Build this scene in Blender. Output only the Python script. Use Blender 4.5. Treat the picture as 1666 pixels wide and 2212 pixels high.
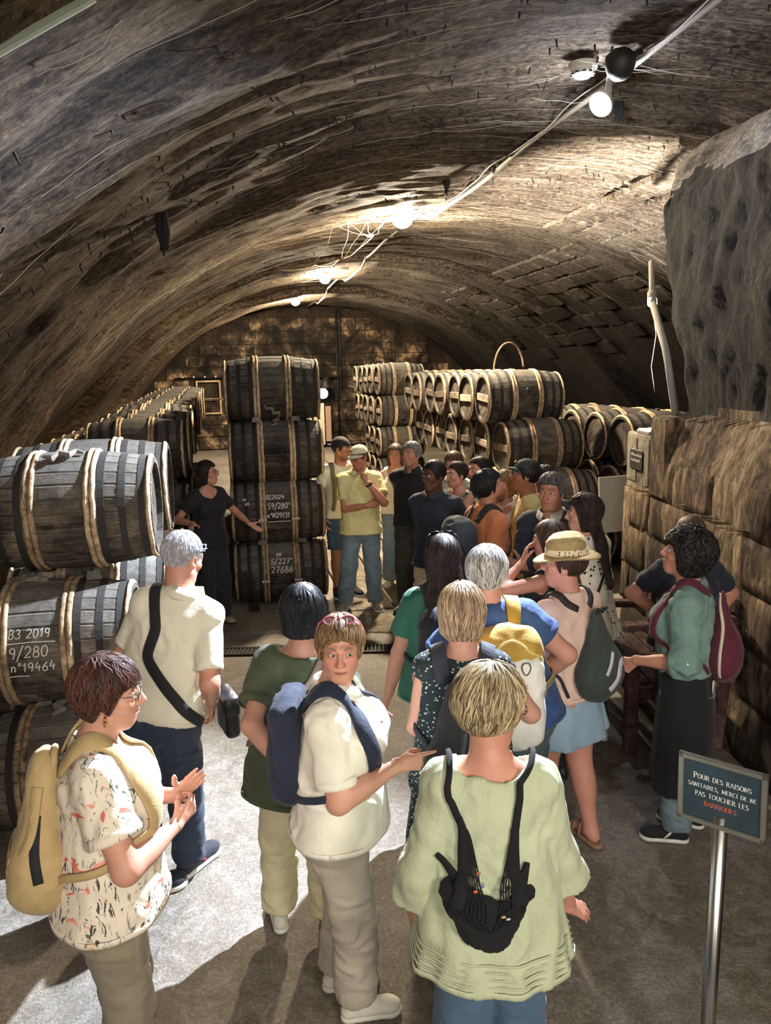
import bpy, math, random, time
import numpy as np
from math import sin, cos, pi, radians
from mathutils import Vector, Matrix
T0 = time.time()
for o in list(bpy.data.objects): bpy.data.objects.remove(o, do_unlink=True)
S = bpy.context.scene
C = S.collection
# ------------------------------------------------------------------ camera (phone held up on the entrance steps)
CAM_YAW, CAM_PITCH, CAM_ROLL, CAM_H, CAM_F = 0.19552, 0.18162, -0.022, 2.48, 1680.0
cd = bpy.data.cameras.new('camera'); cam = bpy.data.objects.new('camera', cd); C.objects.link(cam)
_F = Vector((sin(CAM_YAW)*cos(CAM_PITCH), cos(CAM_YAW)*cos(CAM_PITCH), -sin(CAM_PITCH)))
_R = Vector((cos(CAM_YAW), -sin(CAM_YAW), 0)); _U = _R.cross(_F)
_R2 = _R*cos(CAM_ROLL)+_U*sin(CAM_ROLL); _U2 = _U*cos(CAM_ROLL)-_R*sin(CAM_ROLL)
cam.matrix_world = Matrix(((_R2.x,_U2.x,-_F.x,0),(_R2.y,_U2.y,-_F.y,0),(_R2.z,_U2.z,-_F.z,CAM_H),(0,0,0,1)))
cd.sensor_fit = 'VERTICAL'; cd.sensor_height = 24.0; cd.lens = CAM_F/2212*24.0; cd.clip_start = .05; cd.clip_end = 200
S.camera = cam
# ------------------------------------------------------------------ world, exposure, unseen fill lights behind the visitor
w = bpy.data.worlds.new('cellar_dark'); S.world = w; w.use_nodes = True
w.node_tree.nodes['Background'].inputs[0].default_value = (1.0, .86, .68, 1)
w.node_tree.nodes['Background'].inputs[1].default_value = 0.0
S.view_settings.view_transform = 'Standard'; S.view_settings.look = 'None'
S.view_settings.exposure = 0.30; S.view_settings.gamma = 1.0; S.view_settings.use_curve_mapping = False
def lamp_light(name, kind, loc, energy, col, radius=.1, aim=None, cone=None, blend=.3):
    l = bpy.data.lights.new(name, kind); l.energy = energy; l.color = col
    if kind == 'AREA': l.shape = 'DISK'; l.size = radius*2
    else: l.shadow_soft_size = radius
    o = bpy.data.objects.new(name, l); C.objects.link(o); o.location = loc
    if aim is not None:
        o.rotation_euler = (Vector(aim)-Vector(loc)).to_track_quat('-Z', 'Y').to_euler()
    if kind == 'SPOT': l.spot_size = radians(cone); l.spot_blend = blend
    return o
WARM = (1.0, .84, .62)
# unseen soft fill lights added behind the steps, standing in for lamps there
lamp_light('stair_fill_light', 'POINT', (1.6, -2.4, 3.1), 520, (1.0, .94, .85), .5)
lamp_light('stair_fill_light', 'POINT', (-.3, -1.6, 3.0), 300, (1.0, .94, .85), .5)
# ================================================================== helpers
rng = np.random.default_rng(7)
random.seed(7)
def tag(o, label=None, cat=None, group=None, kind=None):
    if label: o['label'] = label
    if cat: o['category'] = cat
    if group: o['group'] = group
    if kind: o['kind'] = kind
    return o
def empty(name, loc=(0,0,0), rz=0, label=None, cat=None, group=None):
    o = bpy.data.objects.new(name, None); C.objects.link(o); o.empty_display_size = .1
    o.location = loc; o.rotation_euler = (0, 0, rz)
    return tag(o, label, cat, group)
def link(name, me, parent=None, mat=None):
    o = bpy.data.objects.new(name, me); C.objects.link(o)
    if mat is not None:
        me.materials.clear(); me.materials.append(mat)
    if parent is not None: o.parent = parent
    return o
def np_mesh(name, V, F, smooth=True, cols=None, uv=None):
    """F: (n,4) or (n,3) int array, or list of lists"""
    V = np.asarray(V, np.float32).reshape(-1, 3)
    me = bpy.data.meshes.new(name)
    if isinstance(F, np.ndarray) and F.ndim == 2:
        n, k = F.shape
        me.vertices.add(len(V)); me.vertices.foreach_set('co', V.ravel())
        me.loops.add(n*k); me.loops.foreach_set('vertex_index', F.astype(np.int32).ravel())
        me.polygons.add(n)
        me.polygons.foreach_set('loop_start', np.arange(0, n*k, k, dtype=np.int32))
        me.polygons.foreach_set('loop_total', np.full(n, k, np.int32))
        if smooth: me.polygons.foreach_set('use_smooth', np.ones(n, bool))
        me.update(calc_edges=True); me.validate()
    else:
        me.from_pydata(V.tolist(), [], [list(map(int, f)) for f in F])
        if smooth: me.polygons.foreach_set('use_smooth', np.ones(len(me.polygons), bool))
        me.update()
    if cols is not None and len(me.vertices) == len(V):
        a = me.color_attributes.new('Col', 'FLOAT_COLOR', 'POINT')
        c = np.ones((len(V), 4), np.float32); c[:, :3] = cols; a.data.foreach_set('color', c.ravel())
    if uv is not None:
        l = me.uv_layers.new(name='UVMap'); li = np.zeros(len(me.loops), np.int32)
        me.loops.foreach_get('vertex_index', li); l.data.foreach_set('uv', np.asarray(uv, np.float32)[li].ravel())
    return me
class MB:
    """collects simple pieces into one mesh"""
    def __init__(s): s.V = []; s.F = []; s.n = 0
    def add(s, V, F):
        V = np.asarray(V, float).reshape(-1, 3); s.V.append(V)
        s.F += [[int(i)+s.n for i in f] for f in F]; s.n += len(V)
    def box(s, c, h, R=None, bev=0.0):
        h = np.asarray(h, float)
        if bev <= 0:
            V = np.array([[x, y, z] for x in (-1, 1) for y in (-1, 1) for z in (-1, 1)], float)*h
            F = [[0,1,3,2],[4,6,7,5],[0,4,5,1],[2,3,7,6],[0,2,6,4],[1,5,7,3]]
        else:
            b = np.minimum(bev, h*.49); V = []; F = []
            idx = {}
            for x in (-1,1):
                for y in (-1,1):
                    for z in (-1,1):
                        sg = np.array([x,y,z],float)
                        for a in range(3):
                            v = sg*(h-b); v[a] = sg[a]*h[a]; idx[(x,y,z,a)] = len(V); V.append(v)
            V = np.array(V)
            for a in range(3):
                u, w_ = [(1,2),(2,0),(0,1)][a]
                for sg in (-1,1):
                    f = []
                    for p, q in ((-1,-1),(1,-1),(1,1),(-1,1)):
                        k = [0,0,0]; k[a] = sg; k[u] = p; k[w_] = q; f.append(idx[(*k,a)])
                    F.append(f if sg > 0 else f[::-1])
            for a in range(3):
                u, w_ = [(1,2),(2,0),(0,1)][a]
                for p in (-1,1):
                    for q in (-1,1):
                        k0 = [0,0,0]; k1 = [0,0,0]; k0[u]=k1[u]=p; k0[w_]=k1[w_]=q; k0[a]=-1; k1[a]=1
                        f = [idx[(*k0,u)],idx[(*k1,u)],idx[(*k1,w_)],idx[(*k0,w_)]]
                        F.append(f if p*q < 0 else f[::-1])
            for x in (-1,1):
                for y in (-1,1):
                    for z in (-1,1):
                        f = [idx[(x,y,z,0)],idx[(x,y,z,1)],idx[(x,y,z,2)]]
                        F.append(f if x*y*z > 0 else f[::-1])
        if R is not None: V = V@np.asarray(R).T
        s.add(V+np.asarray(c, float), F); return s
    def tube(s, pts, r, n=8, cap=True, flat=None):
        pts = np.asarray(pts, float); m = len(pts); r = np.broadcast_to(np.asarray(r, float), (m,))
        t = np.gradient(pts, axis=0); t /= np.linalg.norm(t, axis=1)[:, None]+1e-9
        ref = np.array([0,0,1.]) if abs(t[0][2]) < .9 else np.array([1.,0,0])
        V = []; u = np.cross(t[0], ref); u /= np.linalg.norm(u)
        for i in range(m):
            u = u-t[i]*(u@t[i]); u /= np.linalg.norm(u)+1e-9; v = np.cross(t[i], u)
            for k in range(n):
                a = 2*pi*k/n; V.append(pts[i]+r[i]*(u*cos(a)+v*sin(a)*(flat or 1)))
        F = [[i*n+k, i*n+(k+1)%n, (i+1)*n+(k+1)%n, (i+1)*n+k] for i in range(m-1) for k in range(n)]
        if cap: F += [list(range(n))[::-1], [(m-1)*n+k for k in range(n)]]
        s.add(V, F); return s
    def lathe(s, prof, n=24, R=None, c=(0,0,0), close=False):
        prof = np.asarray(prof, float); m = len(prof)
        V = [[p[0]*cos(2*pi*k/n), p[0]*sin(2*pi*k/n), p[1]] for p in prof for k in range(n)]
        F = [[i*n+k, i*n+(k+1)%n, (i+1)*n+(k+1)%n, (i+1)*n+k] for i in range(m-1) for k in range(n)]
        if close: F += [[(m-1)*n+k, (m-1)*n+(k+1)%n, (k+1)%n, k] for k in range(n)]
        V = np.array(V)
        if R is not None: V = V@np.asarray(R).T
        s.add(V+np.asarray(c, float), F); return s
    def ribbon(s, pts, nor, wid, th):
        """flat strap: pts (m,3), normals (m,3), width, thickness"""
        pts = np.asarray(pts); m = len(pts); t = np.gradient(pts, axis=0)
        t /= np.linalg.norm(t, axis=1)[:, None]+1e-9
        sd = np.cross(t, nor); sd /= np.linalg.norm(sd, axis=1)[:, None]+1e-9
        wid = np.broadcast_to(np.asarray(wid, float), (m,))[:, None]
        a = pts-sd*wid/2; b = pts+sd*wid/2; up = np.asarray(nor)*th
        V = np.stack([a, a+up*.8+sd*wid*.06, b+up*.8-sd*wid*.06, b], 1).reshape(-1, 3)
        F = [[i*4+k, (i+1)*4+k, (i+1)*4+(k+1)%4, i*4+(k+1)%4] for i in range(m-1) for k in range(4)]
        F += [[0,1,2,3],[(m-1)*4+3,(m-1)*4+2,(m-1)*4+1,(m-1)*4]]
        s.add(V, F); return s
    def mesh(s, name, smooth=False):
        return np_mesh(name, np.concatenate(s.V), s.F, smooth)
    def build(s, name, mat, parent=None, smooth=False): return link(name, s.mesh(name, smooth), parent, mat)
def world_part(name, mb, mat, root, smooth=False, parent=None):
    """mesh given in world coordinates, stored relative to its root empty"""
    V = np.concatenate(mb.V) if isinstance(mb, MB) else mb[0]; F = mb.F if isinstance(mb, MB) else mb[1]
    Mi = np.array(root_matrix(root).inverted()); V = V@Mi[:3,:3].T+Mi[:3,3]
    return link(name, np_mesh(name, V, F, smooth), parent or root, mat)
def root_matrix(o): return Matrix.Translation(o.location)@o.rotation_euler.to_matrix().to_4x4()
def copy_tree(o, parent=None):
    c = o.copy(); C.objects.link(c)
    if parent is not None: c.parent = parent
    for ch in list(o.children): copy_tree(ch, c)
    return c
def rotz(a): return np.array([[cos(a),-sin(a),0],[sin(a),cos(a),0],[0,0,1.]])
def rotx(a): return np.array([[1.,0,0],[0,cos(a),-sin(a)],[0,sin(a),cos(a)]])
def roty(a): return np.array([[cos(a),0,sin(a)],[0,1.,0],[-sin(a),0,cos(a)]])
def nrm(v): v = np.asarray(v, float); return v/(np.linalg.norm(v, axis=-1, keepdims=True)+1e-12)
def frame_z(d):
    d = nrm(d); r = np.array([0,0,1.]) if abs(d[2]) < .95 else np.array([0,1.,0])
    x = nrm(np.cross(r, d)); return np.stack([x, np.cross(d, x), d], 1)
def vnoise(P, seed=0):
    P = np.asarray(P, np.float32); i = np.floor(P).astype(np.int64); f = P-i; u = f*f*(3-2*f)
    def h(a, b, c):
        n = (a*374761393+b*668265263+c*1274126177+seed*974634777) & 0xffffffff
        n = ((n ^ (n >> 13))*1274126177) & 0xffffffff; n = n ^ (n >> 16)
        return (n & 0xffff).astype(np.float32)/65535
    x, y, z = i[...,0], i[...,1], i[...,2]; r = 0
    for dx in (0,1):
        wx = u[...,0] if dx else 1-u[...,0]
        for dy in (0,1):
            wy = u[...,1] if dy else 1-u[...,1]
            for dz in (0,1):
                wz = u[...,2] if dz else 1-u[...,2]
                r = r+wx*wy*wz*h(x+dx, y+dy, z+dz)
    return r*2-1
def fnoise(P, oct=3, seed=0):
    r = 0; a = 1; P = np.asarray(P, np.float32)
    for k in range(oct): r = r+a*vnoise(P, seed+k); P = P*2.03+11.3; a *= .5
    return r
# ================================================================== materials
def lin(c):
    if isinstance(c, str):
        c = [int(c[i:i+2], 16)/255 for i in (0, 2, 4)]
        c = [x/12.92 if x <= .04045 else ((x+.055)/1.055)**2.4 for x in c]
    return (*c[:3], 1)
class NT:
    def __init__(s, name):
        s.m = bpy.data.materials.new(name); s.m.use_nodes = True; s.t = s.m.node_tree; s.t.nodes.clear()
        s.out = s.n('ShaderNodeOutputMaterial'); s.b = s.n('ShaderNodeBsdfPrincipled'); s.l(s.b.outputs[0], s.out.inputs[0])
    def n(s, k, **kw):
        x = s.t.nodes.new(k)
        for a, v in kw.items(): setattr(x, a, v)
        return x
    def l(s, a, b): s.t.links.new(a, b)
    def coord(s, kind='Object', scale=(1,1,1), rot=(0,0,0)):
        if kind == 'Pos': src = s.n('ShaderNodeNewGeometry').outputs['Position']
        elif kind == 'UV': src = s.n('ShaderNodeUVMap').outputs[0]
        else: src = s.n('ShaderNodeTexCoord').outputs['Object']
        mp = s.n('ShaderNodeMapping'); mp.inputs['Scale'].default_value = scale; mp.inputs['Rotation'].default_value = rot
        s.l(src, mp.inputs[0]); return mp.outputs[0]
    def noise(s, vec, scale, detail=4, rough=.55, dist=0):
        x = s.n('ShaderNodeTexNoise'); s.l(vec, x.inputs['Vector']); x.inputs['Scale'].default_value = scale
        x.inputs['Detail'].default_value = detail; x.inputs['Roughness'].default_value = rough; x.inputs['Distortion'].default_value = dist
        return x.outputs[0]
    def voro(s, vec, scale, feat='F1', rand=1, out='Distance'):
        x = s.n('ShaderNodeTexVoronoi', feature=feat); s.l(vec, x.inputs['Vector']); x.inputs['Scale'].default_value = scale
        x.inputs['Randomness'].default_value = rand; return x.outputs[out]
    def ramp(s, f, stops, interp='LINEAR'):
        x = s.n('ShaderNodeValToRGB'); s.l(f, x.inputs[0]); e = x.color_ramp.elements; x.color_ramp.interpolation = interp
        while len(e) < len(stops): e.new(.5)
        for k, (p, c) in enumerate(stops):
            e[k].position = p; e[k].color = lin(c) if not isinstance(c, (int, float)) else (c, c, c, 1)
        return x.outputs[0]
    def mix(s, f, a, b, mode='MIX'):
        x = s.n('ShaderNodeMix', data_type='RGBA', blend_type=mode)
        for sock, v in ((x.inputs[0], f), (x.inputs[6], a), (x.inputs[7], b)):
            if hasattr(v, 'links') or hasattr(v, 'is_output'): s.l(v, sock)
            elif isinstance(v, (int, float)): sock.default_value = v if sock == x.inputs[0] else (v, v, v, 1)
            else: sock.default_value = lin(v)
        return x.outputs[2]
    def math(s, op, a, b=0.0):
        x = s.n('ShaderNodeMath', operation=op)
        for k, v in ((0, a), (1, b)):
            if isinstance(v, (int, float)): x.inputs[k].default_value = v
            else: s.l(v, x.inputs[k])
        return x.outputs[0]
    def bump(s, h, strength=.5, dist=.01):
        x = s.n('ShaderNodeBump'); x.inputs['Strength'].default_value = strength; x.inputs['Distance'].default_value = dist
        s.l(h, x.inputs['Height']); s.l(x.outputs[0], s.b.inputs['Normal']); return x
    def base(s, c):
        if hasattr(c, 'is_output'): s.l(c, s.b.inputs['Base Color'])
        else: s.b.inputs['Base Color'].default_value = lin(c)
    def set(s, **kw):
        for k, v in kw.items(): s.b.inputs[k.replace('_', ' ')].default_value = v
        return s
_mc = {}
def cloth(name, c1, c2=None, scale=8, rough=.85, bump=.42, weave=220, bigfold=0):
    k = (name, c1)
    if k in _mc: return _mc[k]
    t = NT(name); v = t.coord('Object'); n = t.noise(v, scale, 3)
    c2 = c2 or tuple(x*.82 for x in lin(c1)[:3])
    t.base(t.ramp(n, [(.3, c2), (.7, c1)])); t.set(Roughness=rough, Sheen_Weight=.08)
    h = t.noise(v, weave, 2); h2 = t.noise(v, 15, 4, .55, 1.6)
    t.bump(t.math('ADD', t.math('MULTIPLY', h, .3), h2), bump, .012)
    _mc[k] = t.m; return t.m
def plain(name, c, rough=.5, metal=0, bump=0, bs=60, **kw):
    k = (name, str(c))
    if k in _mc: return _mc[k]
    t = NT(name); t.set(Roughness=rough, Metallic=metal, **kw)
    v = t.coord('Object'); n = t.noise(v, bs*.3, 3)
    t.base(t.ramp(n, [(.25, tuple(x*.85 for x in lin(c)[:3])), (.75, c)]))
    if bump: t.bump(t.noise(v, bs, 4), bump, .005)
    _mc[k] = t.m; return t.m
def attr_mat(name, rough=.5, sss=0.0, bump=.15, bs=180, spec=.5, stretch=(1,1,1)):
    t = NT(name); a = t.n('ShaderNodeVertexColor', layer_name='Col')
    v = t.coord('Object', stretch); n = t.noise(v, bs, 3)
    t.base(t.mix(.35, a.outputs[0], t.mix(n, '777777', 'ffffff'), 'MULTIPLY'))
    t.set(Roughness=rough); t.b.inputs['Specular IOR Level'].default_value = spec
    if sss: t.set(Subsurface_Weight=sss, Subsurface_Radius=(.012,.005,.003), Subsurface_Scale=1.0)
    t.bump(n, bump, .002); return t.m
# ================================================================== signed-distance modelling (bodies, clothes, hair, bags)
def _dot(X, Y, Z, a, w): return (X-a[0])*w[0]+(Y-a[1])*w[1]+(Z-a[2])*w[2]
class Pr:
    def __init__(s, f, lo, hi): s.f = f; s.lo = np.asarray(lo, float); s.hi = np.asarray(hi, float)
def cone(a, b, ra, rb=None, bulge=0.0, flat=None, cap=0, capa=0):
    a = np.asarray(a, float); b = np.asarray(b, float); rb = ra if rb is None else rb
    L = np.linalg.norm(b-a)+1e-9; d = (b-a)/L
    if flat is not None: fw, q = nrm(flat[0]), 1/flat[1]**2-1
    def f(X, Y, Z):
        px, py, pz = X-a[0], Y-a[1], Z-a[2]
        h = px*d[0]+py*d[1]+pz*d[2]; t = np.clip(h/L, 0, 1)
        ex, ey, ez = px-d[0]*t*L, py-d[1]*t*L, pz-d[2]*t*L
        e2 = ex*ex+ey*ey+ez*ez
        if flat is not None:
            ew = ex*fw[0]+ey*fw[1]+ez*fw[2]; e2 = e2+ew*ew*q
        r = ra+(rb-ra)*t
        if bulge: r = r+bulge*np.sin(pi*np.minimum(t*1.3, 1))
        v = np.sqrt(e2)-r
        if cap: v = np.maximum(v, h-L)
        if capa: v = np.maximum(v, -h)
        return v
    R = max(ra, rb)+abs(bulge)
    return Pr(f, np.minimum(a, b)-R, np.maximum(a, b)+R)
def ell(c, r, R=None):
    c = np.asarray(c, float); r = np.asarray(r, float); R = np.eye(3) if R is None else np.asarray(R, float)
    def f(X, Y, Z):
        q = [_dot(X, Y, Z, c, R[:, k]) for k in range(3)]
        k0 = np.sqrt(sum((q[k]/r[k])**2 for k in range(3))); k1 = np.sqrt(sum((q[k]/r[k]**2)**2 for k in range(3)))+1e-9
        return k0*(k0-1)/k1
    m = np.abs(R)@r if R is not None else r
    return Pr(f, c-m, c+m)
def rbox(c, h, R=None, r=.01):
    c = np.asarray(c, float); h = np.asarray(h, float); R = np.eye(3) if R is None else np.asarray(R, float)
    def f(X, Y, Z):
        q = [np.abs(_dot(X, Y, Z, c, R[:, k]))-h[k]+r for k in range(3)]
        o = np.sqrt(sum(np.maximum(x, 0)**2 for x in q)); return o+np.minimum(np.maximum(np.maximum(q[0], q[1]), q[2]), 0)-r
    m = np.abs(R)@h
    return Pr(f, c-m, c+m)
def loft(O, R, t, w, df, db, yo=None, fold=None, cap=.02):
    """elliptic sections along R[:,2] from O; w half width, df/db front/back half depth"""
    O = np.asarray(O, float); t, w, df, db = (np.asarray(x, float) for x in (t, w, df, db))
    yo = np.zeros_like(t) if yo is None else np.asarray(yo, float)
    tf = np.linspace(t[0], t[-1], 60)
    def sm(v):
        g = np.interp(tf, t, v); k = np.array([1,2,3,2,1.])/9
        return np.convolve(np.pad(g, 2, mode='edge'), k, 'valid')
    W, DF, DB, YO = sm(w), sm(df), sm(db), sm(yo)
    def f(X, Y, Z):
        x = _dot(X, Y, Z, O, R[:, 0]); y = _dot(X, Y, Z, O, R[:, 1]); h = _dot(X, Y, Z, O, R[:, 2])
        ww = np.interp(h, tf, W); y = y-np.interp(h, tf, YO)
        dd = np.where(y > 0, np.interp(h, tf, DF), np.interp(h, tf, DB))
        if fold is not None:
            n, amp, ph, t1 = fold
            th = np.arctan2(x/ww, y/dd); s = np.clip((t1-h)/max(t1-t[0], .05), 0, 1)
            m = 1+amp*s*(np.sin(n*th+ph)+.5*np.sin((n*1.7)*th+ph*2.3)); ww = ww*m; dd = dd*m
        k0 = np.sqrt((x/ww)**2+(y/dd)**2); k1 = np.sqrt((x/ww**2)**2+(y/dd**2)**2)+1e-6
        v = k0*(k0-1)/k1; v = np.where(k0 < .05, -np.minimum(ww, dd), v)
        return np.maximum(v, np.maximum(t[0]-h, h-t[-1]))
    m = max(w.max(), df.max()+abs(yo).max(), db.max()+abs(yo).max())*1.12
    a, b = O+R[:, 2]*t[0], O+R[:, 2]*t[-1]
    return Pr(f, np.minimum(a, b)-m*np.array([1,1,.35]), np.maximum(a, b)+m*np.array([1,1,.35]))
def plane(p, n):      # keeps the side n points away from
    n = nrm(n); p = np.asarray(p, float)
    return Pr(lambda X, Y, Z: _dot(X, Y, Z, p, n), [-9]*3, [9]*3)
def smin(a, b, k): h = np.clip(.5+.5*(b-a)/k, 0, 1); return b+(a-b)*h-k*h*(1-h)
def smax(a, b, k): return -smin(-a, -b, k)
def ev(ops, P):
    P = np.asarray(P, float); X, Y, Z = P[:, 0], P[:, 1], P[:, 2]; f = np.full(len(P), 9.)
    for op, p, k in ops:
        d = p.f(X, Y, Z)
        if op == 'u': f = smin(f, d, k)
        elif op == 's': f = smax(f, -d, k)
        else: f = smax(f, d, max(k, 1e-4))
    return f
def grad(ops, P, e=.004):
    g = np.stack([ev(ops, P+np.eye(3)[k]*e)-ev(ops, P-np.eye(3)[k]*e) for k in range(3)], 1)
    return nrm(g)
def snap(ops, P, off, it=6):
    P = np.array(P, float)
    for _ in range(it):
        d = ev(ops, P); g = grad(ops, P); P = P+g*(off-d)[:, None]*.8
    return P, grad(ops, P)
class Grid:
    def __init__(s, lo, hi, v):
        s.lo = np.asarray(lo, float); s.v = v; s.n = np.maximum(np.ceil((np.asarray(hi)-s.lo)/v).astype(int)+1, 3)
        s.f = np.full(s.n, 9., np.float32)
        s.ax = [(s.lo[k]+v*np.arange(s.n[k])).astype(np.float32) for k in range(3)]
    def run(s, ops):
        for op, p, k in ops:
            pad = max(k, 2.5*s.v)+s.v
            i0 = np.maximum(np.floor((p.lo-pad-s.lo)/s.v).astype(int), 0) if op != 'c' else np.zeros(3, int)
            i1 = np.minimum(np.ceil((p.hi+pad-s.lo)/s.v).astype(int)+1, s.n) if op != 'c' else s.n
            if (i1 <= i0).any(): continue
            sl = tuple(slice(a, b) for a, b in zip(i0, i1))
            X, Y, Z = s.ax[0][sl[0]][:, None, None], s.ax[1][sl[1]][None, :, None], s.ax[2][sl[2]][None, None, :]
            d = p.f(X, Y, Z).astype(np.float32)
            if op == 'u': s.f[sl] = smin(s.f[sl], d, k) if k > 0 else np.minimum(s.f[sl], d)
            elif op == 's': s.f[sl] = smax(s.f[sl], -d, max(k, 1e-4))
            else: s.f[sl] = smax(s.f[sl], d, max(k, 1e-4))
        return s
    def mesh(s, smooth=1):
        f = s.f; v = s.v; S_ = f < 0
        c = [S_[:-1,:-1,:-1],S_[1:,:-1,:-1],S_[:-1,1:,:-1],S_[1:,1:,:-1],S_[:-1,:-1,1:],S_[1:,:-1,1:],S_[:-1,1:,1:],S_[1:,1:,1:]]
        anyc = c[0]|c[1]|c[2]|c[3]|c[4]|c[5]|c[6]|c[7]; allc = c[0]&c[1]&c[2]&c[3]&c[4]&c[5]&c[6]&c[7]
        m = anyc & ~allc; I = np.argwhere(m); n = len(I)
        if n == 0: return np.zeros((0,3)), np.zeros((0,4), int)
        off = np.array([[a&1,(a>>1)&1,(a>>2)&1] for a in range(8)])
        val = np.stack([f[I[:,0]+o[0], I[:,1]+o[1], I[:,2]+o[2]] for o in off], 1)
        acc = np.zeros((n, 3)); cnt = np.zeros(n)
        for a in range(8):
            for bit in (1, 2, 4):
                if a & bit: continue
                b = a | bit; fa, fb = val[:, a], val[:, b]; x = (fa < 0) != (fb < 0)
                t = np.where(x, fa/(fa-fb+1e-12), 0)[:, None]
                acc += np.where(x[:, None], off[a]+t*(off[b]-off[a]), 0); cnt += x
        P = s.lo+v*(I+acc/cnt[:, None])
        ids = np.full(m.shape, -1, np.int32); ids[m] = np.arange(n)
        Q = []
        for ax in range(3):
            sl0 = [slice(None)]*3; sl1 = [slice(None)]*3; sl0[ax] = slice(0, -1); sl1[ax] = slice(1, None)
            a, b = S_[tuple(sl0)], S_[tuple(sl1)]
            E = np.argwhere(a != b); u, w_ = [(1,2),(2,0),(0,1)][ax]
            ok = (E[:, u] > 0) & (E[:, w_] > 0) & (E[:, u] < m.shape[u]) & (E[:, w_] < m.shape[w_]); E = E[ok]
            fl = a[E[:,0], E[:,1], E[:,2]]
            def g(du, dw):
                J = E.copy(); J[:, u] += du; J[:, w_] += dw; return ids[J[:,0], J[:,1], J[:,2]]
            q = np.stack([g(-1,-1), g(0,-1), g(0,0), g(-1,0)], 1)
            q[~fl] = q[~fl][:, ::-1]; Q.append(q)
        Q = np.concatenate(Q); Q = Q[(Q >= 0).all(1)]
        for _ in range(smooth):
            A = np.zeros((n, 3)); k = np.zeros(n)
            for a, b in ((0,1),(1,2),(2,3),(3,0)):
                for p, q in ((a, b), (b, a)):
                    k += np.bincount(Q[:, p], minlength=n)
                    for d in range(3): A[:, d] += np.bincount(Q[:, p], P[Q[:, q], d], minlength=n)
            P = np.where(k[:, None] > 0, .55*P+.45*A/np.maximum(k, 1)[:, None], P)
        return P, Q
    def sample(s, P):
        q = (np.asarray(P)-s.lo)/s.v; q = np.clip(q, 0, s.n-1.001); i = q.astype(int); t = q-i; r = 0
        for a in range(8):
            o = np.array([a&1,(a>>1)&1,(a>>2)&1]); wgt = np.prod(np.where(o, t, 1-t), 1); j = i+o
            r = r+wgt*s.f[j[:,0], j[:,1], j[:,2]]
        return r
    def grad(s, P):
        e = s.v*.7; return nrm(np.stack([s.sample(P+np.eye(3)[k]*e)-s.sample(P-np.eye(3)[k]*e) for k in range(3)], 1))
def vnormals(V, F):
    N = np.zeros_like(V); q = np.cross(V[F[:,2]]-V[F[:,0]], V[F[:,3 if F.shape[1] == 4 else 2]]-V[F[:,1]])
    for k in range(F.shape[1]):
        for d in range(3): N[:, d] += np.bincount(F[:, k], q[:, d], minlength=len(V))
    return nrm(N)
def bounds(ops, pad=.03):
    lo = np.min([p.lo for o, p, k in ops if o == 'u'], 0)-pad; hi = np.max([p.hi for o, p, k in ops if o == 'u'], 0)+pad
    return lo, hi
def solid(ops, v, smooth=1, wr=None, pad=.02):
    """mesh of a list of operations; wr=(amplitude, (fx,fy,fz), seed) adds cloth folds"""
    lo, hi = bounds(ops, pad); g = Grid(lo, hi, v).run(ops); V, F = g.mesh(smooth)
    if wr is not None and len(V):
        a, fr, sd = wr; N = vnormals(V, F); q = V*np.asarray(fr)*1.5
        q = q+.6*np.stack([vnoise(V*9+k*7.7, sd+5+k) for k in range(3)], 1)
        n1 = vnoise(q, sd); h = 1-np.abs(n1)*2; n2 = vnoise(q*2.3+3, sd+1)
        V = V+N*(1.25*a*(.8*h+.6*n2))[:, None]
    return V, F, g
def join(parts):
    V = []; F = []; n = 0
    for v, f in parts:
        V.append(v); F.append(f+n); n += len(v)
    return np.concatenate(V), np.concatenate(F)
# ================================================================== people
SKIN = attr_mat('skin', .52, .08, .12, 260, .4)
HAIRM = attr_mat('hair', .55, 0, .5, 420, .35, (1,1,.25))
EYEM = attr_mat('eye', .28, 0, 0, 50, .35)
FT = np.array([-.075, -.03, .03, .085, .14, .19, .235, .272, .30, .325])
FW = {'f': np.array([.070,.101,.099,.086,.082,.087,.088,.074,.046,.032]),
      'm': np.array([.068,.095,.095,.089,.090,.098,.101,.086,.050,.034])}
FDF = {'f': np.array([.045,.054,.060,.056,.056,.060,.056,.040,.030,.028]),
       'm': np.array([.045,.052,.058,.058,.060,.066,.062,.045,.034,.032])}
FDB = {'f': np.array([.060,.070,.058,.046,.050,.056,.054,.046,.036,.030]),
       'm': np.array([.056,.064,.054,.048,.054,.060,.060,.050,.038,.032])}
def curl_dirs(d, n, angs):
    out = []; a = 0
    for x in angs: a += radians(x); out.append(d*cos(a)+n*sin(a))
    return out
HANDS = {'relax': [(15,22,18)]*1+[(20,28,22),(25,32,24),(28,34,24)], 'flat': [(3,5,5)]*4, 'fist': [(78,95,55)]*4,
         'point': [(4,6,4),(72,92,55),(78,94,55),(80,94,55)], 'grip': [(40,55,35),(44,58,36),(48,60,36),(50,60,36)],
         'clasp': [(38,48,28),(42,50,30),(46,52,30),(48,54,30)], 'spread': [(8,10,8),(6,8,8),(8,10,8),(10,12,10)]}
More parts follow.
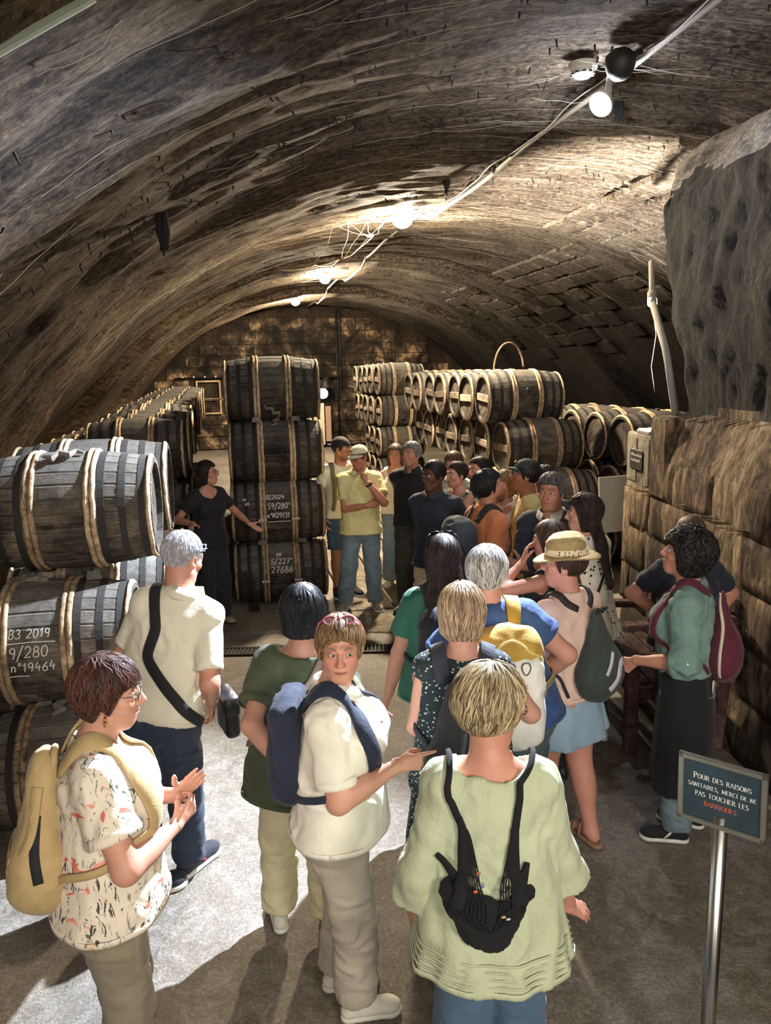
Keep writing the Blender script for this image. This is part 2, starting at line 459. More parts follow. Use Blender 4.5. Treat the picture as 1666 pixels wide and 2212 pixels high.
class Person:
    def __init__(s, pos, phi, H, sex, label, fat=1.0, belly=0.0, bust=1.0, hip=(0,0), lean=(0,0), tw=0, head=(0,0,0), hf=0.0,
                 arms=None, legs=None, skin='d9a184', vox=.009, hv=.0045, shw=1.0, sn=0, leg_bare=False, name='person'):
        s.H, s.sex, s.fat, s.vox, s.hv, s.bust, s.sn = H, sex, fat, vox, hv, bust, sn
        s.root = empty(name, (pos[0], pos[1], 0), -radians(phi), label, 'person'); s.phi = radians(phi)
        s.skin = np.array(lin(skin)[:3]); s.gap = 0
        s.pel = np.array([hip[0], hip[1], .525*H]); s.nb = np.array([lean[0], lean[1], .832*H])
        z = nrm(s.nb-s.pel); x = nrm(np.array([1,0,0])-z*z[0]); s.TR = np.stack([x, np.cross(z, x), z], 1)
        k = H*fat; L = np.linalg.norm(s.nb-s.pel); s.t = FT/.30*L
        g = np.interp(np.arange(10), [0,1,4,6,8,9], [1,1,1,1,.35,.1])
        kk = H*(1+(fat-1)*g)
        s.w = FW[sex]*kk; s.df = FDF[sex]*kk; s.db = FDB[sex]*kk
        s.df = s.df+belly*np.array([.2,.6,1,1,.75,.35,.1,0,0,0]); s.w = s.w+belly*.35*np.array([0,.3,.8,1,.6,.2,0,0,0,0])
        tw = radians(tw); rt = s.TR@np.array([cos(tw), -sin(tw), 0])
        s.fwd = s.TR@np.array([sin(tw), cos(tw), 0])
        sw = (.083 if sex == 'f' else .096)*H*shw*(1+(fat-1)*.35); s.shw = sw
        s.sh = {'R': s.nb+rt*sw-s.TR[:,2]*.036*H, 'L': s.nb-rt*sw-s.TR[:,2]*.036*H}; s.rt = rt
        # arms
        s.el = {}; s.wr = {}; s.hd = {}; s.hn = {}; s.hp = {}
        arms = arms or {}
        for sd, sg in (('R', 1), ('L', -1)):
            a = dict(w=(sg*(sw+.07*H), .03, .485*H), e=(sg*.5, -1, 0), hand='relax'); a.update(arms.get(sd, {}))
            if a.get('preset') == 'behind': a.update(w=(sg*.03, -.085*H*fat-.055, .535*H), e=(sg*1, -.8, .2), hd=(-sg*.9, -.1, -.4), hn=(0,-.9,.2))
            if a.get('preset') == 'akimbo': a.update(w=(sg*(.085*H*fat+.055), .06, .60*H), e=(sg*1, -.55, 0), hd=(-sg*.35,.6,-.6), hn=(-sg,0,0))
            if a.get('preset') == 'cross': a.update(w=(-sg*.07, .10*H*fat+.085+(.03 if sg > 0 else 0), .66*H+(.03 if sg > 0 else 0)), e=(sg*.8, -.1, -1), hd=(-sg*1,.15,.15), hn=(0,-1,.1))
            if a.get('preset') == 'front': a.update(w=(sg*.05, .26, .60*H), e=(sg*.8, -.5, -1), hd=(-sg*.6,.8,.2), hn=(-sg*.5,-.3,-.6))
            w_ = np.array(a['w'], float); S0 = s.sh[sd]; la, lb = .172*H, .150*H
            v = w_-S0; D = np.linalg.norm(v)
            if D > (la+lb)*.995: w_ = S0+v/D*(la+lb)*.995; v = w_-S0; D = np.linalg.norm(v)
            x = (la*la-lb*lb+D*D)/(2*D); y = math.sqrt(max(la*la-x*x, 0)); u = v/D
            e = np.array(a['e'], float); e = nrm(e-u*(e@u)); s.el[sd] = S0+u*x+e*y; s.wr[sd] = w_
            fd = nrm(w_-s.el[sd]); s.hd[sd] = nrm(a.get('hd', fd)); n0 = np.array(a.get('hn', (-sg, 0, 0)), float)
            s.hn[sd] = nrm(n0-s.hd[sd]*(n0@s.hd[sd])); s.hp[sd] = a['hand']
        # legs
        s.hj = {}; s.kn = {}; s.an = {}; s.fd = {}; legs = legs or {}
        for sd, sg in (('R', 1), ('L', -1)):
            a = dict(a=(sg*.055*H+hip[0]*.4, 0, .048*H), toe=sg*10, k=(0, 1, 0)); a.update(legs.get(sd, {}))
            an = np.array(a['a'], float); hj = s.pel+np.array([sg*.050*H*fat**.5, 0, -.015*H]); v = an-hj; D = np.linalg.norm(v)
            la = lb = max(.2315*H, D/2*1.004); x = D/2; y = math.sqrt(max(la*la-x*x, 0)); u = v/D
            e = np.array(a['k'], float); e = nrm(e-u*(e@u)); s.hj[sd] = hj; s.kn[sd] = hj+u*x+e*y; s.an[sd] = an
            s.fd[sd] = np.array([sin(radians(a['toe'])), cos(radians(a['toe'])), 0])
        # head
        hy, hp_, hr = (radians(v) for v in head); s.hs = H/1.76*(1.0 if sex == 'm' else 1.02)
        s.HR = rotz(-hy)@rotx(hp_)@roty(hr); s.HRy = rotz(-hy)
        s.hc = s.nb+np.array([0, .022*H+hf, .0985*H])+(s.HR@np.array([0, .0, .02])-np.array([0,0,.02]))
    # ---- body primitives
    def torso(s, off=0, wk=1.0): return loft(s.pel, s.TR, s.t, s.w*wk+off, s.df+off, s.db+off)
    def hpt(s, p): return s.hc+s.HR@(np.asarray(p, float)*s.hs)
    def neck_ops(s):
        H = s.H; r = (.036 if s.sex == 'm' else .0315)*H*(1+(s.fat-1)*.4)
        return [('u', cone(s.nb-s.TR[:,2]*.03*H-[0,.004*H,0], s.hpt((0,-.012,-.035)), r*1.1, r*.98), .03)]
    def upper_ops(s, off=0.0, k=.03):
        H = s.H; o = [('u', s.torso(off), 0)]
        for sd, sg in (('R',1),('L',-1)):
            o.append(('u', cone(s.nb+s.rt*sg*.028*H-s.TR[:,2]*.012*H, s.sh[sd], .030*H+off, .034*H+off), k))
        if s.sex == 'f' and s.bust > 0:
            for sg in (1,-1):
                c = s.nb+s.rt*sg*.046*H-s.TR[:,2]*.108*H+s.fwd*(.046*H*s.fat)
                o.append(('u', ell(c, np.array([.043,.040,.043])*H*s.bust*s.fat**.5+off), .04))
        return o
    def arm_ops(s, sd, off=0, k=.02, a=0, b=2.0, r=None):
        H = s.H; f = 1+(s.fat-1)*.7; m = .9 if s.sex == 'f' else 1.0
        S0, E, W_ = s.sh[sd], s.el[sd], s.wr[sd]
        r = r or (.0300*H*f*m, .0245*H*f*m, .0245*H*f*m, .0158*H*f**.5*m)
        o = [('u', cone(S0, E, r[0]+off, r[1]+off, .002*H), k), ('u', cone(E, W_, r[2]+off, r[3]+off, .004*H, ), .02)]
        return o
    def leg_ops(s, sd, off=0):
        H = s.H; f = 1+(s.fat-1)*.8
        calf = s.kn[sd]+(s.an[sd]-s.kn[sd])*.30-s.fd[sd]*.008*H
        return [('u', cone(s.hj[sd], s.kn[sd], .054*H*f+off, .0345*H*f+off), .04),
                ('u', cone(s.kn[sd], s.an[sd], .0335*H*f+off, .0215*H*f**.5+off), .02),
                ('u', ell(calf, np.array([.033,.034,.075])*H*f**.5+off, frame_z(s.an[sd]-s.kn[sd])), .03)]
    def hand_ops(s, sd):
        k = s.H/1.75*(1.0 if s.sex == 'm' else .95); w_, d, n = s.wr[sd], s.hd[sd], s.hn[sd]
        th = nrm(np.cross(d, n))*(1 if sd == 'R' else -1); o = []
        fa = nrm(s.el[sd]-w_)
        H = s.H; f = 1+(s.fat-1)*.7; m = .9 if s.sex == 'f' else 1.0
        L = np.linalg.norm(s.el[sd]-w_); rw = .0158*H*f**.5*m; re = .0245*H*f*m
        o.append(('u', cone(s.el[sd], w_, re, rw, .004*H), 0))
        o.append(('u', cone(w_-d*.004, w_+d*.035*k, rw*.98, .026*k, flat=(n, .62)), .012))
        for off_, b in ((.024, .092), (.008, .096), (-.008, .092), (-.023, .085)):
            o.append(('u', cone(w_+d*.022*k+th*off_*.55*k, w_+d*b*k+th*off_*k*1.02, .0125*k, .0105*k, flat=(n, .95)), .010))
        o.append(('u', ell(w_+d*.04*k+th*.022*k+n*.008*k, np.array([.016,.014,.030])*k, frame_z(d+th*.3)), .012))
        for i, (off_, b, L_) in enumerate(((.0255,.093,.072), (.0085,.098,.079), (-.0085,.094,.073), (-.0245,.086,.057))):
            p = w_+d*b*k+th*off_*k; dd = nrm(d+th*off_*2.2)
            for q, (v, fr) in enumerate(zip(curl_dirs(dd, n, HANDS[s.hp[sd]][i]), (.44,.31,.25))):
                e = p+v*L_*fr*k; r = (.0092-.0011*q)*k*(.86 if i == 3 else 1)
                o.append(('u', cone(p, e, r, r-.0009*k), .005 if q == 0 else .0015)); p = e
        p = w_+d*.030*k+th*.026*k+n*.006*k; closed = s.hp[sd] in ('fist', 'point', 'grip', 'clasp')
        v0 = nrm(d*.75+th*(.35 if closed else .75)+n*(.55 if closed else .3)); v1 = nrm(v0+d*.3-th*(.45 if closed else .0)+n*(.3 if closed else .1))
        for v, L_, r in ((v0,.042,.0125), (v1,.030,.0105), (nrm(v1+n*.15-th*.1),.024,.0092)):
            e = p+v*L_*k; o.append(('u', cone(p, e, r*k, r*.88*k), .008)); p = e
        return o
    def head_ops(s):
        P, q, R = s.hpt, s.hs, s.HR; A = lambda *a: np.array(a)*q; m = s.sex == 'm'
        o = s.neck_ops()
        o += [('u', ell(P((0,-.014,.034)), A(.077,.096,.088), R), .02), ('u', ell(P((0,.028,-.040)), A(.058 if m else .056,.062,.080), R), .03),
              ('u', ell(P((0,.052,-.090)), A(.032 if m else .027,.034,.028), R), .022), ('u', ell(P((0,.058,-.055)), A(.034,.034,.032), R), .02)]
        for g in (1,-1):
            o += [('u', ell(P((g*.040,.052,-.022)), A(.026,.028,.022), R), .02),
                  ('u', cone(P((g*(.049 if m else .046),-.002,-.058)), P((g*.022,.056,-.098)), (.021 if m else .018)*q, .015*q), .025),
                  ('u', cone(P((g*.014,.085,.031)), P((g*.046,.070,.030)), .0095*q, .008*q), .012)]
        for g in (1,-1): o.append(('s', ell(P((g*.032,.094,.010)), A(.018,.013,.0125), R), .010))
        for g in (1,-1):
            for z0, z1, rr in ((.0165,.0200,.0042), (.0035,-.0005,.0040)):
                a, b, c = P((g*.018,.084,(z0+z1)/2-.004)), P((g*.032,.0905,z1)), P((g*.046,.078,(z0+z1)/2-.003))
                o += [('u', cone(a, b, rr*.8*q, rr*q), .004), ('u', cone(b, c, rr*q, rr*.8*q), .004)]
        n = getattr(s, 'nose', 1.0)
        o += [('u', cone(P((0,.086,.020)), P((0,.106*n+.0,-.022)), .0085*q, .0125*q), .010), ('u', ell(P((0,.108,-.026)), A(.0125,.012,.011), R), .006)]
        for g in (1,-1): o.append(('u', ell(P((g*.0125,.096,-.030)), A(.0085,.011,.008), R), .006))
        for g in (1,-1):
            o += [('u', cone(P((0,.0935,-.0560)), P((g*.025,.0800,-.0600)), .0050*q, .0030*q), .006),
                  ('u', cone(P((0,.0915,-.0665)), P((g*.022,.0795,-.0630)), .0062*q, .0032*q), .006)]
        o += [('s', cone(P((0,.0985,-.0612)), P((g*.024,.0850,-.0622)), .0024*q), .002) for g in (1,-1)]
        for g in (1,-1):
            Re = R@rotz(-g*.35)@rotx(-.15)
            o += [('u', ell(P((g*.079,-.012,-.006)), A(.010,.021,.033), Re), .006), ('s', ell(P((g*.090,-.006,-.002)), A(.007,.011,.019), Re), .006),
                  ('u', ell(P((g*.078,-.004,-.032)), A(.006,.009,.010), Re), .005)]
        return o
    def body(s, arms=True, legs='none', brow='5a4233', lip=None, beard=0, hands=True, feet=False, upper=True):
        parts = []; H = s.H
        o = s.upper_ops(-.006)+s.neck_ops()
        for sd in 'RL':
            if arms: o += s.arm_ops(sd)
            if legs in ('full', 'shin'): o += s.leg_ops(sd)
            elif legs == 'ankle': o.append(('u', cone(s.kn[sd]+(s.an[sd]-s.kn[sd])*.55, s.an[sd], .024*H, .0215*H), .0))
            if feet:
                a, d = s.an[sd], s.fd[sd]; b = np.array([a[0], a[1], 0]); k = H/1.7
                o += [('u', cone(a, b+d*-.03*k+[0,0,.045], .034*k, .032*k), .02), ('u', cone(a+[0,0,-.01], b+d*.12*k+[0,0,.042], .034*k, .022*k), .03),
                      ('u', cone(b+d*.03*k+[0,0,.045], b+d*.125*k+[0,0,.038], .030*k, .032*k, flat=((0,0,1),.6)), .02)]
                tr = np.array([d[1], -d[0], 0])*(1 if sd == 'R' else -1)
                for i in range(5):
                    p = b+d*(.13-.006*i*i*.5)*k+tr*(-.030+.0165*i)*k+[0,0,.036]
                    o.append(('u', cone(p, p+d*(.028-.003*i)*k-[0,0,.004], (.013 if i == 0 else .0095)*k, (.011 if i == 0 else .008)*k), .004))
        lo, hi = bounds(o); hi[2] = min(hi[2], s.hpt((0,0,-.06))[2]); g = Grid(lo, hi, s.vox*1.15).run(o); parts.append(g.mesh())
        ho = s.head_ops(); lo = s.hc-np.array([.125,.125,.20])*s.hs; hi = s.hc+np.array([.125,.14,.15])*s.hs
        parts.append(Grid(lo, hi, s.hv).run(ho).mesh())
        if hands:
            for sd in 'RL':
                h = s.hand_ops(sd); pts = [s.wr[sd]]+[p.lo for o_, p, k in h[2:]]+[p.hi for o_, p, k in h[2:]]
                lo, hi = np.min(pts, 0)-.02, np.max(pts, 0)+.02
                parts.append(Grid(lo, hi, min(.0055, max(.0035, s.hv))).run(h).mesh())
        V, F = join([p for p in parts if len(p[0])])
        # colour: lips, brows, cheeks, stubble belong to the skin itself
        q = (V-s.hc)@s.HR/s.hs; col = np.tile(s.skin, (len(V), 1))*(1+.07*vnoise(V*30, 3))[:, None]
        hd = np.linalg.norm(q-np.array([0,0,0]), axis=1) < .17
        def blob(c, r): return np.exp(-(((q-np.array(c))/np.array(r))**2).sum(1))*hd
        red = sum(blob((g*.045,.07,-.025), (.022,.05,.02)) for g in (1,-1))+blob((0,.11,-.024), (.014,.03,.014))*.9
        col *= 1-np.outer(np.clip(red, 0, 1), np.array([.02,.20,.22])*s.ruddy if hasattr(s, 'ruddy') else np.array([.02,.14,.15]))
        lipc = np.array(lin(lip)[:3]) if lip else s.skin*np.array([.80,.52,.52])
        x = np.abs(q[:,0]); lz = -.0614-.05*np.maximum(x-.012, 0)
        lm = np.clip(1-(np.abs(q[:,2]-lz)/(.0105*np.clip(1-(x/.028)**2, 0, 1)**.6+1e-4))**2, 0, 1)*(x < .028)*(q[:,1] > .065)*hd
        col = col*(1-lm[:,None]*.85)+lipc*lm[:,None]*.85
        ml = np.clip(1-np.abs(q[:,2]-lz)/.0024, 0, 1)*(x < .026)*(q[:,1] > .065)*hd
        col *= (1-.7*ml)[:,None]  # shade in the parting between the lips, painted into the skin colour
        if brow:
            bz = .034-.25*np.abs(x-.030)-.15*np.maximum(.02-x, 0)*0; bm = np.clip(1.4-np.abs(q[:,2]-bz)/.0055, 0, 1)*(x > .012)*(x < .050)*(q[:,1] > .05)*hd
            col = col*(1-.75*bm[:,None])+np.array(lin(brow)[:3])*.75*bm[:,None]
        if beard:
            bd = np.clip((.055-np.linalg.norm((q-np.array([0,.06,-.085]))/np.array([1.25,1,1.0]), axis=1))/.03, 0, 1)*hd*(1-lm)
            sides = np.clip((-.045-q[:,2])/.03, 0, 1)*np.clip((q[:,1]+.01)/.03, 0, 1)*hd*(q[:,2] > -.135)*(1-lm)
            b = np.maximum(bd, sides)*beard; col = col*(1-b[:,None])+np.array(lin(brow or '332a22')[:3])*b[:,None]
        s.body_o = link('body', np_mesh('body', V, F, True, col), s.root, SKIN)
        # eyes
        s.eyes()
        return s
    def eyes(s, gaze=(0,0), iris='4a3524'):
        n = 12; gz = getattr(s, 'gaze', gaze)
        th = np.linspace(0, pi, 10); V = []; 
        for a in th:
            for k in range(n): V.append([sin(a)*cos(2*pi*k/n), cos(a), sin(a)*sin(2*pi*k/n)])
        V = np.array(V); F = np.array([[i*n+k, i*n+(k+1)%n, (i+1)*n+(k+1)%n, (i+1)*n+k] for i in range(9) for k in range(n)])
        ang = np.repeat(th, n); col = np.where((ang < .26)[:,None], np.array([.01,.01,.01]), np.where((ang < .64)[:,None], np.array(lin(getattr(s,'iris',iris))[:3]), np.array([.50,.46,.43])))
        Rg = s.HR@rotz(-radians(gz[0]))@rotx(radians(gz[1]))
        for g in (1,-1):
            v = (V*.0128*s.hs)@Rg.T+s.hpt((g*.032,.0775,.0085)); link('eye', np_mesh('eye', v, F, True, col), s.root, EYEM)
    # ---- clothes
    def part(s, name, VF, mat, parent=None, smooth=True, cols=None):
        V, F = (np.concatenate(VF.V), VF.F) if isinstance(VF, MB) else VF[:2]
        return link(name, np_mesh(name, V, F, smooth, cols), parent or s.root, mat)
    def garment(s, ops, v=None, wr=None): return solid(ops, v or s.vox, 1, wr)
    def top(s, mat, name='shirt', sleeve=.62, sr=None, hem=-.02, off=.012, flare=0.0, neck='crew', wr=(.006,(9,9,6),1), collar=None, cuff=None,
            fold=None, loose=1.0, sleeve2=None, drop=0.0, nd=0.0, drape=True, hems=()):
        """sleeve: fraction of upper arm (>1 reaches along the forearm); hem: offset along spine from the pelvis in units of H"""
        H = s.H; t = s.t.copy(); ext = hem*H
        w_, df, db = s.w*loose+off, s.df*loose+off, s.db*loose+off
        keep = t > ext+.02; t2 = np.concatenate([[ext], t[keep]])
        iw = lambda a: np.interp(ext, t, a)
        base = max(iw(w_), np.interp(-.03*H, t, w_)) if ext < 0 else iw(w_)
        bf = max(iw(df), np.interp(0, t, df)) if ext < 0 else iw(df); bb = max(iw(db), np.interp(-.03*H, t, db)) if ext < 0 else iw(db)
        w2 = np.concatenate([[base+flare], w_[keep]]); f2 = np.concatenate([[bf+flare], df[keep]]); b2 = np.concatenate([[bb+flare], db[keep]])
        if flare or hem < -.05:
            fl = np.clip((.13*H-t2)/(.13*H-ext), 0, 1)*flare
            w2 = np.maximum(w2, np.interp(t2, [ext, .16*H], [w2[0], 0])*1.0)+0*fl
        if drape:
            for A in (w2, f2, b2):
                lo = t2 < .20*H; A[0] = max(A[0], A[lo].max()*1.03+flare*.5); A[lo] = np.maximum(A[lo], np.interp(t2[lo], [ext, .20*H], [A[0], np.interp(.20*H, t2, A)*(1 if A is not f2 else 1.12)])*.985)
        o = [('u', loft(s.pel, s.TR, t2, w2, f2, b2, None, fold), 0)]
        for sd, sg in (('R',1),('L',-1)):
            o.append(('u', cone(s.nb+s.rt*sg*.03*H-s.TR[:,2]*.010*H, s.sh[sd], .028*H+off, .034*H+off), .03))
        if hem < .02:
            for sd in 'RL':
                e = s.hj[sd]+nrm(s.kn[sd]-s.hj[sd])*.30*H
                o.append(('u', cone(s.hj[sd], e, .057*H*(1+(s.fat-1)*.8)+off+.006, .052*H+off+.006), .04))
            o.append(('c', plane(s.pel+s.TR[:,2]*ext, -s.TR[:,2]), .004))
        if s.sex == 'f' and s.bust > 0: o += [(a, ell_off, .05) for a, ell_off, k in s.upper_ops(off)[3:]]
        ua = .030*H*(1+(s.fat-1)*.7)*(.92 if s.sex == 'f' else 1)
        s.torso_ops = list(o)
        if sleeve > 0:
            for sd in 'RL':
                S0, E, W_ = s.sh[sd], s.el[sd], s.wr[sd]; r0 = ua+off+.003; r1 = sr or r0*1.02
                fr = min(sleeve, 1); e = S0+(E-S0)*fr
                o.append(('u', cone(S0, e, r0, r1, cap=sleeve <= 1), .025))
                if sleeve > 1:
                    r2 = sleeve2 or r1; e2 = E+(W_-E)*(sleeve-1)-np.array([0,0,drop]); o.append(('u', cone(E, e2, r1, r2, cap=1), .02))
        nz = s.nb+np.array([0,0,.0])
        if neck == 'crew': o.append(('s', ell(nz+s.fwd*.012*H+s.TR[:,2]*.028*H, np.array([.048,.048,.040])*H, s.TR), .008))
        elif neck == 'boat': o.append(('s', ell(nz+s.fwd*.0*H+s.TR[:,2]*(.022-nd)*H, np.array([.074,.056,.044])*H, s.TR), .008))
        elif neck == 'v':
            o.append(('s', ell(nz+s.fwd*.010*H+s.TR[:,2]*.030*H, np.array([.046,.046,.042])*H, s.TR), .006))
            o.append(('s', cone(nz+s.fwd*.075*H+s.TR[:,2]*.0, nz+s.fwd*.105*H-s.TR[:,2]*(.085+nd)*H, .036*H, .004*H), .006))
        elif neck == 'scoop':
            o.append(('s', ell(nz+s.fwd*.03*H+s.TR[:,2]*(.01-nd)*H, np.array([.062,.070,.060])*H, s.TR), .008))
        elif neck == 'tank':
            o.append(('s', ell(nz+s.fwd*.03*H-s.TR[:,2]*.00*H, np.array([.056,.080,.075])*H, s.TR), .008))
            for sg in (1,-1): o.append(('s', ell(s.nb+s.rt*sg*.128*H-s.TR[:,2]*.04*H, np.array([.050,.09,.085])*H, s.TR), .01))
        s.top_ops = o; V, F, g = s.garment(o, wr=wr)
        ob = s.part(name, (V, F), mat)
        if s.vox < .0135 and hem < .02:
            for k, h_ in enumerate([.012]+list(hems)):
                to = [x for x in s.torso_ops if x[0] == 'u']; c_ = s.pel+s.TR[:,2]*(ext+h_); n_ = 64
                Q = np.array([c_+s.TR[:,0]*.45*cos(a)+s.TR[:,1]*.4*sin(a) for a in np.linspace(0, 2*pi, n_+1)]); R_ = Q-c_
                lo_, hi_ = np.zeros(n_+1), np.ones(n_+1)
                for _ in range(14):
                    md = (lo_+hi_)/2; ins = ev(to, c_+R_*md[:,None]) < 0; lo_ = np.where(ins, md, lo_); hi_ = np.where(ins, hi_, md)
                P_ = c_+R_*hi_[:,None]; Nn = nrm(R_); Nn[-1] = Nn[0]; mb = MB(); mb.ribbon(P_+Nn*(wr[0]*.55), Nn, .020 if k == 0 else .006, .004); s.part('hem', mb, mat, ob, True)
        if collar:
            mb = MB(); n = 26; c = s.nb+s.TR[:,2]*.012*H+s.fwd*.004*H; up = s.TR[:,2]
            rw = .043*H*(1+(s.fat-1)*.3)+.004; V = []
            for k in range(n):
                a = radians(-162)+radians(324)*k/(n-1)-pi/2
                d = s.rt*cos(a)*rw+s.fwd*(sin(a)*rw*1.05+.006*H); b = max(0, sin(a)); low = -.020*H-.012*H*b; u = nrm(d)
                V += [c+d*.97+up*(.020*H-.018*H*b**2), c+d*1.03+up*(.024*H-.018*H*b**2), c+d*1.24+up*(low+.016*H)+u*.004, c+d*1.21+up*(low+.010*H)]
            F = [[i*4+k, i*4+(k+1)%4, (i+1)*4+(k+1)%4, (i+1)*4+k] for i in range(n-1) for k in range(4)]+[[0,1,2,3],[(n-1)*4+3,(n-1)*4+2,(n-1)*4+1,(n-1)*4]]
            mb.add(V, F); s.part('collar', mb, collar, ob)
        if cuff and sleeve > 0:
            for sd in 'RL':
                S0, E = (s.sh[sd], s.el[sd]) if sleeve <= 1 else (s.el[sd], s.wr[sd])
                fr = sleeve if sleeve <= 1 else sleeve-1; r = (sr or ua+off+.003) if sleeve <= 1 else (sleeve2 or sr or ua+off)
                d = nrm(E-S0); p = S0+(E-S0)*fr; M = frame_z(d); mb = MB()
                mb.lathe([(r-.004,-.030),(r+.004,-.029),(r+.006,-.012),(r+.005,.003),(r-.003,.004)], 22, M, p); s.part('cuff', mb, cuff, ob)
        return ob
    def trousers(s, mat, name='trousers', off=.008, r=(None,None,None), length=1.0, wr=(.006,(7,7,9),2), waist=.075, tuck=False):
        H = s.H; m = s.t < waist*H; t = np.concatenate([s.t[m], [waist*H]]); I = lambda a: np.concatenate([a[m], [np.interp(waist*H, s.t, a)]])+np.interp(t, [-.02*H, .01*H], [off, off if tuck else -.008])
        f = 1+(s.fat-1)*.8; rt = (r[0] or .056*H*f)+off; rk = (r[1] or .040*H*f)+off; ra = (r[2] or .034*H)+off
        o = [('u', loft(s.pel, s.TR, t, I(s.w), I(s.df), I(s.db)), 0)]
        for sd in 'RL':
            b = s.kn[sd]+(s.an[sd]-s.kn[sd])*min(length, 1); b2 = b+np.array([0,0,-(length-1)*.3]) if length > 1 else b
            if length > .05:
                o += [('u', cone(s.hj[sd], s.kn[sd], rt, rk), .03), ('u', cone(s.kn[sd], b2, rk, rk+(ra-rk)*min(length,1), cap=1), .02)]
            else: o.append(('u', cone(s.hj[sd], s.hj[sd]+(s.kn[sd]-s.hj[sd])*(1+length), rt, rk*1.1, cap=1), .03))
        s.leg_o = o; V, F, g = s.garment(o, wr=wr); return s.part(name, (V, F), mat)
    def skirt(s, mat, name='skirt', top=.10, hem=-.26, flare=.06, fold=(9,.035,0), off=.012, wr=(.003,(8,8,3),3)):
        H = s.H; hw = max(s.w)+off; t = np.array([hem*H, -.06*H, -.02*H, .03*H, top*H])
        w_ = np.array([hw+flare, hw+flare*.3, hw+.004, np.interp(.03*H, s.t, s.w)+off, np.interp(top*H, s.t, s.w)+off])
        f_ = np.array([.062*H+flare+off, .060*H+flare*.4+off, .060*H+off, np.interp(.03*H, s.t, s.df)+off, np.interp(top*H, s.t, s.df)+off])
        b_ = np.array([.066*H+flare+off, .070*H+flare*.4+off, .071*H+off, np.interp(.03*H, s.t, s.db)+off, np.interp(top*H, s.t, s.db)+off])
        o = [('u', loft(s.pel, s.TR, t, w_, f_, b_, None, (*fold, .02*H)), 0)]
        V, F, g = s.garment(o, wr=wr); return s.part(name, (V, F), mat)
    def shoes(s, upper, sole, kind='sneaker', accent=None, lace=None, tilt=None):
        k = s.H/1.72*(.98 if s.sex == 'm' else .88)
        for sd in 'RL':
            a, d = s.an[sd], s.fd[sd]; tr = np.array([d[1], -d[0], 0]); up = np.array([0,0,1.]); b = np.array([a[0], a[1], max(a[2]-.048*s.H, 0)])
            if tilt and sd in tilt: d = nrm(d+up*math.tan(radians(tilt[sd]))); up = np.cross(tr, d); b = b
            M = np.stack([tr, d, up], 1); p = lambda x, y, z: b+M@(np.array([x, y, z])*k)
            o = [('u', cone(p(0,-.040,.048), p(0,-.030,.085 if kind != 'flat' else .062), .036*k, .034*k), 0),
                 ('u', cone(p(0,-.035,.040), p(0,.135,.040), .036*k, .043*k, flat=(up, .82)), .02),
                 ('u', cone(p(0,.0,.075), p(0,.15,.040), .034*k, .030*k), .03),
                 ('u', ell(p(0,.165,.038), np.array([.044,.050,.030])*k, M), .02),
                 ('c', plane(p(0,0,.020), -up), .003), ('s', cone(p(0,-.012,.075), p(0,-.014,.16), .027*k, .034*k), .006)]
            if kind == 'flat': o.append(('c', plane(p(0,-.02,.075), up), .003))
            V, F, g = solid(o, .0055 if s.vox < .01 else .009); sh = s.part('shoe', (V, F), upper)
            so = [('u', cone(p(0,-.040,.014), p(0,.150,.014), .042*k, .050*k, flat=(up, .95)), 0), ('u', ell(p(0,.165,.014), np.array([.049,.055,.045])*k, M), .02),
                  ('c', plane(p(0,0,.0005), -up), .002), ('c', plane(p(0,.0,.026 if kind != 'flat' else .012), up), .003)]
            V, F, g = solid(so, .006 if s.vox < .01 else .01); s.part('sole', (V, F), sole, sh)
            if lace is not None:
                mb = MB()
                for q in range(4):
                    y = .045+.022*q; z = .108-.013*q
                    mb.tube([p(-.026,y,z-.020), p(-.012,y+.006,z-.004), p(.012,y+.010,z-.004), p(.026,y,z-.020)], .0032*k, 6)
                for g_ in (1,-1):
                    mb.tube([p(g_*.004,.04,.110), p(g_*.020,.03,.130), p(g_*.040,.045,.118), p(g_*.030,.06,.102), p(g_*.006,.045,.108)], .0026*k, 6)
                s.part('lace', mb, lace, sh)
            if accent is not None:
                mb = MB()
                for g_ in (1,-1):
                    pts = [p(g_*.030,.02,.095), p(g_*.042,.045,.062), p(g_*.047,.075,.030)]
                    nn = np.tile(tr*g_, (3,1)); P_, N_ = snap(o, np.array(pts), .002); mb.ribbon(P_, N_, .014*k, .003)
                s.part('stripe', mb, accent, sh)
    # ---- hair
    def hair(s, style, c1, c2, n=260, seed=1, th=None, length=None, wave=0.0, zl=None, lock=None, crown=(0,-.035,.125), part=None):
        P, q, R = s.hpt, s.hs, s.HR; A = lambda *a: np.array(a)*q
        th = th if th is not None else {'crop': .006, 'short': .014, 'fluffy': .024, 'bob': .017, 'long': .014, 'bun': .008, 'curly': .035}[style]
        Z = {'crop': ([-.12,-.05,-.005,.012,.045,.062,.09,.12], [-.078,-.050,-.022,-.030,.030,.062,.084,.095]),
             'short': ([-.13,-.05,-.008,.012,.030,.050,.08,.12], [-.095,-.055,-.018,-.035,.015,.058,.070,.070]),
             'fluffy': ([-.14,-.05,-.015,.010,.030,.050,.075,.13], [-.10,-.075,-.012,-.035,.000,.040,.050,.050]),
             'bob': ([-.15,-.05,.020,.036,.050,.07,.13], [-.115,-.115,-.105,-.02,.045,.055,.05]),
             'long': ([-.16,-.05,.005,.030,.050,.07,.13], [-.12,-.12,-.10,-.01,.055,.072,.075]),
             'curly': ([-.16,-.05,.000,.015,.035,.060,.15], [-.12,-.11,-.07,-.05,.020,.055,.060]),
             'bun': ([-.14,-.05,-.008,.012,.035,.060,.09,.12], [-.080,-.045,-.012,-.010,.035,.070,.085,.09])}[style]
        if zl: Z = zl
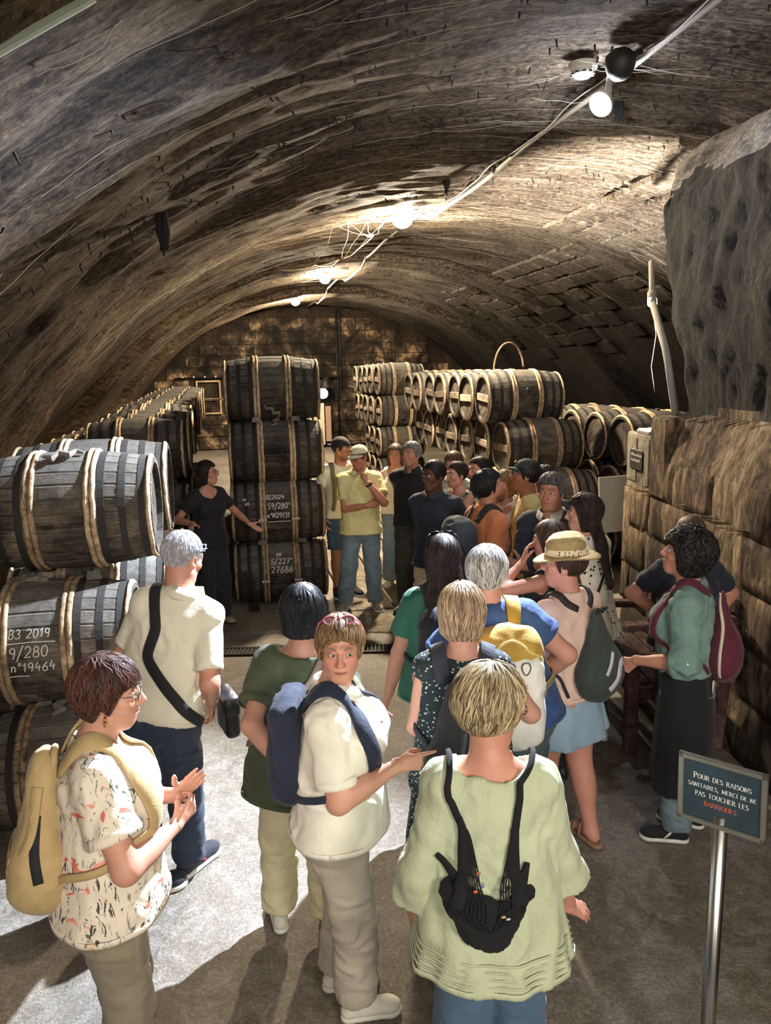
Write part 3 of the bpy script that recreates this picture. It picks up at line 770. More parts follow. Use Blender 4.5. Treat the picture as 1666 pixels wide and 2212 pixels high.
        zy, zz = np.array(Z[0]), np.array(Z[1])
        def cut(X, Y, Zc):
            y = _dot(X, Y, Zc, s.hc, R[:,1])/q; z = _dot(X, Y, Zc, s.hc, R[:,2])/q
            return (np.interp(y, zy, zz)-z)*q*.75
        o = [('u', ell(P((0,-.015-th*.15,.036)), A(.079+th,.098+th,.090+th), R), 0)]
        if style in ('bob', 'long', 'curly', 'fluffy'):
            lo_ = {'bob': -.085, 'long': -.09, 'curly': -.075, 'fluffy': -.055}[style]
            o.append(('u', loft(s.hc, R@np.diag([1,1,1]), np.array([lo_-.03, lo_, -.02, .03])*q, A(.060,.072+th,.080+th,.078+th), A(.030,.035,.03,.02), A(.060,.082+th,.094+th,.095+th)), .02*q))
        o.append(('c', Pr(cut, [-9]*3, [9]*3), .004))
        if style == 'bob': o.append(('s', ell(P((0,.04,-.095)), A(.058,.090,.075), R), .01))
        L = length or .30
        if style == 'long':
            back = s.hc+s.HRy@np.array([0,-.075*q,-.06*q]); tip = s.nb+np.array([0,-.105*s.H*s.fat**.5,0])*1.0; tip[2] = s.hc[2]-L
            mid = s.nb+np.array([0,-.062*s.H,-.02])
            for g in (-1,0,1):
                sx = s.HRy@np.array([g*.050*q,0,0])
                o.append(('u', cone(back+sx, mid+sx*1.35, .040*q, .040*q, flat=((0,1,0),.75)), .03)); o.append(('u', cone(mid+sx*1.35, tip+sx*1.5+[0,0,.03*abs(g)], .040*q, .018*q, flat=((0,1,0),.6)), .03))
        if style == 'bun': o.append(('u', ell(P((0,-.115,.02)), A(.034,.030,.036), R), .01))
        lo, hi = bounds(o, .02); v = max(.006, s.hv*1.3); g = Grid(lo, hi, v).run(o); V, F = g.mesh(2)
        rg = np.random.default_rng(seed); N = g.grad(V)
        lk = lock or (.0013*q if style == 'crop' else .0021*q); n = int(n*1.9) if style != 'crop' else n
        dn = nrm(np.array([0,0,-1.])); cr = P(crown)
        def flow(pts, nn):
            d = nrm(pts-cr); zrel = ((pts-s.hc)@R[:,2])/q
            f = d*np.clip(.6+zrel*6, .15, 1)[:,None]+dn*np.clip(.55-zrel*5, .1, 1)[:,None]
            if part is not None: f = f+np.asarray(part)@R.T
            f = f-nn*(f*nn).sum(1)[:,None]; return nrm(f)
        idx = rg.choice(len(V), min(n, len(V)), replace=False); p = V[idx]; m = len(p)
        steps = {'crop': 4, 'short': 7, 'fluffy': 8, 'bob': 11, 'long': 20, 'curly': 9, 'bun': 8}[style]
        st = (.006 if style == 'crop' else .0105)*q; pts = []; ph = rg.uniform(0, 6.28, m); off = rg.uniform(-.5, 1.6, m)*lk; dj = rg.normal(0, .16, m)
        for k in range(steps):
            nn = g.grad(p); pts.append(p+nn*off[:,None]); f = flow(p, nn)
            if wave: f = nrm(f+np.cross(nn, f)*(wave*np.sin(k*1.1+ph))[:,None])
            f = nrm(f+np.cross(nn, f)*dj[:,None])
            p = p+f*st; d = g.sample(p); p = p-g.grad(p)*np.clip(d, -.02, .02)[:,None]*(.9 if style != 'fluffy' else .7)
        pts = np.stack(pts, 1)          # m, steps, 3
        t = np.gradient(pts, axis=1); t = nrm(t); nn = g.grad(pts.reshape(-1,3)).reshape(pts.shape); b = nrm(np.cross(t, nn)); n2 = np.cross(b, t)
        tap = np.sin(np.linspace(.35, pi*.98, steps))**.7; W = lk*rg.uniform(.7, 1.5, m)
        ring = []
        for a in range(4):
            an = pi/2*a; ring.append(pts+(b*cos(an)*1.25+n2*sin(an)*.8)*(W[:,None]*tap[None])[:,:,None])
        LV = np.stack(ring, 2).reshape(-1, 3)
        base = (np.arange(m)*steps*4)[:,None,None]; kk = (np.arange(steps-1)*4)[None,:,None]; aa = np.arange(4)[None,None,:]
        a0 = base+kk+aa; a1 = base+kk+(aa+1)%4
        LF = np.stack([a0, a1, a1+4, a0+4], -1).reshape(-1, 4)
        ca, cb = np.array(lin(c1)[:3]), np.array(lin(c2)[:3])
        mixl = rg.beta(1.2, 1.2, m); lc = ca+(cb-ca)*mixl[:,None]; LC = np.repeat(lc, steps*4, 0)
        bc = ca+(cb-ca)*(np.clip(.5+.6*vnoise(V*np.array([90,90,14]), seed), 0, 1))[:,None]*.7
        V2, F2 = join([(V, F), (LV, LF)]); COL = np.concatenate([bc*.8, LC])
        s.hair_g = g; s.hair_ops = o
        s.hair_o = link('hair', np_mesh('hair', V2, F2, True, COL), s.root, HAIRM); return s.hair_o
    # ---- things worn on top
    def to_world(s, V):
        M = np.array(root_matrix(s.root)); return np.asarray(V)@M[:3,:3].T+M[:3,3]
    def thing(s, name, center, label, cat, group=None):
        c = s.to_world([center])[0]; o = empty(name, tuple(c), -s.phi, label, cat, group); o['_c'] = tuple(center); return o
    def tpart(s, th, name, VF, mat, smooth=True, parent=None, cols=None):
        c = np.array(th['_c']); V, F = (np.concatenate(VF.V), VF.F) if isinstance(VF, MB) else VF[:2]
        return link(name, np_mesh(name, np.asarray(V)-c, F, smooth, cols), parent or th, mat)
    def strap_path(s, pts, ops, off, n=40):
        pts = np.asarray(pts, float); k = len(pts)
        d = np.concatenate([[0], np.cumsum(np.linalg.norm(np.diff(pts, axis=0), axis=1))]); u = np.linspace(0, d[-1], n)
        Q = np.stack([np.interp(u, d, pts[:,i]) for i in range(3)], 1)
        for _ in range(3): Q[1:-1] = .25*Q[:-2]+.5*Q[1:-1]+.25*Q[2:]
        return snap(ops, Q, off)
    def glasses(s, mat, kind='round', parent=None, up=0.0, lens=None, name='glasses'):
        P, q = s.hpt, s.hs; mb = MB(); fr = .0020*q
        cz = .008+up; R = .021
        for g in (1,-1):
            c = np.array([g*.034, .1015, cz]); pts = []
            for k in range(21):
                a = 2*pi*k/20; x = cos(a); z = sin(a)
                if kind == 'rect': x, z = np.sign(x)*abs(x)**.5*1.12, np.sign(z)*abs(z)**.5*.70
                if kind == 'cat': z = z*.85; x = x*1.1
                pts.append(P(c+np.array([x*R, -abs(x*R+g*.0)*.12 if x*g > 0 else 0, z*R])))
            mb.tube(pts, fr, 6, cap=False)
            mb.tube([P((g*.056,.098,cz+.006)), P((g*.074,.080,cz+.008)), P((g*.0825,.01,cz+.006)), P((g*.084,-.015,cz-.004))], fr*.9, 6)
        mb.tube([P((-.013,.102,cz+.004)), P((0,.106,cz+.007)), P((.013,.102,cz+.004))], fr, 6)
        ob = s.part(name, mb, mat, parent)
        if lens is not None:
            for g in (1,-1):
                m2 = MB(); V = [P((g*.034,.1015,cz))]+[P((g*.034+.0195*cos(2*pi*k/16),.1012,cz+.0195*sin(2*pi*k/16)*(.75 if kind != 'round' else 1))) for k in range(16)]
                m2.add(V, [[0,k+1,(k+1)%16+1] for k in range(16)]); s.part('lens', m2, lens, ob)
        return ob
# ================================================================== materials of the place
def vault_mat():
    t = NT('mould_vault'); uv = t.coord('UV', (1.3, 9, 1)); uv2 = t.coord('UV', (1.0, 1.7, 1)); uv3 = t.coord('UV', (3.2, 30, 1))
    st = t.noise(uv, 1.5, 9, .68, .9); st2 = t.noise(uv3, 1.7, 6, .7, .4); big = t.noise(uv2, .55, 4, .55, .5); fine = t.noise(t.coord('UV', (1,1.6,1)), 16, 8, .72, .6)
    m = t.math('ADD', t.math('MULTIPLY', st, .22), t.math('ADD', t.math('MULTIPLY', st2, .14), t.math('ADD', t.math('MULTIPLY', big, .20), t.math('MULTIPLY', fine, .44))))
    c = t.ramp(m, [(.36, '12100d'), (.44, '3b352f'), (.50, '6c6359'), (.57, '9a9084'), (.67, 'd6ccc0')])
    # tone varies across the vault: brown at left, pale grey mid-right, dark far right
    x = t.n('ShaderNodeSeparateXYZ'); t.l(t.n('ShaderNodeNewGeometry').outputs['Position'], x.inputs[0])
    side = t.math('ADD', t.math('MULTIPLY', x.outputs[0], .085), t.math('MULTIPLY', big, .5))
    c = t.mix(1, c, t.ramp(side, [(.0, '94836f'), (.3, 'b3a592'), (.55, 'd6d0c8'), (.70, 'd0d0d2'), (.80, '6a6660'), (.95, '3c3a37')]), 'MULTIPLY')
    t.base(c); t.set(Roughness=.95); t.b.inputs['Specular IOR Level'].default_value = .15
    t.bump(t.math('ADD', t.math('ADD', st, t.math('MULTIPLY', st2, .6)), t.math('MULTIPLY', fine, .9)), .85, .03)
    return t.m
def floor_mat():
    t = NT('worn_concrete'); v = t.coord('Pos'); n1 = t.noise(v, .9, 5, .6, .4); n2 = t.noise(v, 70, 4, .7); n3 = t.noise(v, 9, 6, .65, 1.0); n4 = t.noise(v, 210, 2, .6)
    c = t.ramp(n1, [(.3, '655c50'), (.5, '7b7264'), (.7, '928a7f')])
    c = t.mix(t.ramp(n3, [(.45, 0.0), (.62, 1.0)]), c, t.mix(.5, c, 'a59d92'))
    c = t.mix(.55, c, t.ramp(n2, [(.32, '4a4a4a'), (.48, 'b8b8b8'), (.64, 'ffffff')]), 'MULTIPLY')
    t.base(c); t.b.inputs['Specular IOR Level'].default_value = .3
    t.l(t.ramp(n3, [(.4, .55), (.7, .8)]), t.b.inputs['Roughness'])
    t.bump(t.math('ADD', t.math('ADD', n2, t.math('MULTIPLY', n3, .8)), t.math('MULTIPLY', n4, .5)), .55, .012); return t.m
def stone_mat(name, cs, sc=5, dark=.5, streak=1, bd=.03, damp=False):
    t = NT(name); v = t.coord('Pos', (1,1,1/streak)); n1 = t.noise(v, 1.1, 5, .6, .5); n2 = t.noise(v, sc*4, 7, .72, .7); n3 = t.noise(v, 55, 4, .7)
    m = t.math('ADD', t.math('MULTIPLY', n1, .5), t.math('MULTIPLY', n2, .5))
    c = t.ramp(m, [(.36, cs[0]), (.46, cs[1]), (.54, cs[2]), (.64, cs[3])]); t.set(Roughness=.93)
    if damp:
        x = t.n('ShaderNodeSeparateXYZ'); t.l(t.n('ShaderNodeNewGeometry').outputs['Position'], x.inputs[0])
        c = t.mix(t.ramp(t.math('ADD', t.math('MULTIPLY', x.outputs[2], .5), t.math('MULTIPLY', t.math('SUBTRACT', n1, .5), 1.6)), [(.28, .88), (.52, 0.0)]), c, '17120e')
    t.base(c); t.b.inputs['Specular IOR Level'].default_value = .2
    t.bump(t.math('ADD', n2, t.math('MULTIPLY', n3, .5)), .9, bd); return t.m
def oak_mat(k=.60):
    t = NT('mouldy_oak'); v = t.coord('Pos'); ob = t.coord('Object', (2.2, 40, 40)); rnd = t.n('ShaderNodeObjectInfo').outputs['Random']
    g = t.noise(ob, 2.2, 5, .65, .3); n1 = t.noise(v, 3.2, 6, .65, .8); n2 = t.noise(v, 24, 6, .72, .5)
    c = t.ramp(t.math('ADD', t.math('MULTIPLY', n1, .6), t.math('MULTIPLY', g, .4)), [(.36, '1b1714'), (.45, '3d362e'), (.53, '6a5f52'), (.62, 'a39684')])
    c = t.mix(t.ramp(n2, [(.52, 0.0), (.66, .55)]), c, '8c8376')
    # dust and mould settle on the upper side of the barrel
    gx = t.n('ShaderNodeSeparateXYZ'); t.l(t.n('ShaderNodeNewGeometry').outputs['Normal'], gx.inputs[0])
    up = t.math('ADD', gx.outputs[2], t.math('MULTIPLY', t.math('SUBTRACT', n1, .5), 1.1))
    c = t.mix(t.ramp(up, [(.0, 0.0), (.8, .85)]), c, t.ramp(n2, [(.3, '6a665f'), (.7, '9a968f')]))
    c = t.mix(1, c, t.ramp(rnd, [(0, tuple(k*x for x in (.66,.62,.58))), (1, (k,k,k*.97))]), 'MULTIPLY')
    t.base(c); t.set(Roughness=.85); t.b.inputs['Specular IOR Level'].default_value = .25
    t.bump(t.math('ADD', g, n2), .6, .006); return t.m
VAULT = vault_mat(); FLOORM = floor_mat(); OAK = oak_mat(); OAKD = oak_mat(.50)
RWALL = stone_mat('stained_limestone', ['15100b', '43352a', '7c6850', 'b5a488'], 4, streak=3.0, damp=True)
RTOP = stone_mat('grey_plaster_haunch', ['2b2723', '5c554d', '8a8177', 'b5ada3'], 6, streak=.5)
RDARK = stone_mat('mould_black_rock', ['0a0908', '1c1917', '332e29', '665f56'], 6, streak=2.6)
BWALL = stone_mat('sooty_back_wall', ['0b0908', '1d1814', '40352a', 'a58a6c'], .8)
PALEST = stone_mat('pale_render', ['57503f', '8d8270', 'aa9e89', 'c9bea9'], 2)
HOOPW = stone_mat('split_chestnut_hoop', ['4a3a2c', '8f795f', 'b89d7e', 'd3bf9f'], 5, bd=.006)
HOOPD = stone_mat('dusty_chestnut_hoop', ['2a211a', '5f5245', '8a7b69', 'b5a58e'], 5, bd=.006)
IRON = plain('rusted_iron_hoop', '2a2622', .8, .3, .5, 120)
CHALK = plain('white_chalk', 'd9d6ce', .95)
# ================================================================== vault
VC = 2.9
def vz(dx): return 4.42-.060*dx**2-.0013*dx**4
def vscale(Y):
    """the vault is built in bays: a bay steps back, the rib before it hangs lower"""
    pts = [(-6,1.0),(10.15,1.0),(10.2,1.07),(15.3,1.07),(15.4,1.02),(17.6,1.02),(17.7,1.075),(20.7,1.075),(20.8,1.01),(23.0,1.01),(23.1,1.05),(27,1.05)]
    return np.interp(Y, [p[0] for p in pts], [p[1] for p in pts])
def vault_pt(dx, Y):
    s = vscale(Y); z = vz(dx)
    lower = np.clip((2.4-z)/2.4, 0, 1)
    return VC+dx*(1+(s-1)*(1+1.6*lower)), z*(1+(s-1)*.55)
def build_vault():
    th = np.linspace(-6.32, 6.32, 1500); zz = vz(th); arc = np.concatenate([[0], np.cumsum(np.hypot(np.diff(th), np.diff(zz)))])
    na = 250; a = np.linspace(0, arc[-1], na); dx = np.interp(a, arc, th)
    Ys = np.concatenate([np.arange(-5, 1.5, .2), np.arange(1.5, 10.1, .055), [10.12,10.15,10.17,10.2], np.arange(10.25, 15.3, .09), [15.3,15.35,15.4], np.arange(15.5, 17.6, .12), [17.6,17.65,17.7], np.arange(17.8, 20.7, .14), [20.7,20.75,20.8], np.arange(20.9, 23, .16), [23,23.05,23.1], np.arange(23.2, 26.1, .2), [26.15]])
    D, Y = np.meshgrid(dx, Ys, indexing='xy'); X, Z = vault_pt(D, Y); A = np.broadcast_to(a, D.shape)
    q = np.stack([A*.9, Y*2.2, 0*Y], -1); d = fnoise(q, 4, 3)*.045+fnoise(np.stack([A*.35, Y*.5, 0*Y], -1), 2, 8)*.05
    q = np.stack([A*2.2, Y*11, 0*Y], -1); d = d+fnoise(q, 2, 21)*.018
    tx = np.gradient(X, axis=1); tz = np.gradient(Z, axis=1); L = np.hypot(tx, tz)+1e-9; nx, nz = tz/L, -tx/L
    X = X+nx*d; Z = np.maximum(Z+nz*d, -.02)
    n, m = D.shape; V = np.stack([X, Y, Z], -1).reshape(-1, 3)
    i = np.arange(n-1)[:,None]*m+np.arange(m-1)[None]; F = np.stack([i, i+1, i+m+1, i+m], -1).reshape(-1, 4)
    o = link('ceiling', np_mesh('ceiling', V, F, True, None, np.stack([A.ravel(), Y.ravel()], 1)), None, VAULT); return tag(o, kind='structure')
ceiling = build_vault()
# stones that show on the right haunch and the lamp-lit left rib
def haunch_stones():
    for Y0, Y1, a0, a1, sw, sh in ((11.2, 19.5, 2.1, 4.4, .62, .40), (4.2, 9.8, 1.3, 2.6, .75, .45)):
        r = 0; dx = a0
        while dx < a1:
            y = Y0+(r % 2)*sw*.5
            while y < Y1:
                if random.random() < .62:
                    w_, ddx = sw*random.uniform(.8, 1.0), sh*.86*random.uniform(.8, 1)/math.hypot(1, .12*dx+.0052*dx**3)
                    V = []; F = [[0,1,2,3]]
                    g = []
                    for p_ in ((y, dx), (y+w_, dx), (y+w_, dx+ddx), (y, dx+ddx)):
                        X, Z = vault_pt(p_[1], p_[0]); s_ = .12*p_[1]+.0052*p_[1]**3; l = math.hypot(1, s_); n_ = np.array([-s_/l, 0, -1/l]); g.append((np.array([X, p_[0], Z]), n_))
                    c_ = sum(p for p, _ in g)/4
                    for p, n_ in g: V.append(p+n_*.02)
                    for p, n_ in g: V.append(c_+(p-c_)*.93+n_*random.uniform(.062, .075))
                    F = [[4,5,6,7],[0,1,5,4],[1,2,6,5],[2,3,7,6],[3,0,4,7]]
                    me = np_mesh('stone', V, F, False); uv = me.uv_layers.new(name='UVMap')
                    for l_ in me.loops: p = V[l_.vertex_index]; uv.data[l_.index].uv = (p[0]*.8-p[2]+3, p[1])
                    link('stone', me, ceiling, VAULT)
                y += sw
            dx += sh*.9/math.hypot(1, .12*dx+.0052*dx**3); r += 1
haunch_stones()
# ================================================================== floor, planked aisle, drain
def build_floor():
    xs = np.concatenate([np.arange(-3.8, 4.3, .06), np.arange(4.3, 9.8, .4)]); ys = np.concatenate([np.arange(-5, 7.6, .06), np.arange(7.6, 26.3, .3)])
    X, Y = np.meshgrid(xs, ys); Z = fnoise(np.stack([X*1.3, Y*1.3, 0*X], -1), 3, 4)*.006-.006-.03*(Y > 7.6)*(X > 1)
    m = len(xs); i = np.arange(len(ys)-1)[:,None]*m+np.arange(m-1)[None]; F = np.stack([i, i+1, i+m+1, i+m], -1).reshape(-1, 4)
    return tag(link('floor', np_mesh('floor', np.stack([X, Y, Z], -1).reshape(-1, 3), F), None, FLOORM), kind='structure')
floor = build_floor()
PLANK = stone_mat('dusty_plank', ['4d453a', '6d6457', '857b6c', 'a39987'], 3)
BATTEN = plain('pale_batten', 'a59a80', .7)
def planks():
    xs = [1.12, 1.62, 2.12, 2.60, 3.02]
    for r, (x0, x1) in enumerate(zip(xs[:-1], xs[1:])):
        y = 7.75-.35*r*0-(x0-1.1)*.22; k = 0
        while y < 25:
            L = 2.6 if (k or r % 2 == 0) else 1.5
            mb = MB().box(((x0+x1)/2, y+L/2, -.011), ((x1-x0)/2-.012, L/2-.012, .014), None, .006); link('plank', mb.mesh('plank'), floor, PLANK)
            if (k+r) % 2 == 0 and y < 18:
                mb = MB().box((x1, y+L*.35, -.002), (.011, L*.28, .010)); link('batten', mb.mesh('batten'), floor, BATTEN)
            y += L; k += 1
planks()
def drain():
    a = math.atan2(6.54-6.89, 1.38+.38); M = rotz(a); c = np.array([.75, 6.66, 0])
    root = empty('drain_grate', tuple(c), a, 'long dark iron drain grate set across the concrete floor', 'drain')
    fm = plain('drain_iron', '2b2925', .6, .5, .3, 80)
    mb = MB()
    for s_ in (1,-1): mb.box((0, s_*.085, .006), (1.55, .013, .008), None, .003); mb.box((s_*1.545, 0, .006), (.012, .085, .008), None, .003)
    mb.build('frame', fm, root); MB().box((0,0,-.002), (1.53,.075,.002)).build('channel', plain('drain_dark', '060505', .9), root)
    bar = MB().box((0,0,.006), (.009, .074, .007), None, .003).mesh('bar')
    for k in range(88): o = link('bar', bar, root, fm); o.location = (-1.52+.035*k, 0, 0)
drain()
# raised threshold between the drain and the barrel hall
def threshold():
    mb = MB(); a = math.atan2(7.31-7.8, 1.55+.41); M = rotz(a)
    mb.box((1.0, 7.42, -.010), (2.1, .33, .016), M, .008)
    o = mb.build('trim_1', stone_mat('threshold_slab', ['5a5142','766c5b','8a806d','9d9380'], 3)); tag(o, kind='structure')
threshold()
# ================================================================== back wall
def back_wall():
    mb = MB(); Yb = 26.0; th = np.linspace(-6.3, 6.3, 60); P = [vault_pt(np.array(d), np.array(26.0)) for d in th]
    V = [[float(x)+.0, Yb, float(z)] for x, z in P]+[[float(x), Yb, 0] for x, z in P]; n = len(P)
    mb.add(V, [[i, i+1, n+i+1, n+i] for i in range(n-1)]); o = tag(mb.build('wall_back', stone_mat('dark_mortar', ['0a0907','1b1611','2f261d','4a3c2c'], 4)), kind='structure')
    z = .02; r = 0
    while z < 4.6:
        h = random.uniform(.32, .42); x = -3.3+(r % 2)*.3
        while x < 9.2:
            w_ = random.uniform(.45, .75); xc, zc = x+w_/2, z+h/2
            if zc+h/2 < vz(xc-VC)*1.0 and not (-.95 < xc < -.2 and 1.45 < zc < 2.3):
                d = random.uniform(.02, .035); mb = MB(); a = [random.uniform(-.015,.015) for _ in range(8)]
                mb.box((xc, Yb-d/2, zc), (w_/2-.010, d/2+.01, h/2-.009), None, .012); link('stone', mb.mesh('stone'), o, BWALL)
            x += w_
        z += h; r += 1
    # two dark niches framed in pale stone
    for zc, hh in ((1.93, .26), (1.42, .20)):
        mb = MB(); fr = .055
        for sx in (-1,1): mb.box((-.58+sx*.36, Yb-.06, zc), (fr/2, .05, hh+fr), None, .01)
        for sz in (-1,1): mb.box((-.58, Yb-.06, zc+sz*(hh+fr/2)), (.36, .05, fr/2), None, .01)
        link('niche_frame', mb.mesh('niche_frame'), o, HOOPW)
    return o
wall_back = back_wall()
# wall behind the steps, never in view, closes the cellar
mb = MB().box((2.9, -4.95, 2.3), (6.6, .1, 2.4)); tag(mb.build('wall_front', RDARK), kind='structure')
# ================================================================== right wall: stained ashlar below, black overhanging rock above
def yend(z): return np.interp(z, [0, .6, 1.38, 1.40, 1.90, 1.92, 2.06, 2.08, 2.45, 3.17, 3.82, 4.2, 4.5], [6.30, 6.42, 6.45, 5.86, 5.86, 5.82, 5.80, 5.40, 5.46, 6.05, 6.33, 6.6, 6.8])
def rwx(Y, z):
    b = 3.05+.165*(Y-3.75); return b+np.interp(z, [0, .3, 1.7, 2.1, 2.5, 3.75, 4.1, 4.5], [-.06, 0, .03, .16, .21, .17, .42, .95])
def right_wall():
    zs = np.concatenate([np.arange(0, 4.55, .06)]); n = 170; V = []; U = []
    for z in zs:
        ye = float(yend(z)); ys = np.concatenate([np.linspace(-5, 1.5, 12), np.linspace(1.6, ye, n-30), ye+np.zeros(18)])
        xs = rwx(ys, z); xs[-18:] = rwx(ye, z)+np.linspace(.03, 3.2, 18)
        V.append(np.stack([xs, ys, np.full_like(xs, z)], 1))
    V = np.array(V); m = V.shape[1]
    q = V*np.array([1.6,1.6,1.3]); d = fnoise(q, 4, 31)*.06
    up = np.clip((V[...,2]-2.0)/.5, 0, 1); d = d*(.35+.55*up)+up*fnoise(V*np.array([.7,.9,.8]), 2, 40)*.16
    d2 = fnoise(V*np.array([9,9,4.]), 3, 55)*(.016+.012*up); V[...,0] -= (d+d2)*np.minimum(np.arange(m)[::-1]/6, 1)[None]; V[...,1] += (fnoise(V*3, 2, 61)*.05)*(np.arange(m) > m-21)[None]
    i = np.arange(len(zs)-1)[:,None]*m+np.arange(m-1)[None]; F = np.stack([i, i+m, i+m+1, i+1], -1).reshape(-1, 4)
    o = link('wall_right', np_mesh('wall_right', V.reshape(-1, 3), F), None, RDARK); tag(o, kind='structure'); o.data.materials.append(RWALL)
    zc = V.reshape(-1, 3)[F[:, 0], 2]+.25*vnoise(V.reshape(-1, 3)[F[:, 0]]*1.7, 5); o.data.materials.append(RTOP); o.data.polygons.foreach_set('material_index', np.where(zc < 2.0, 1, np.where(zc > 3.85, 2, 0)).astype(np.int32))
    # ashlar blocks of the lower wall, worn and uneven
    z = 0.0; r = 0
    for h in (.36, .34, .36, .33, .32):
        y = -.6+(r % 2)*.31
        while True:
            w_ = random.uniform(.5, .85); ye = min(y+w_, float(yend(z+h/2))+.02)
            if ye-y < .12: break
            N1, N2 = 7, 5; g = []
            pr = random.uniform(.012, .024)
            for a in range(N1):
                for b in range(N2):
                    u, v = a/(N1-1), b/(N2-1); Y_ = y+.006+(ye-y-.012)*u; Z_ = z+.005+(h-.010)*v
                    ed = min(min(u,1-u)*(ye-y), min(v,1-v)*h); x = float(rwx(Y_, Z_))-pr*min(1, .45+ed/.03)-random.uniform(0,.010)
                    g.append([x, Y_, Z_])
            g = np.array(g); back = g.copy(); back[:,0] += .12
            F = [[a*N2+b, a*N2+b+1, (a+1)*N2+b+1, (a+1)*N2+b] for a in range(N1-1) for b in range(N2-1)]
            k = N1*N2; rim = [a*N2 for a in range(N1)]+[(N1-1)*N2+b for b in range(1,N2)]+[a*N2+N2-1 for a in range(N1-2,-1,-1)]+[b for b in range(N2-2,0,-1)]
            F += [[rim[j], rim[(j+1)%len(rim)], rim[(j+1)%len(rim)]+k, rim[j]+k] for j in range(len(rim))]
            link('stone', np_mesh('stone', np.concatenate([g, back]), F, True), o, RWALL); y = ye
            if y >= float(yend(z+h/2))-.01: break
        z += h; r += 1
    # the squared block at the pier end and the stub above it
    for nm, c, hf, m_ in (('stone', (rwx(5.62,1.75)+.16, 5.66, 1.73), (.20,.17,.33), RWALL),):
        mb = MB().box(c, hf, rotz(-.163), .02); link(nm, mb.mesh('stone'), o, m_)
    return o
wall_right = right_wall()
# niche wall patch, left behind the first barrels
g = []
for dx in np.linspace(-5.75, -4.75, 12):
    for y in np.linspace(10.3, 11.5, 8):
        X, Z = vault_pt(np.array(dx), np.array(y)); g.append([float(X)+.10, y, float(Z)-.03])
tag(link('trim_2', np_mesh('trim_2', g, np.array([[i*8+j, i*8+j+1, (i+1)*8+j+1, (i+1)*8+j] for i in range(11) for j in range(7)])), None, PALEST), kind='structure')
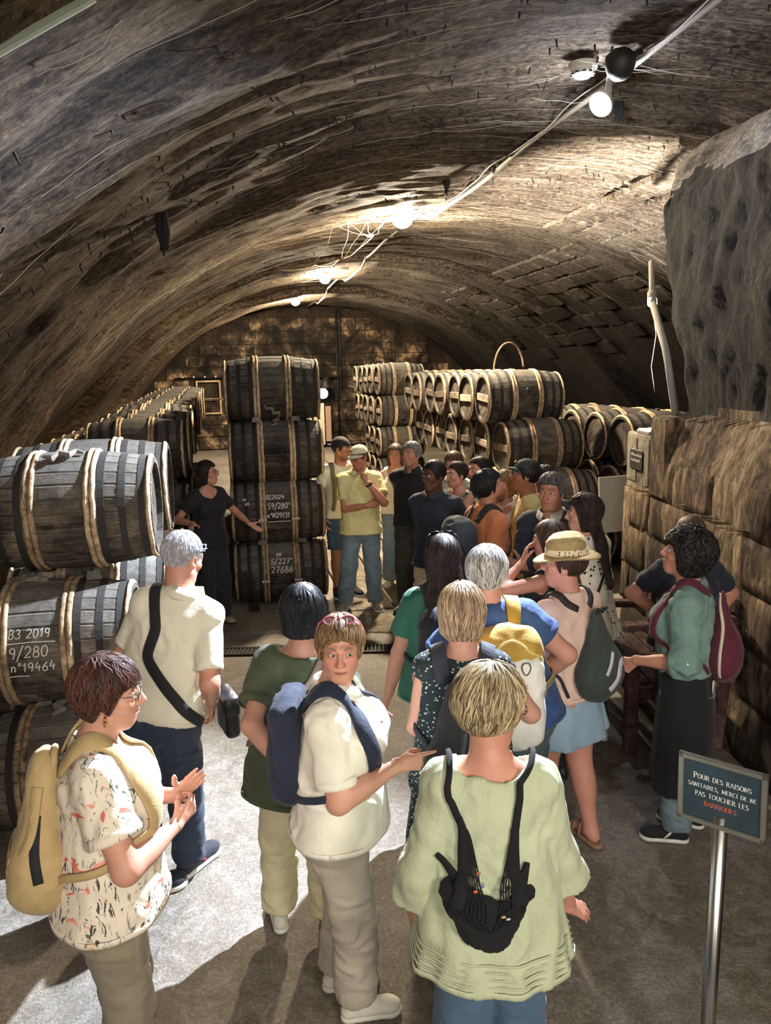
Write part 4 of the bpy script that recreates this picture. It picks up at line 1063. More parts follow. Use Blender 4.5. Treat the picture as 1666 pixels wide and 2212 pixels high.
# ================================================================== stroke lettering (chalk and sign)
def arc(cx, cy, rx, ry, a0, a1, n=10): return [(cx+rx*cos(radians(a0+(a1-a0)*k/n)), cy+ry*sin(radians(a0+(a1-a0)*k/n))) for k in range(n+1)]
GL = {'0': (.62, [arc(.3,.5,.26,.48,90,450,16)]), '1': (.42, [[(.05,.7),(.28,1),(.24,0)]]), '2': (.62, [arc(.3,.72,.25,.27,165,-40,9)+[(.03,.02),(.6,.06)]]),
 '3': (.58, [arc(.26,.76,.24,.23,150,-90,8)+arc(.26,.27,.28,.26,90,-150,9)]), '4': (.62, [[(.3,1),(.05,.38),(.6,.42)],[(.48,.66),(.42,0)]]),
 '5': (.6, [[(.58,1),(.16,.98),(.1,.58)]+arc(.28,.3,.27,.29,120,-150,10)]), '6': (.58, [[(.5,1),(.2,.66)]+arc(.29,.27,.24,.26,150,510,14)]),
 '7': (.6, [[(.03,.96),(.58,.98),(.2,0)],[(.18,.5),(.5,.52)]]), '8': (.58, [arc(.29,.75,.19,.23,-90,270,12),arc(.29,.27,.25,.26,90,450,12)]),
 '9': (.56, [arc(.27,.72,.22,.26,0,360,12)+[(.47,.4),(.36,0)]]), '/': (.5, [[(.0,-.25),(.5,1.2)]]), '*': (.35, [[(.05,.95),(.28,.75)],[(.26,1),(.06,.72)]]),
 'B': (.62, [[(.08,0),(.1,1)],[(.1,1)]+arc(.26,.76,.26,.24,90,-90,8)+arc(.26,.26,.32,.26,90,-90,8)+[(.08,0)]]), 'I': (.36, [[(.02,1),(.34,1)],[(.18,1),(.16,0)],[(.0,0),(.34,0)]]),
 'n': (.66, [[(.05,.55),(.15,.62),(.1,0)],[(.12,.3)]+arc(.32,.42,.16,.2,160,0,6)+[(.44,0),(.6,.1)]]), 'o': (.3, [arc(.14,.85,.12,.14,90,450,10)]), 'N': (.72, [[(.05,0),(.1,1),(.56,0),(.64,1)]]),
 'H': (.72, [[(.08,0),(.08,1)],[(.64,0),(.64,1)],[(.08,.5),(.64,.5)]]), 'S': (.56, [arc(.27,.76,.21,.23,25,270,10)+arc(.27,.26,.24,.26,90,-155,10)]),
 'P': (.58, [[(.1,0),(.1,1)],[(.1,1)]+arc(.26,.74,.27,.26,90,-90,8)+[(.1,.48)]]), 'O': (.78, [arc(.38,.5,.34,.5,90,450,20)]), 'U': (.74, [[(.1,1),(.1,.36)]+arc(.37,.34,.27,.34,180,360,8)+[(.64,1)]]),
 'R': (.68, [[(.1,0),(.1,1)],[(.1,1)]+arc(.28,.75,.26,.25,90,-90,8)+[(.1,.5)],[(.32,.5),(.66,0)]]), 'D': (.76, [[(.1,0),(.1,1)],[(.1,1)]+arc(.28,.5,.42,.5,90,-90,12)+[(.1,0)]]),
 'E': (.6, [[(.1,0),(.1,1)],[(.1,1),(.54,1)],[(.1,.52),(.46,.52)],[(.1,0),(.56,0)]]), 'A': (.72, [[(.03,0),(.36,1)],[(.36,1),(.70,0)],[(.15,.34),(.58,.34)]]),
 'T': (.64, [[(.32,0),(.32,1)],[(.02,1),(.62,1)]]), 'M': (.9, [[(.08,0),(.12,1)],[(.12,1),(.45,.1)],[(.45,.1),(.78,1)],[(.78,1),(.82,0)]]), 'C': (.7, [arc(.4,.5,.34,.5,50,310,14)]),
 'L': (.56, [[(.1,0),(.1,1)],[(.1,0),(.54,0)]]), 'Q': (.8, [arc(.38,.5,.34,.5,90,450,20),[(.40,.12),(.74,-.2)]]), 'Y': (.68, [[(.02,1),(.34,.48)],[(.66,1),(.34,.48)],[(.34,.48),(.34,0)]]),
 ',': (.28, [[(.14,.08),(.06,-.2)]]), '.': (.26, [[(.10,.05),(.14,.05)]]), ' ': (.36, [])}
SERIF = {'P': [(.1,0),(.1,1)], 'U': [(.1,1),(.64,1)], 'R': [(.1,0),(.1,1),(.66,0)], 'D': [(.1,0),(.1,1)], 'E': [(.1,0),(.1,1)], 'A': [(.03,0),(.70,0)], 'I': [(.18,0),(.18,1)], 'N': [(.05,0),(.1,1),(.64,1)],
 'M': [(.08,0),(.12,1),(.78,1),(.82,0)], 'H': [(.08,0),(.08,1),(.64,0),(.64,1)], 'T': [(.32,0)], 'L': [(.1,0),(.1,1)], 'B': [(.08,0),(.1,1)]}
def text_strokes(txt, h, jit=0, slant=0, sp=.14, small=None):
    """-> list of polylines (metres) and total width; small: height of every letter after a capital-first word start"""
    out = []; x = 0; rg = random.Random(len(txt)*7+int(h*1e4))
    for ch in txt:
        k = h
        if ch == '~': pass
        if small and ch.islower() : k = h*small
        g = GL[ch.upper() if (small and ch.islower()) else ch]; dy = rg.uniform(-jit, jit)*h
        for pl in g[1]: out.append(([(x+(px+slant*py+rg.uniform(-jit,jit)*.25)*k, py*k+dy) for px, py in pl], ch, k))
        x += (g[0]+sp)*k
    return out, x
def stroke_mesh(mb, lines, wid, fn, thick=None):
    """ribbons of constant width (chalk) or thick stems / thin bars (thick=(thin,thick)); fn maps (x,y)->(point, normal)"""
    for pl, ch, k in lines:
        P = []
        for a, b in zip(pl[:-1], pl[1:]):
            m = max(1, int(math.hypot(b[0]-a[0], b[1]-a[1])/(k*.22))); P += [(a[0]+(b[0]-a[0])*i/m, a[1]+(b[1]-a[1])*i/m) for i in range(m)]
        P.append(pl[-1]); P = np.array(P); T = np.gradient(P, axis=0) if len(P) > 1 else np.array([[1,0]]); T /= np.linalg.norm(T, axis=1)[:,None]+1e-9
        V = []
        for p, t in zip(P, T):
            ww = wid if thick is None else k*(thick[0]+(thick[1]-thick[0])*abs(t[1])**1.5*(.45 if (t[0]*t[1] > .05 and ch.upper() in 'AMN') else 1))
            n = np.array([-t[1], t[0]])*ww/2
            for q in (p+n, p-n): V.append(fn(q[0], q[1]))
        mb.add(V, [[2*i, 2*i+1, 2*i+3, 2*i+2] for i in range(len(P)-1)])
# ================================================================== barrels
BL, BR0, BR1 = .96, .285, .338     # length, head radius, bilge radius
def br(x): return BR0+(BR1-BR0)*(1-(2*x/BL)**2)
NST = 26
def stave_mesh():
    xs = np.linspace(-BL/2, BL/2, 11); h = pi/NST*.965; V = []; F = []
    for x in xs:
        r = br(x)
        V += [[x, r*sin(-h), r*cos(h)-.004], [x, r*sin(-h*.8), r*cos(h*.8)], [x, r*sin(h*.8), r*cos(h*.8)], [x, r*sin(h), r*cos(h)-.004], [x, (r-.03)*sin(h), (r-.03)*cos(h)], [x, (r-.03)*sin(-h), (r-.03)*cos(h)]]
    for i in range(len(xs)-1):
        for k in range(6): F.append([i*6+k, i*6+(k+1)%6, (i+1)*6+(k+1)%6, (i+1)*6+k])
    F += [[0,5,4,3,2,1], [(len(xs)-1)*6+k for k in range(6)]]
    return np_mesh('stave', V, F, False)
def body_mesh():
    xs = np.linspace(-BL/2, BL/2, 11); V = []; F = []; n = NST*2
    for x in xs:
        for k in range(NST):
            a = 2*pi*k/NST; r = br(x)
            V += [[x, r*sin(a-pi/NST*.84), r*cos(a-pi/NST*.84)], [x, r*sin(a+pi/NST*.84), r*cos(a+pi/NST*.84)]]
    m = len(xs); off = len(V)
    for x in (xs[0], xs[-1]):
        for k in range(n): a = 2*pi*(k-.5)/n; V.append([x, (BR0-.03)*sin(a), (BR0-.03)*cos(a)])
    for i in range(m-1):
        for k in range(n): F.append([i*n+k, i*n+(k+1)%n, (i+1)*n+(k+1)%n, (i+1)*n+k])
    for e, b in ((0, 0), (1, (m-1)*n)):
        for k in range(n): F.append([b+k, off+e*n+k, off+e*n+(k+1)%n, b+(k+1)%n])
    return np_mesh('body', V, F, False)
def ring(x, wd, th, n=40, half=False, seed=0):
    mb = MB(); rg = random.Random(seed); jr = [rg.uniform(-.002, .003) if half else 0 for _ in range(n)]; jx = [rg.uniform(-.003,.003) if half else 0 for _ in range(n)]
    sec = [(-.5,0),(-.42,.7),(-.15,1),(.15,1),(.42,.7),(.5,0)] if half else [(-.5,0),(-.5,1),(.5,1),(.5,0)]; m = len(sec); V = []
    for k in range(n):
        a = 2*pi*k/n
        for sx, st in sec:
            xx = x+sx*wd+jx[k]; r = br(max(-BL/2, min(BL/2, xx)))-.001+st*(th+jr[k]); V.append([xx, r*sin(a), r*cos(a)])
    mb.add(V, [[k*m+j, ((k+1)%n)*m+j, ((k+1)%n)*m+j+1, k*m+j+1] for k in range(n) for j in range(m-1)]); return mb.mesh('hoop', half)
STAVE, BODY = stave_mesh(), body_mesh()
def head_mesh(sg):
    mb = MB(); x = sg*(BL/2-.035); n = 30; w_ = BR0-.026; V = []; F = []
    edges = np.linspace(-w_, w_, 7)
    for a, b in zip(edges[:-1], edges[1:]):
        ys = np.linspace(a+.003, b-.003, 5); top = [[x, y, math.sqrt(max(w_*w_-y*y, 0))] for y in ys]; bot = [[x, y, -math.sqrt(max(w_*w_-y*y, 0))] for y in ys[::-1]]
        pts = top+bot; m = len(pts); mb.add(pts+[[p[0]-sg*.02, p[1], p[2]] for p in pts], [list(range(m)) if sg < 0 else list(range(m))[::-1]]+[[i, i+m, (i+1)%m+m, (i+1)%m] for i in range(m)])
    return mb.mesh('head')
HEADS = {1: head_mesh(1), -1: head_mesh(-1)}
BAR = MB().box((0,0,0), (.012, BR0-.035, .045), None, .006).mesh('head_bar')
HOOPS = [(ring(x, .030, .015, 40, True, i), 'W') for i, x in enumerate((-.175, -.142, .142, .175))]+[(ring(x, .036, .004), 'I') for x in (-.215, .215, -.325, .325)]+[(ring(x, .026, .016, 40, True, 9+i), 'E') for i, x in enumerate((-.462, .462))]+[(ring(x, .034, .004), 'I') for x in (-.425, .425)]
BUNG = MB().lathe([(.0,.03),(.028,.026),(.034,.0),(.034,-.02)], 14).mesh('bung')
RAG = MB(); RAG.tube([(-.09,.02,.01),(-.05,-.03,.016),(-.01,.01,.02),(.04,-.02,.016),(.08,.02,.012),(.12,0,.004)], [.010,.018,.022,.018,.014,.008], 7); RAG = RAG.mesh('bung_cloth')
RAGM = cloth('grey bung cloth', '6e675b')
WT = {'W': HOOPW, 'I': IRON, 'E': HOOPW}
def barrel(c, yaw=0.0, roll=0.0, detail=2, label=None, group=None, bar=(), R=1.0, dusty=False, tilt=0.0):
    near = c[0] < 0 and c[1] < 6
    """axis along local X; detail 2: separate staves, 1: one body"""
    root = empty('barrel', c, yaw, label, 'barrel', group); root.rotation_euler = (roll, tilt, yaw); root.scale = (R, R, R)
    if detail == 2:
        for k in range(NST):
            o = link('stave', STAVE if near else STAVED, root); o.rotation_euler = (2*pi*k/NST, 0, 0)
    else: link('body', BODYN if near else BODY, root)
    hs = HOOPS if detail >= 1 else [HOOPS[k] for k in (0, 3, 4, 5, 8, 9)]
    for me, k in hs:
        o = link('hoop', me, root); o.rotation_euler = (random.uniform(0, 6.28), 0, 0)
    for sg in (1,-1):
        h = link('head', HEADS[sg], root)
        if sg in bar: b = link('head_bar', BAR, h); b.location = (sg*(BL/2-.022), 0, random.uniform(-.03,.03)); b.rotation_euler = (random.uniform(-.1,.1)-roll, 0, 0)
    b = link('bung', BUNG, root); b.location = (0, 0, BR1-.004)
    if detail == 2: r = link('bung_cloth', RAG, b); r.location = (0, 0, .012); r.rotation_euler = (0, 0, random.uniform(0, 3))
    return root
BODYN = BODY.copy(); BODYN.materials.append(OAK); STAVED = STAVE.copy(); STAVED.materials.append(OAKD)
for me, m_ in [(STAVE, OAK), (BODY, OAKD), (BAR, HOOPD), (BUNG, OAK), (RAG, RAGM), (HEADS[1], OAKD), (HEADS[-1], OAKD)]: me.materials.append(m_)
for me, k in HOOPS: me.materials.append(WT[k])
def chalk(root, rows, y0, lead, x0, xsp=1.0, wid=.006):
    """chalk lines written on the side of the barrel that faces -Y; rows: (text, height, dx); '_' draws a rule"""
    mb = MB()
    def fn(x, y): 
        a = y/BR1; r = br(x)+.0035; return [x, -r*cos(a), r*sin(a)]
    y = y0
    for txt, h, dx in rows:
        if txt.startswith('_'): ln = [([(x0+dx, y), (x0+dx+float(txt[1:])*.5, y+.004), (x0+dx+float(txt[1:]), y)], '_', .05)]; y -= .018
        else:
            y -= h; ln, w_ = text_strokes(txt, h, .05, .12); ln = [([(x0+dx+px*xsp, y+py) for px, py in pl], ch, k) for pl, ch, k in ln]; y -= lead
        stroke_mesh(mb, ln, wid, fn)
    o = mb.build('chalk_writing', CHALK, root); o.rotation_euler = (-root.rotation_euler[0], 0, 0); return o
GREYW = stone_mat('grey_wood_wedge', ['4b4740','6d685f','8d877c','aaa498'], 8)
def chock(c, size, yaw, label):
    w_, d_, h_ = size; V = [[-w_,-d_,0],[w_,-d_,0],[w_,d_,0],[-w_,d_,0],[-w_*.8,-d_,h_],[w_*.8,-d_,h_],[w_*.8,d_,h_*.45],[-w_*.8,d_,h_*.45]]
    mb = MB(); mb.add(V, [[3,2,1,0],[4,5,6,7],[0,1,5,4],[1,2,6,5],[2,3,7,6],[3,0,4,7]]); o = mb.build('wedge', GREYW); o.location = c; o.rotation_euler = (0,0,yaw); return tag(o, label, 'wedge', 'wooden wedges between the stacked barrels')
D = .676
# --- near left stack, three tiers, second column behind
z1 = BR1+.01
a = barrel((-1.0, 4.32, z1), .0, .1, 2, 'lowest barrel of the near left stack, behind the woman in the floral blouse')
b = barrel((-1.055, 4.45, z1+D+.012), -.01, -.02, 2, 'barrel chalked 9/280 in the middle of the near left stack')
chalk(b, [('B3 2019', .046, .0), ('_.24', 0, -.01), ('9/280', .058, .0), ('no19464', .050, .0), ('_.10', 0, -.01)], .165, .026, -.12, .95, .0055)
c_ = barrel((-.92, 4.72, z1+2*D+.02), -.02, .4, 2, 'large dusty barrel on top of the near left stack')
NEARL = 'dark barrels behind the near left stack'
for k, (y, zt) in enumerate(((5.06, 0), (5.16, 1), (5.42, 2), (5.76, 0), (5.86, 1))):
    barrel((-.93+.02*k, y, z1+zt*D+.015*zt), .01, k*.7, 1, 'rag-topped barrel just behind the large dusty top barrel at left' if zt == 2 else 'dark barrel behind the near left stack, mostly hidden by it', None if zt == 2 else NEARL)
chock((-1.10, 4.40, z1+BR1-.012), (.042,.04,.06), .2, 'grey wooden wedge on the lowest left barrel, left one of the pair')
chock((-.88, 4.34, z1+BR1-.008), (.040,.04,.06), -.2, 'grey wooden wedge on the lowest left barrel, beside the short-haired woman')
chock((-1.17, 4.50, z1+D+BR1+.0), (.055,.05,.055), .8, 'pointed grey wedge under the large dusty barrel, at its left')
chock((-.79, 4.48, z1+D+BR1+.0), (.040,.04,.05), .1, 'small square wedge under the large dusty barrel, beside its middle hoop')
# rails under the left stack
RAIL = stone_mat('dark_rail', ['15110d','2d241b','4a3d2f','6c5c49'], 6)
# --- far left rows, three tiers, receding
GL_ = 'barrels of the long row along the left wall'
for k in range(15):
    y = 8.45+.69*k
    for tr in range(3):
        if tr < 2 and k > 3: continue
        lab = {(0,2): 'front top barrel of the long left row, with two pale hoops', (0,1): 'front middle barrel of the long left row, left of the guide', (0,0): 'front bottom barrel of the long left row, left of the guide'}.get((k, tr))
        barrel((-.93+random.uniform(-.03,.03)-.004*k, y, z1+tr*D+.0+.012*k*(tr == 2)), random.uniform(-.01,.01), random.uniform(0, 6), 1 if k < 6 else 0, lab or 'dusty barrel of the long row receding along the left wall', None if lab else GL_)
for k in range(10):
    barrel((-1.75, 9.9+.69*k, z1+D*1.55), 0, k, 0, 'dark barrel against the left wall beyond the long row', 'barrels against the left wall')
# --- centre stack, four tiers
L4 = ['bottom barrel of the centre stack, chalked 27686', 'second barrel from the floor in the centre stack, chalked 59/280', 'third barrel up in the centre stack, brown stained with two pale hoops', 'top barrel of the centre stack, dark with two pale peeling hoops']
cx = [.475, .475, .485, .47]
for k in range(9):
    for tr in range(4):
        b = barrel((cx[tr]+(random.uniform(-.02,.02) if k else 0), 8.42+.69*k+(.10 if tr == 3 else .04*tr), z1-.02+tr*(.655)), -.03 if k == 0 else 0, [.0,.0,.5,2.2][tr] if k == 0 else k+tr, 2 if k == 0 else (1 if k < 2 else 0),
               L4[tr] if k == 0 else 'dark barrel standing behind the centre stack', None if k == 0 else 'barrels behind the centre stack', R=1.04 if k == 0 else 1.0)
        if k == 0 and tr == 0: chalk(b, [('S2I', .028, .06), ('5/227*', .055, .0), ('27686', .062, -.0)], .255, .03, -.11, wid=.008)
        if k == 0 and tr == 1:
            chalk(b, [('BI2024', .050, .0), ('59/280*', .056, .01), ('noN29131', .050, .0), ('_.24', 0, .0)], .225, .042, -.122, .86, .0075)
            chalk(b, [('10', .03, 0), ('.HS', .032, .01)], .21, .02, -.36, wid=.006)
        if k == 0 and tr in (0, 1):
            for sx in (-1,1):
                m_ = MB()
                for q in range(3): m_.box((sx*(.135+.03*q), 0, 0), (.009,.006,.010), None, .002)
                ck = m_.build('hoop_binding', CHALK, b); ck.location = (0, -br(.15)-.017, -.03); ck.rotation_euler = (-b.rotation_euler[0], 0, 0)
for (x, y, t_) in ((.28, 8.30, 1), (.70, 8.30, 1), (.28, 8.3, 3), (.68, 8.3, 3)):
    chock((x, y, z1-.02+(t_-1)*.655+BR1*1.0-.01), (.05,.05,.05), .3*x, f'small wedge on the {"bottom" if t_ == 1 else "third"} barrel of the centre stack, {"left" if x < .5 else "right"} of its bung')
mb = MB()
for x in (.16, .80): mb.box((x, 11.2, .012), (.05, 3.2, .012), None, .006)
o = mb.build('barrel_rails', RAIL); tag(o, 'two dark timber rails carrying the centre barrel stack', 'rail')
# --- right block, four tiers nested like pipes, heads to the aisle
RB = 'barrels of the right block, heads turned to the aisle'
names = ['front', 'second', 'third', 'fourth', 'fifth', 'sixth']
for tr in range(4):
    n = 7 if tr >= 2 else 3
    for k in range(n):
        y = 9.15+.66*k+(-.0 if tr == 3 else -.30 if tr == 2 else -.62 if tr == 1 else -.9); x = 3.52+(.10 if tr == 2 else .18 if tr < 2 else 0)+.0*k
        z = z1+tr*.575+.03
        lab = None
        if tr == 3 and k < 6: lab = f'{names[k]} barrel from the camera in the top row of the right block'
        elif tr == 2 and k < 6: lab = f'{names[k]} barrel from the camera in the second row down of the right block'
        elif tr == 1 and k == 0: lab = 'grey barrel end behind the long-haired woman, low in the right block'
        barrel((x+random.uniform(-.03,.03), y, z), random.uniform(-.02,.02), random.uniform(0,6), 1, lab or 'dark barrel low inside the right block', None if lab else RB, bar=(-1,))
# --- far right-hand block beyond a gap
R2 = 'barrels of the far block on the right of the aisle'
for tr in range(4):
    for k in range(5):
        lab = None
        if k == 0: lab = ['lowest', 'second lowest', 'third', 'topmost'][tr]+' front barrel of the far block at the end of the aisle'
        if k > 2 and tr < 2: continue
        barrel((3.5+random.uniform(-.02,.02), 15.9+.68*k, z1+tr*.64), 0, k+tr, 1 if k < 1 else 0, lab or 'barrel in the far block at the end of the aisle', None if lab else R2, bar=(-1,))
# --- black barrels deep on the right
R3 = 'black barrels in the shadow right of the right block'
for tr in range(3):
    for k in range(4):
        barrel((5.02+random.uniform(-.04,.04), 8.9+.68*k-.2*tr, z1+tr*.62), .02, k, 1, 'black barrel deep in the shadow beside the right block', R3, R=1.0)
mb = MB(); pts = [(3.55+.20*cos(a), 9.6, 2.42+.36*sin(a)) for a in np.linspace(.15, pi*.98, 18)]; mb.tube(pts, .012, 6)
tag(mb.build('loose_hoop', HOOPW), 'loose bent wooden hoop standing on top of the right block', 'hoop')
mb = MB(); mb.box((4.05, 7.6, 1.0), (.22, .010, .30), rotz(.12)@rotx(-.10), .003); mb.box((4.27,7.63,1.08), (.012,.012,.42), roty(.10), .002)
tag(mb.build('white_board', plain('chalky_white_board', 'b9b6a8', .8)), 'pale board leaning behind the long-haired woman', 'board')
# ================================================================== lamps, cable and ceiling fittings
def emit(name, col, st):
    m = bpy.data.materials.new(name); m.use_nodes = True; t = m.node_tree; t.nodes.clear(); e = t.nodes.new('ShaderNodeEmission'); o = t.nodes.new('ShaderNodeOutputMaterial')
    e.inputs[0].default_value = (*col, 1); e.inputs[1].default_value = st; t.links.new(e.outputs[0], o.inputs[0]); return m
GREYP = plain('grey_plastic', '8f8b85', .5); DARKP = plain('dark_fitting', '1e1c1a', .6); BRASS = plain('old_brass_box', 'a38b5c', .55, .3)
def vault_z(X, Y): 
    s = float(vscale(Y)); dx = (X-VC)/s; return float(vault_pt(np.array(dx), np.array(float(Y)))[1])
CX = 2.68
def bulkhead(Y, label, st, r=.115, dx=-.36):
    x = CX+dx; z = vault_z(x, Y)-.07
    root = empty('ceiling_lamp', (x, Y, z), 0, label, 'lamp', None)
    mb = MB(); mb.lathe([(.02,.16),(.075,.15),(.085,.06),(.080,.03)], 18); mb.build('lamp_base', DARKP, root, True)
    mb = MB(); mb.lathe([(.0,-.115),(.06,-.10),(r*.92,-.055),(r,.0),(r*.9,.035),(.0,.045)], 20); mb.build('lamp_glass', emit('lamp_glow', (1.0, .83, .60), st), root, True)
    mb = MB(); mb.box((.17,0,.075), (.055,.04,.03), None, .008); mb.tube([(.085,0,.06),(.13,0,.07)], .012, 8); mb.build('junction_box', BRASS, root)
    mb = MB(); mb.tube([(.22,0,.075),(.27,.01,.10),(.30,.02,.13)], .008, 6); mb.build('lead', GREYP, root)
LK = 1500
bulkhead(10.0, 'bulkhead lamp glowing warm yellow, nearest of the three along the cable', LK*2.6, .125, -.40)
bulkhead(16.6, 'small warm lamp on the vault, between the nearest warm lamp and the farthest', LK*1.5, .115, -.56)
bulkhead(21.5, 'farthest warm lamp on the vault, just before the sooty back wall', LK*2.0, .115, -.75)
# flood lamp with its dark bowl
FL = np.array([2.60, 5.27, 4.22])
def flood():
    root = empty('flood_lamp', tuple(FL), 0, 'round cold-white floodlight hanging from a dark bowl on the vault', 'lamp')
    aim = np.array([-1.8, 2.75, .5]); d = nrm(aim-FL); M = frame_z(-d)
    mb = MB(); mb.lathe([(.0,.055),(.05,.05),(.078,.02),(.084,-.02),(.080,-.024),(.070,-.012),(.0,-.012)], 22, M); mb.build('lamp_housing', GREYP, root, True)
    mb = MB(); mb.lathe([(.0,-.030),(.045,-.028),(.070,-.016),(.070,-.012)], 22, M); mb.build('lens', emit('cold_led', (.82, .88, 1.0), 160), root, True)
    mb = MB(); mb.box((.02,-.06,.13), (.022,.006,.10), rotx(.3), .003); mb.tube([(.05,-.02,.05),(.04,-.06,.16),(.0,-.09,.24)], .008, 6); mb.build('bracket', plain('pale_bracket', '9a968c', .5), root)
    mb = MB(); mb.lathe([(.0,-.10),(.045,-.095),(.08,-.06),(.095,-.01),(.092,.04),(.06,.07)], 24, None, (-.06,-.36,.12)); mb.build('bowl', DARKP, root, True)
    mb = MB(); mb.tube([(-.01,-.10,.20),(-.03,-.22,.12),(-.05,-.32,.06)], .012, 8); mb.lathe([(.0,-.03),(.03,-.02),(.04,.03),(.03,.06)], 14, None, (.07,-.34,.14)); mb.build('cable_gland', DARKP, root)
    lamp_light('flood_light', 'SPOT', tuple(FL+d*.07), 5600, (.72, .82, 1.0), .035, tuple(aim), 63, .5); lamp_light('flood_spill', 'POINT', tuple(FL+d*.10+np.array([0,0,-.05])), 62, (.82,.88,1.0), .05)
flood()
def detector(x, Y, label, r=.075):
    z = vault_z(x, Y)-.02; root = empty('smoke_detector', (x, Y, z), 0, label, 'detector')
    mb = MB(); mb.lathe([(r*1.1,.03),(r*1.1,.0),(r,-.012)], 22); mb.build('detector_base', plain('ivory_plastic', 'c9c4b6', .5), root, True)
    mb = MB(); mb.lathe([(r*.95,-.012),(r*.85,-.035),(r*.55,-.055),(0,-.058)], 22); mb.build('detector_head', plain('ivory_plastic', 'c9c4b6', .5), root, True)
    mb = MB()
    for k in range(10): a = 2*pi*k/10; mb.box((r*.80*cos(a), r*.80*sin(a), -.036), (.010,.012,.006), rotz(a), .001)
    mb.build('vent_slot', DARKP, root)
detector(2.40, 5.15, 'round ivory smoke detector beside the cold-white floodlight', .085)
detector(2.30, 12.4, 'small pale smoke detector on the vault beyond the nearest warm lamp', .075)
mb = MB(); ys = np.arange(-2, 25.6, .5); mb.tube([(CX+.02*sin(y*.9), y, vault_z(CX, y)-.055+.012*sin(y*2.1)) for y in ys], .022, 8)
o = mb.build('conduit', plain('dusty_conduit', '8d8474', .7, bump=.4, bs=40), None, True); tag(o, 'long dusty conduit running along the crown of the vault', 'conduit')
mb = MB(); ys = np.arange(-1.5, 10, .16); mb.tube([(CX-.065+.022*sin(y*3.1)+.01*sin(y*7.3), y, vault_z(CX-.06, y)-.045-.018*abs(sin(y*1.7))) for y in ys], .006, 6)
tag(mb.build('cable', GREYP, None, True), 'thin loose cable looping beside the dusty conduit', 'cable')
mb = MB()
for y in np.arange(.5, 25, 2.4): mb.box((CX+.02*sin(y*.9), y, vault_z(CX, y)-.05), (.032,.014,.032), None, .006)
tag(mb.build('conduit_clips', DARKP), 'dark clips holding the conduit to the vault', 'clip')
# edge of a dark batten at the upper left of the vault
def vault_hit(px, py):
    d = _F+_R2*((px-833)/CAM_F)-_U2*((py-1106)/CAM_F); t = .5
    while t < 40 and CAM_H+d.z*t < vault_z(d.x*t, d.y*t): t += .005
    return np.array([d.x*t, d.y*t, CAM_H+d.z*t])
A_, B_ = vault_hit(-60, 118), vault_hit(190, -24); mb = MB()
mb.tube([A_+(B_-A_)*u-np.array([0,0,.03]) for u in np.linspace(0,1,6)], .016, 6); mb.tube([A_+(B_-A_)*u+np.array([.02,-.02,-.035]) for u in np.linspace(0,1,6)], .010, 6)
tag(mb.build('conduit', plain('greenish_conduit', '6d7263', .6)), 'greenish double conduit crossing the vault at the upper left corner', 'conduit')
# ------------------------------------------------------------------ cobweb, mould tufts, threads
def strands():
    V = []; F = []; n = 0; rg = np.random.default_rng(11); mb = MB(); tb = MB()
    for k in range(620):
        Y = rg.uniform(2.2, 18) if k < 380 else rg.uniform(9, 10.4); d0 = rg.uniform(-4.9, 1.2) if rg.random() < .75 else rg.uniform(1.2, 3.6); L = rg.uniform(.35, 1.5); sag = rg.uniform(.004, .05); dy = rg.uniform(-.06, .06)
        pts = []
        for u in np.linspace(0, 1, 8):
            dx = d0+L*u/math.hypot(1, .12*d0+.0052*d0**3); X, Z = vault_pt(np.array(dx), np.array(Y)); s_ = .12*dx+.0052*dx**3; l = math.hypot(1, s_)
            off = .03+sag*4*u*(1-u)+.02*(rg.random()-.5); pts.append((float(X)-s_/l*off, Y+dy*u+.01*sin(u*9+k), float(Z)-off/l))
        mb.tube(pts, rg.uniform(.0006, .0016), 3, cap=False)
    for k in range(1500):
        Y = rg.uniform(2.3, 17); dx = rg.uniform(-4.8, 3.0); X, Z = vault_pt(np.array(dx), np.array(Y)); h = rg.uniform(.008, .034); x, z = float(X), float(Z)-.0
        j = rg.uniform(-.015, .015, 3); tb.tube([(x, Y, z+.02), (x+j[0], Y+j[1], z-h*.5), (x+j[0]*2, Y+j[2], z-h)], [.008, .005, .001], 4, cap=False)
    o = mb.build('cobweb_strands', plain('cobweb', 'a89d8d', .95)); tag(o, 'fine dusty cobweb strands veiling the whole vault', 'cobweb', None, 'stuff')
    o = tb.build('mould_tufts', plain('black_mould', '171411', .95)); tag(o, 'small black mould tufts hanging all over the vault', 'mould', None, 'stuff')
strands()
WEB = plain('pale_cobweb', '9a8b70', .95)
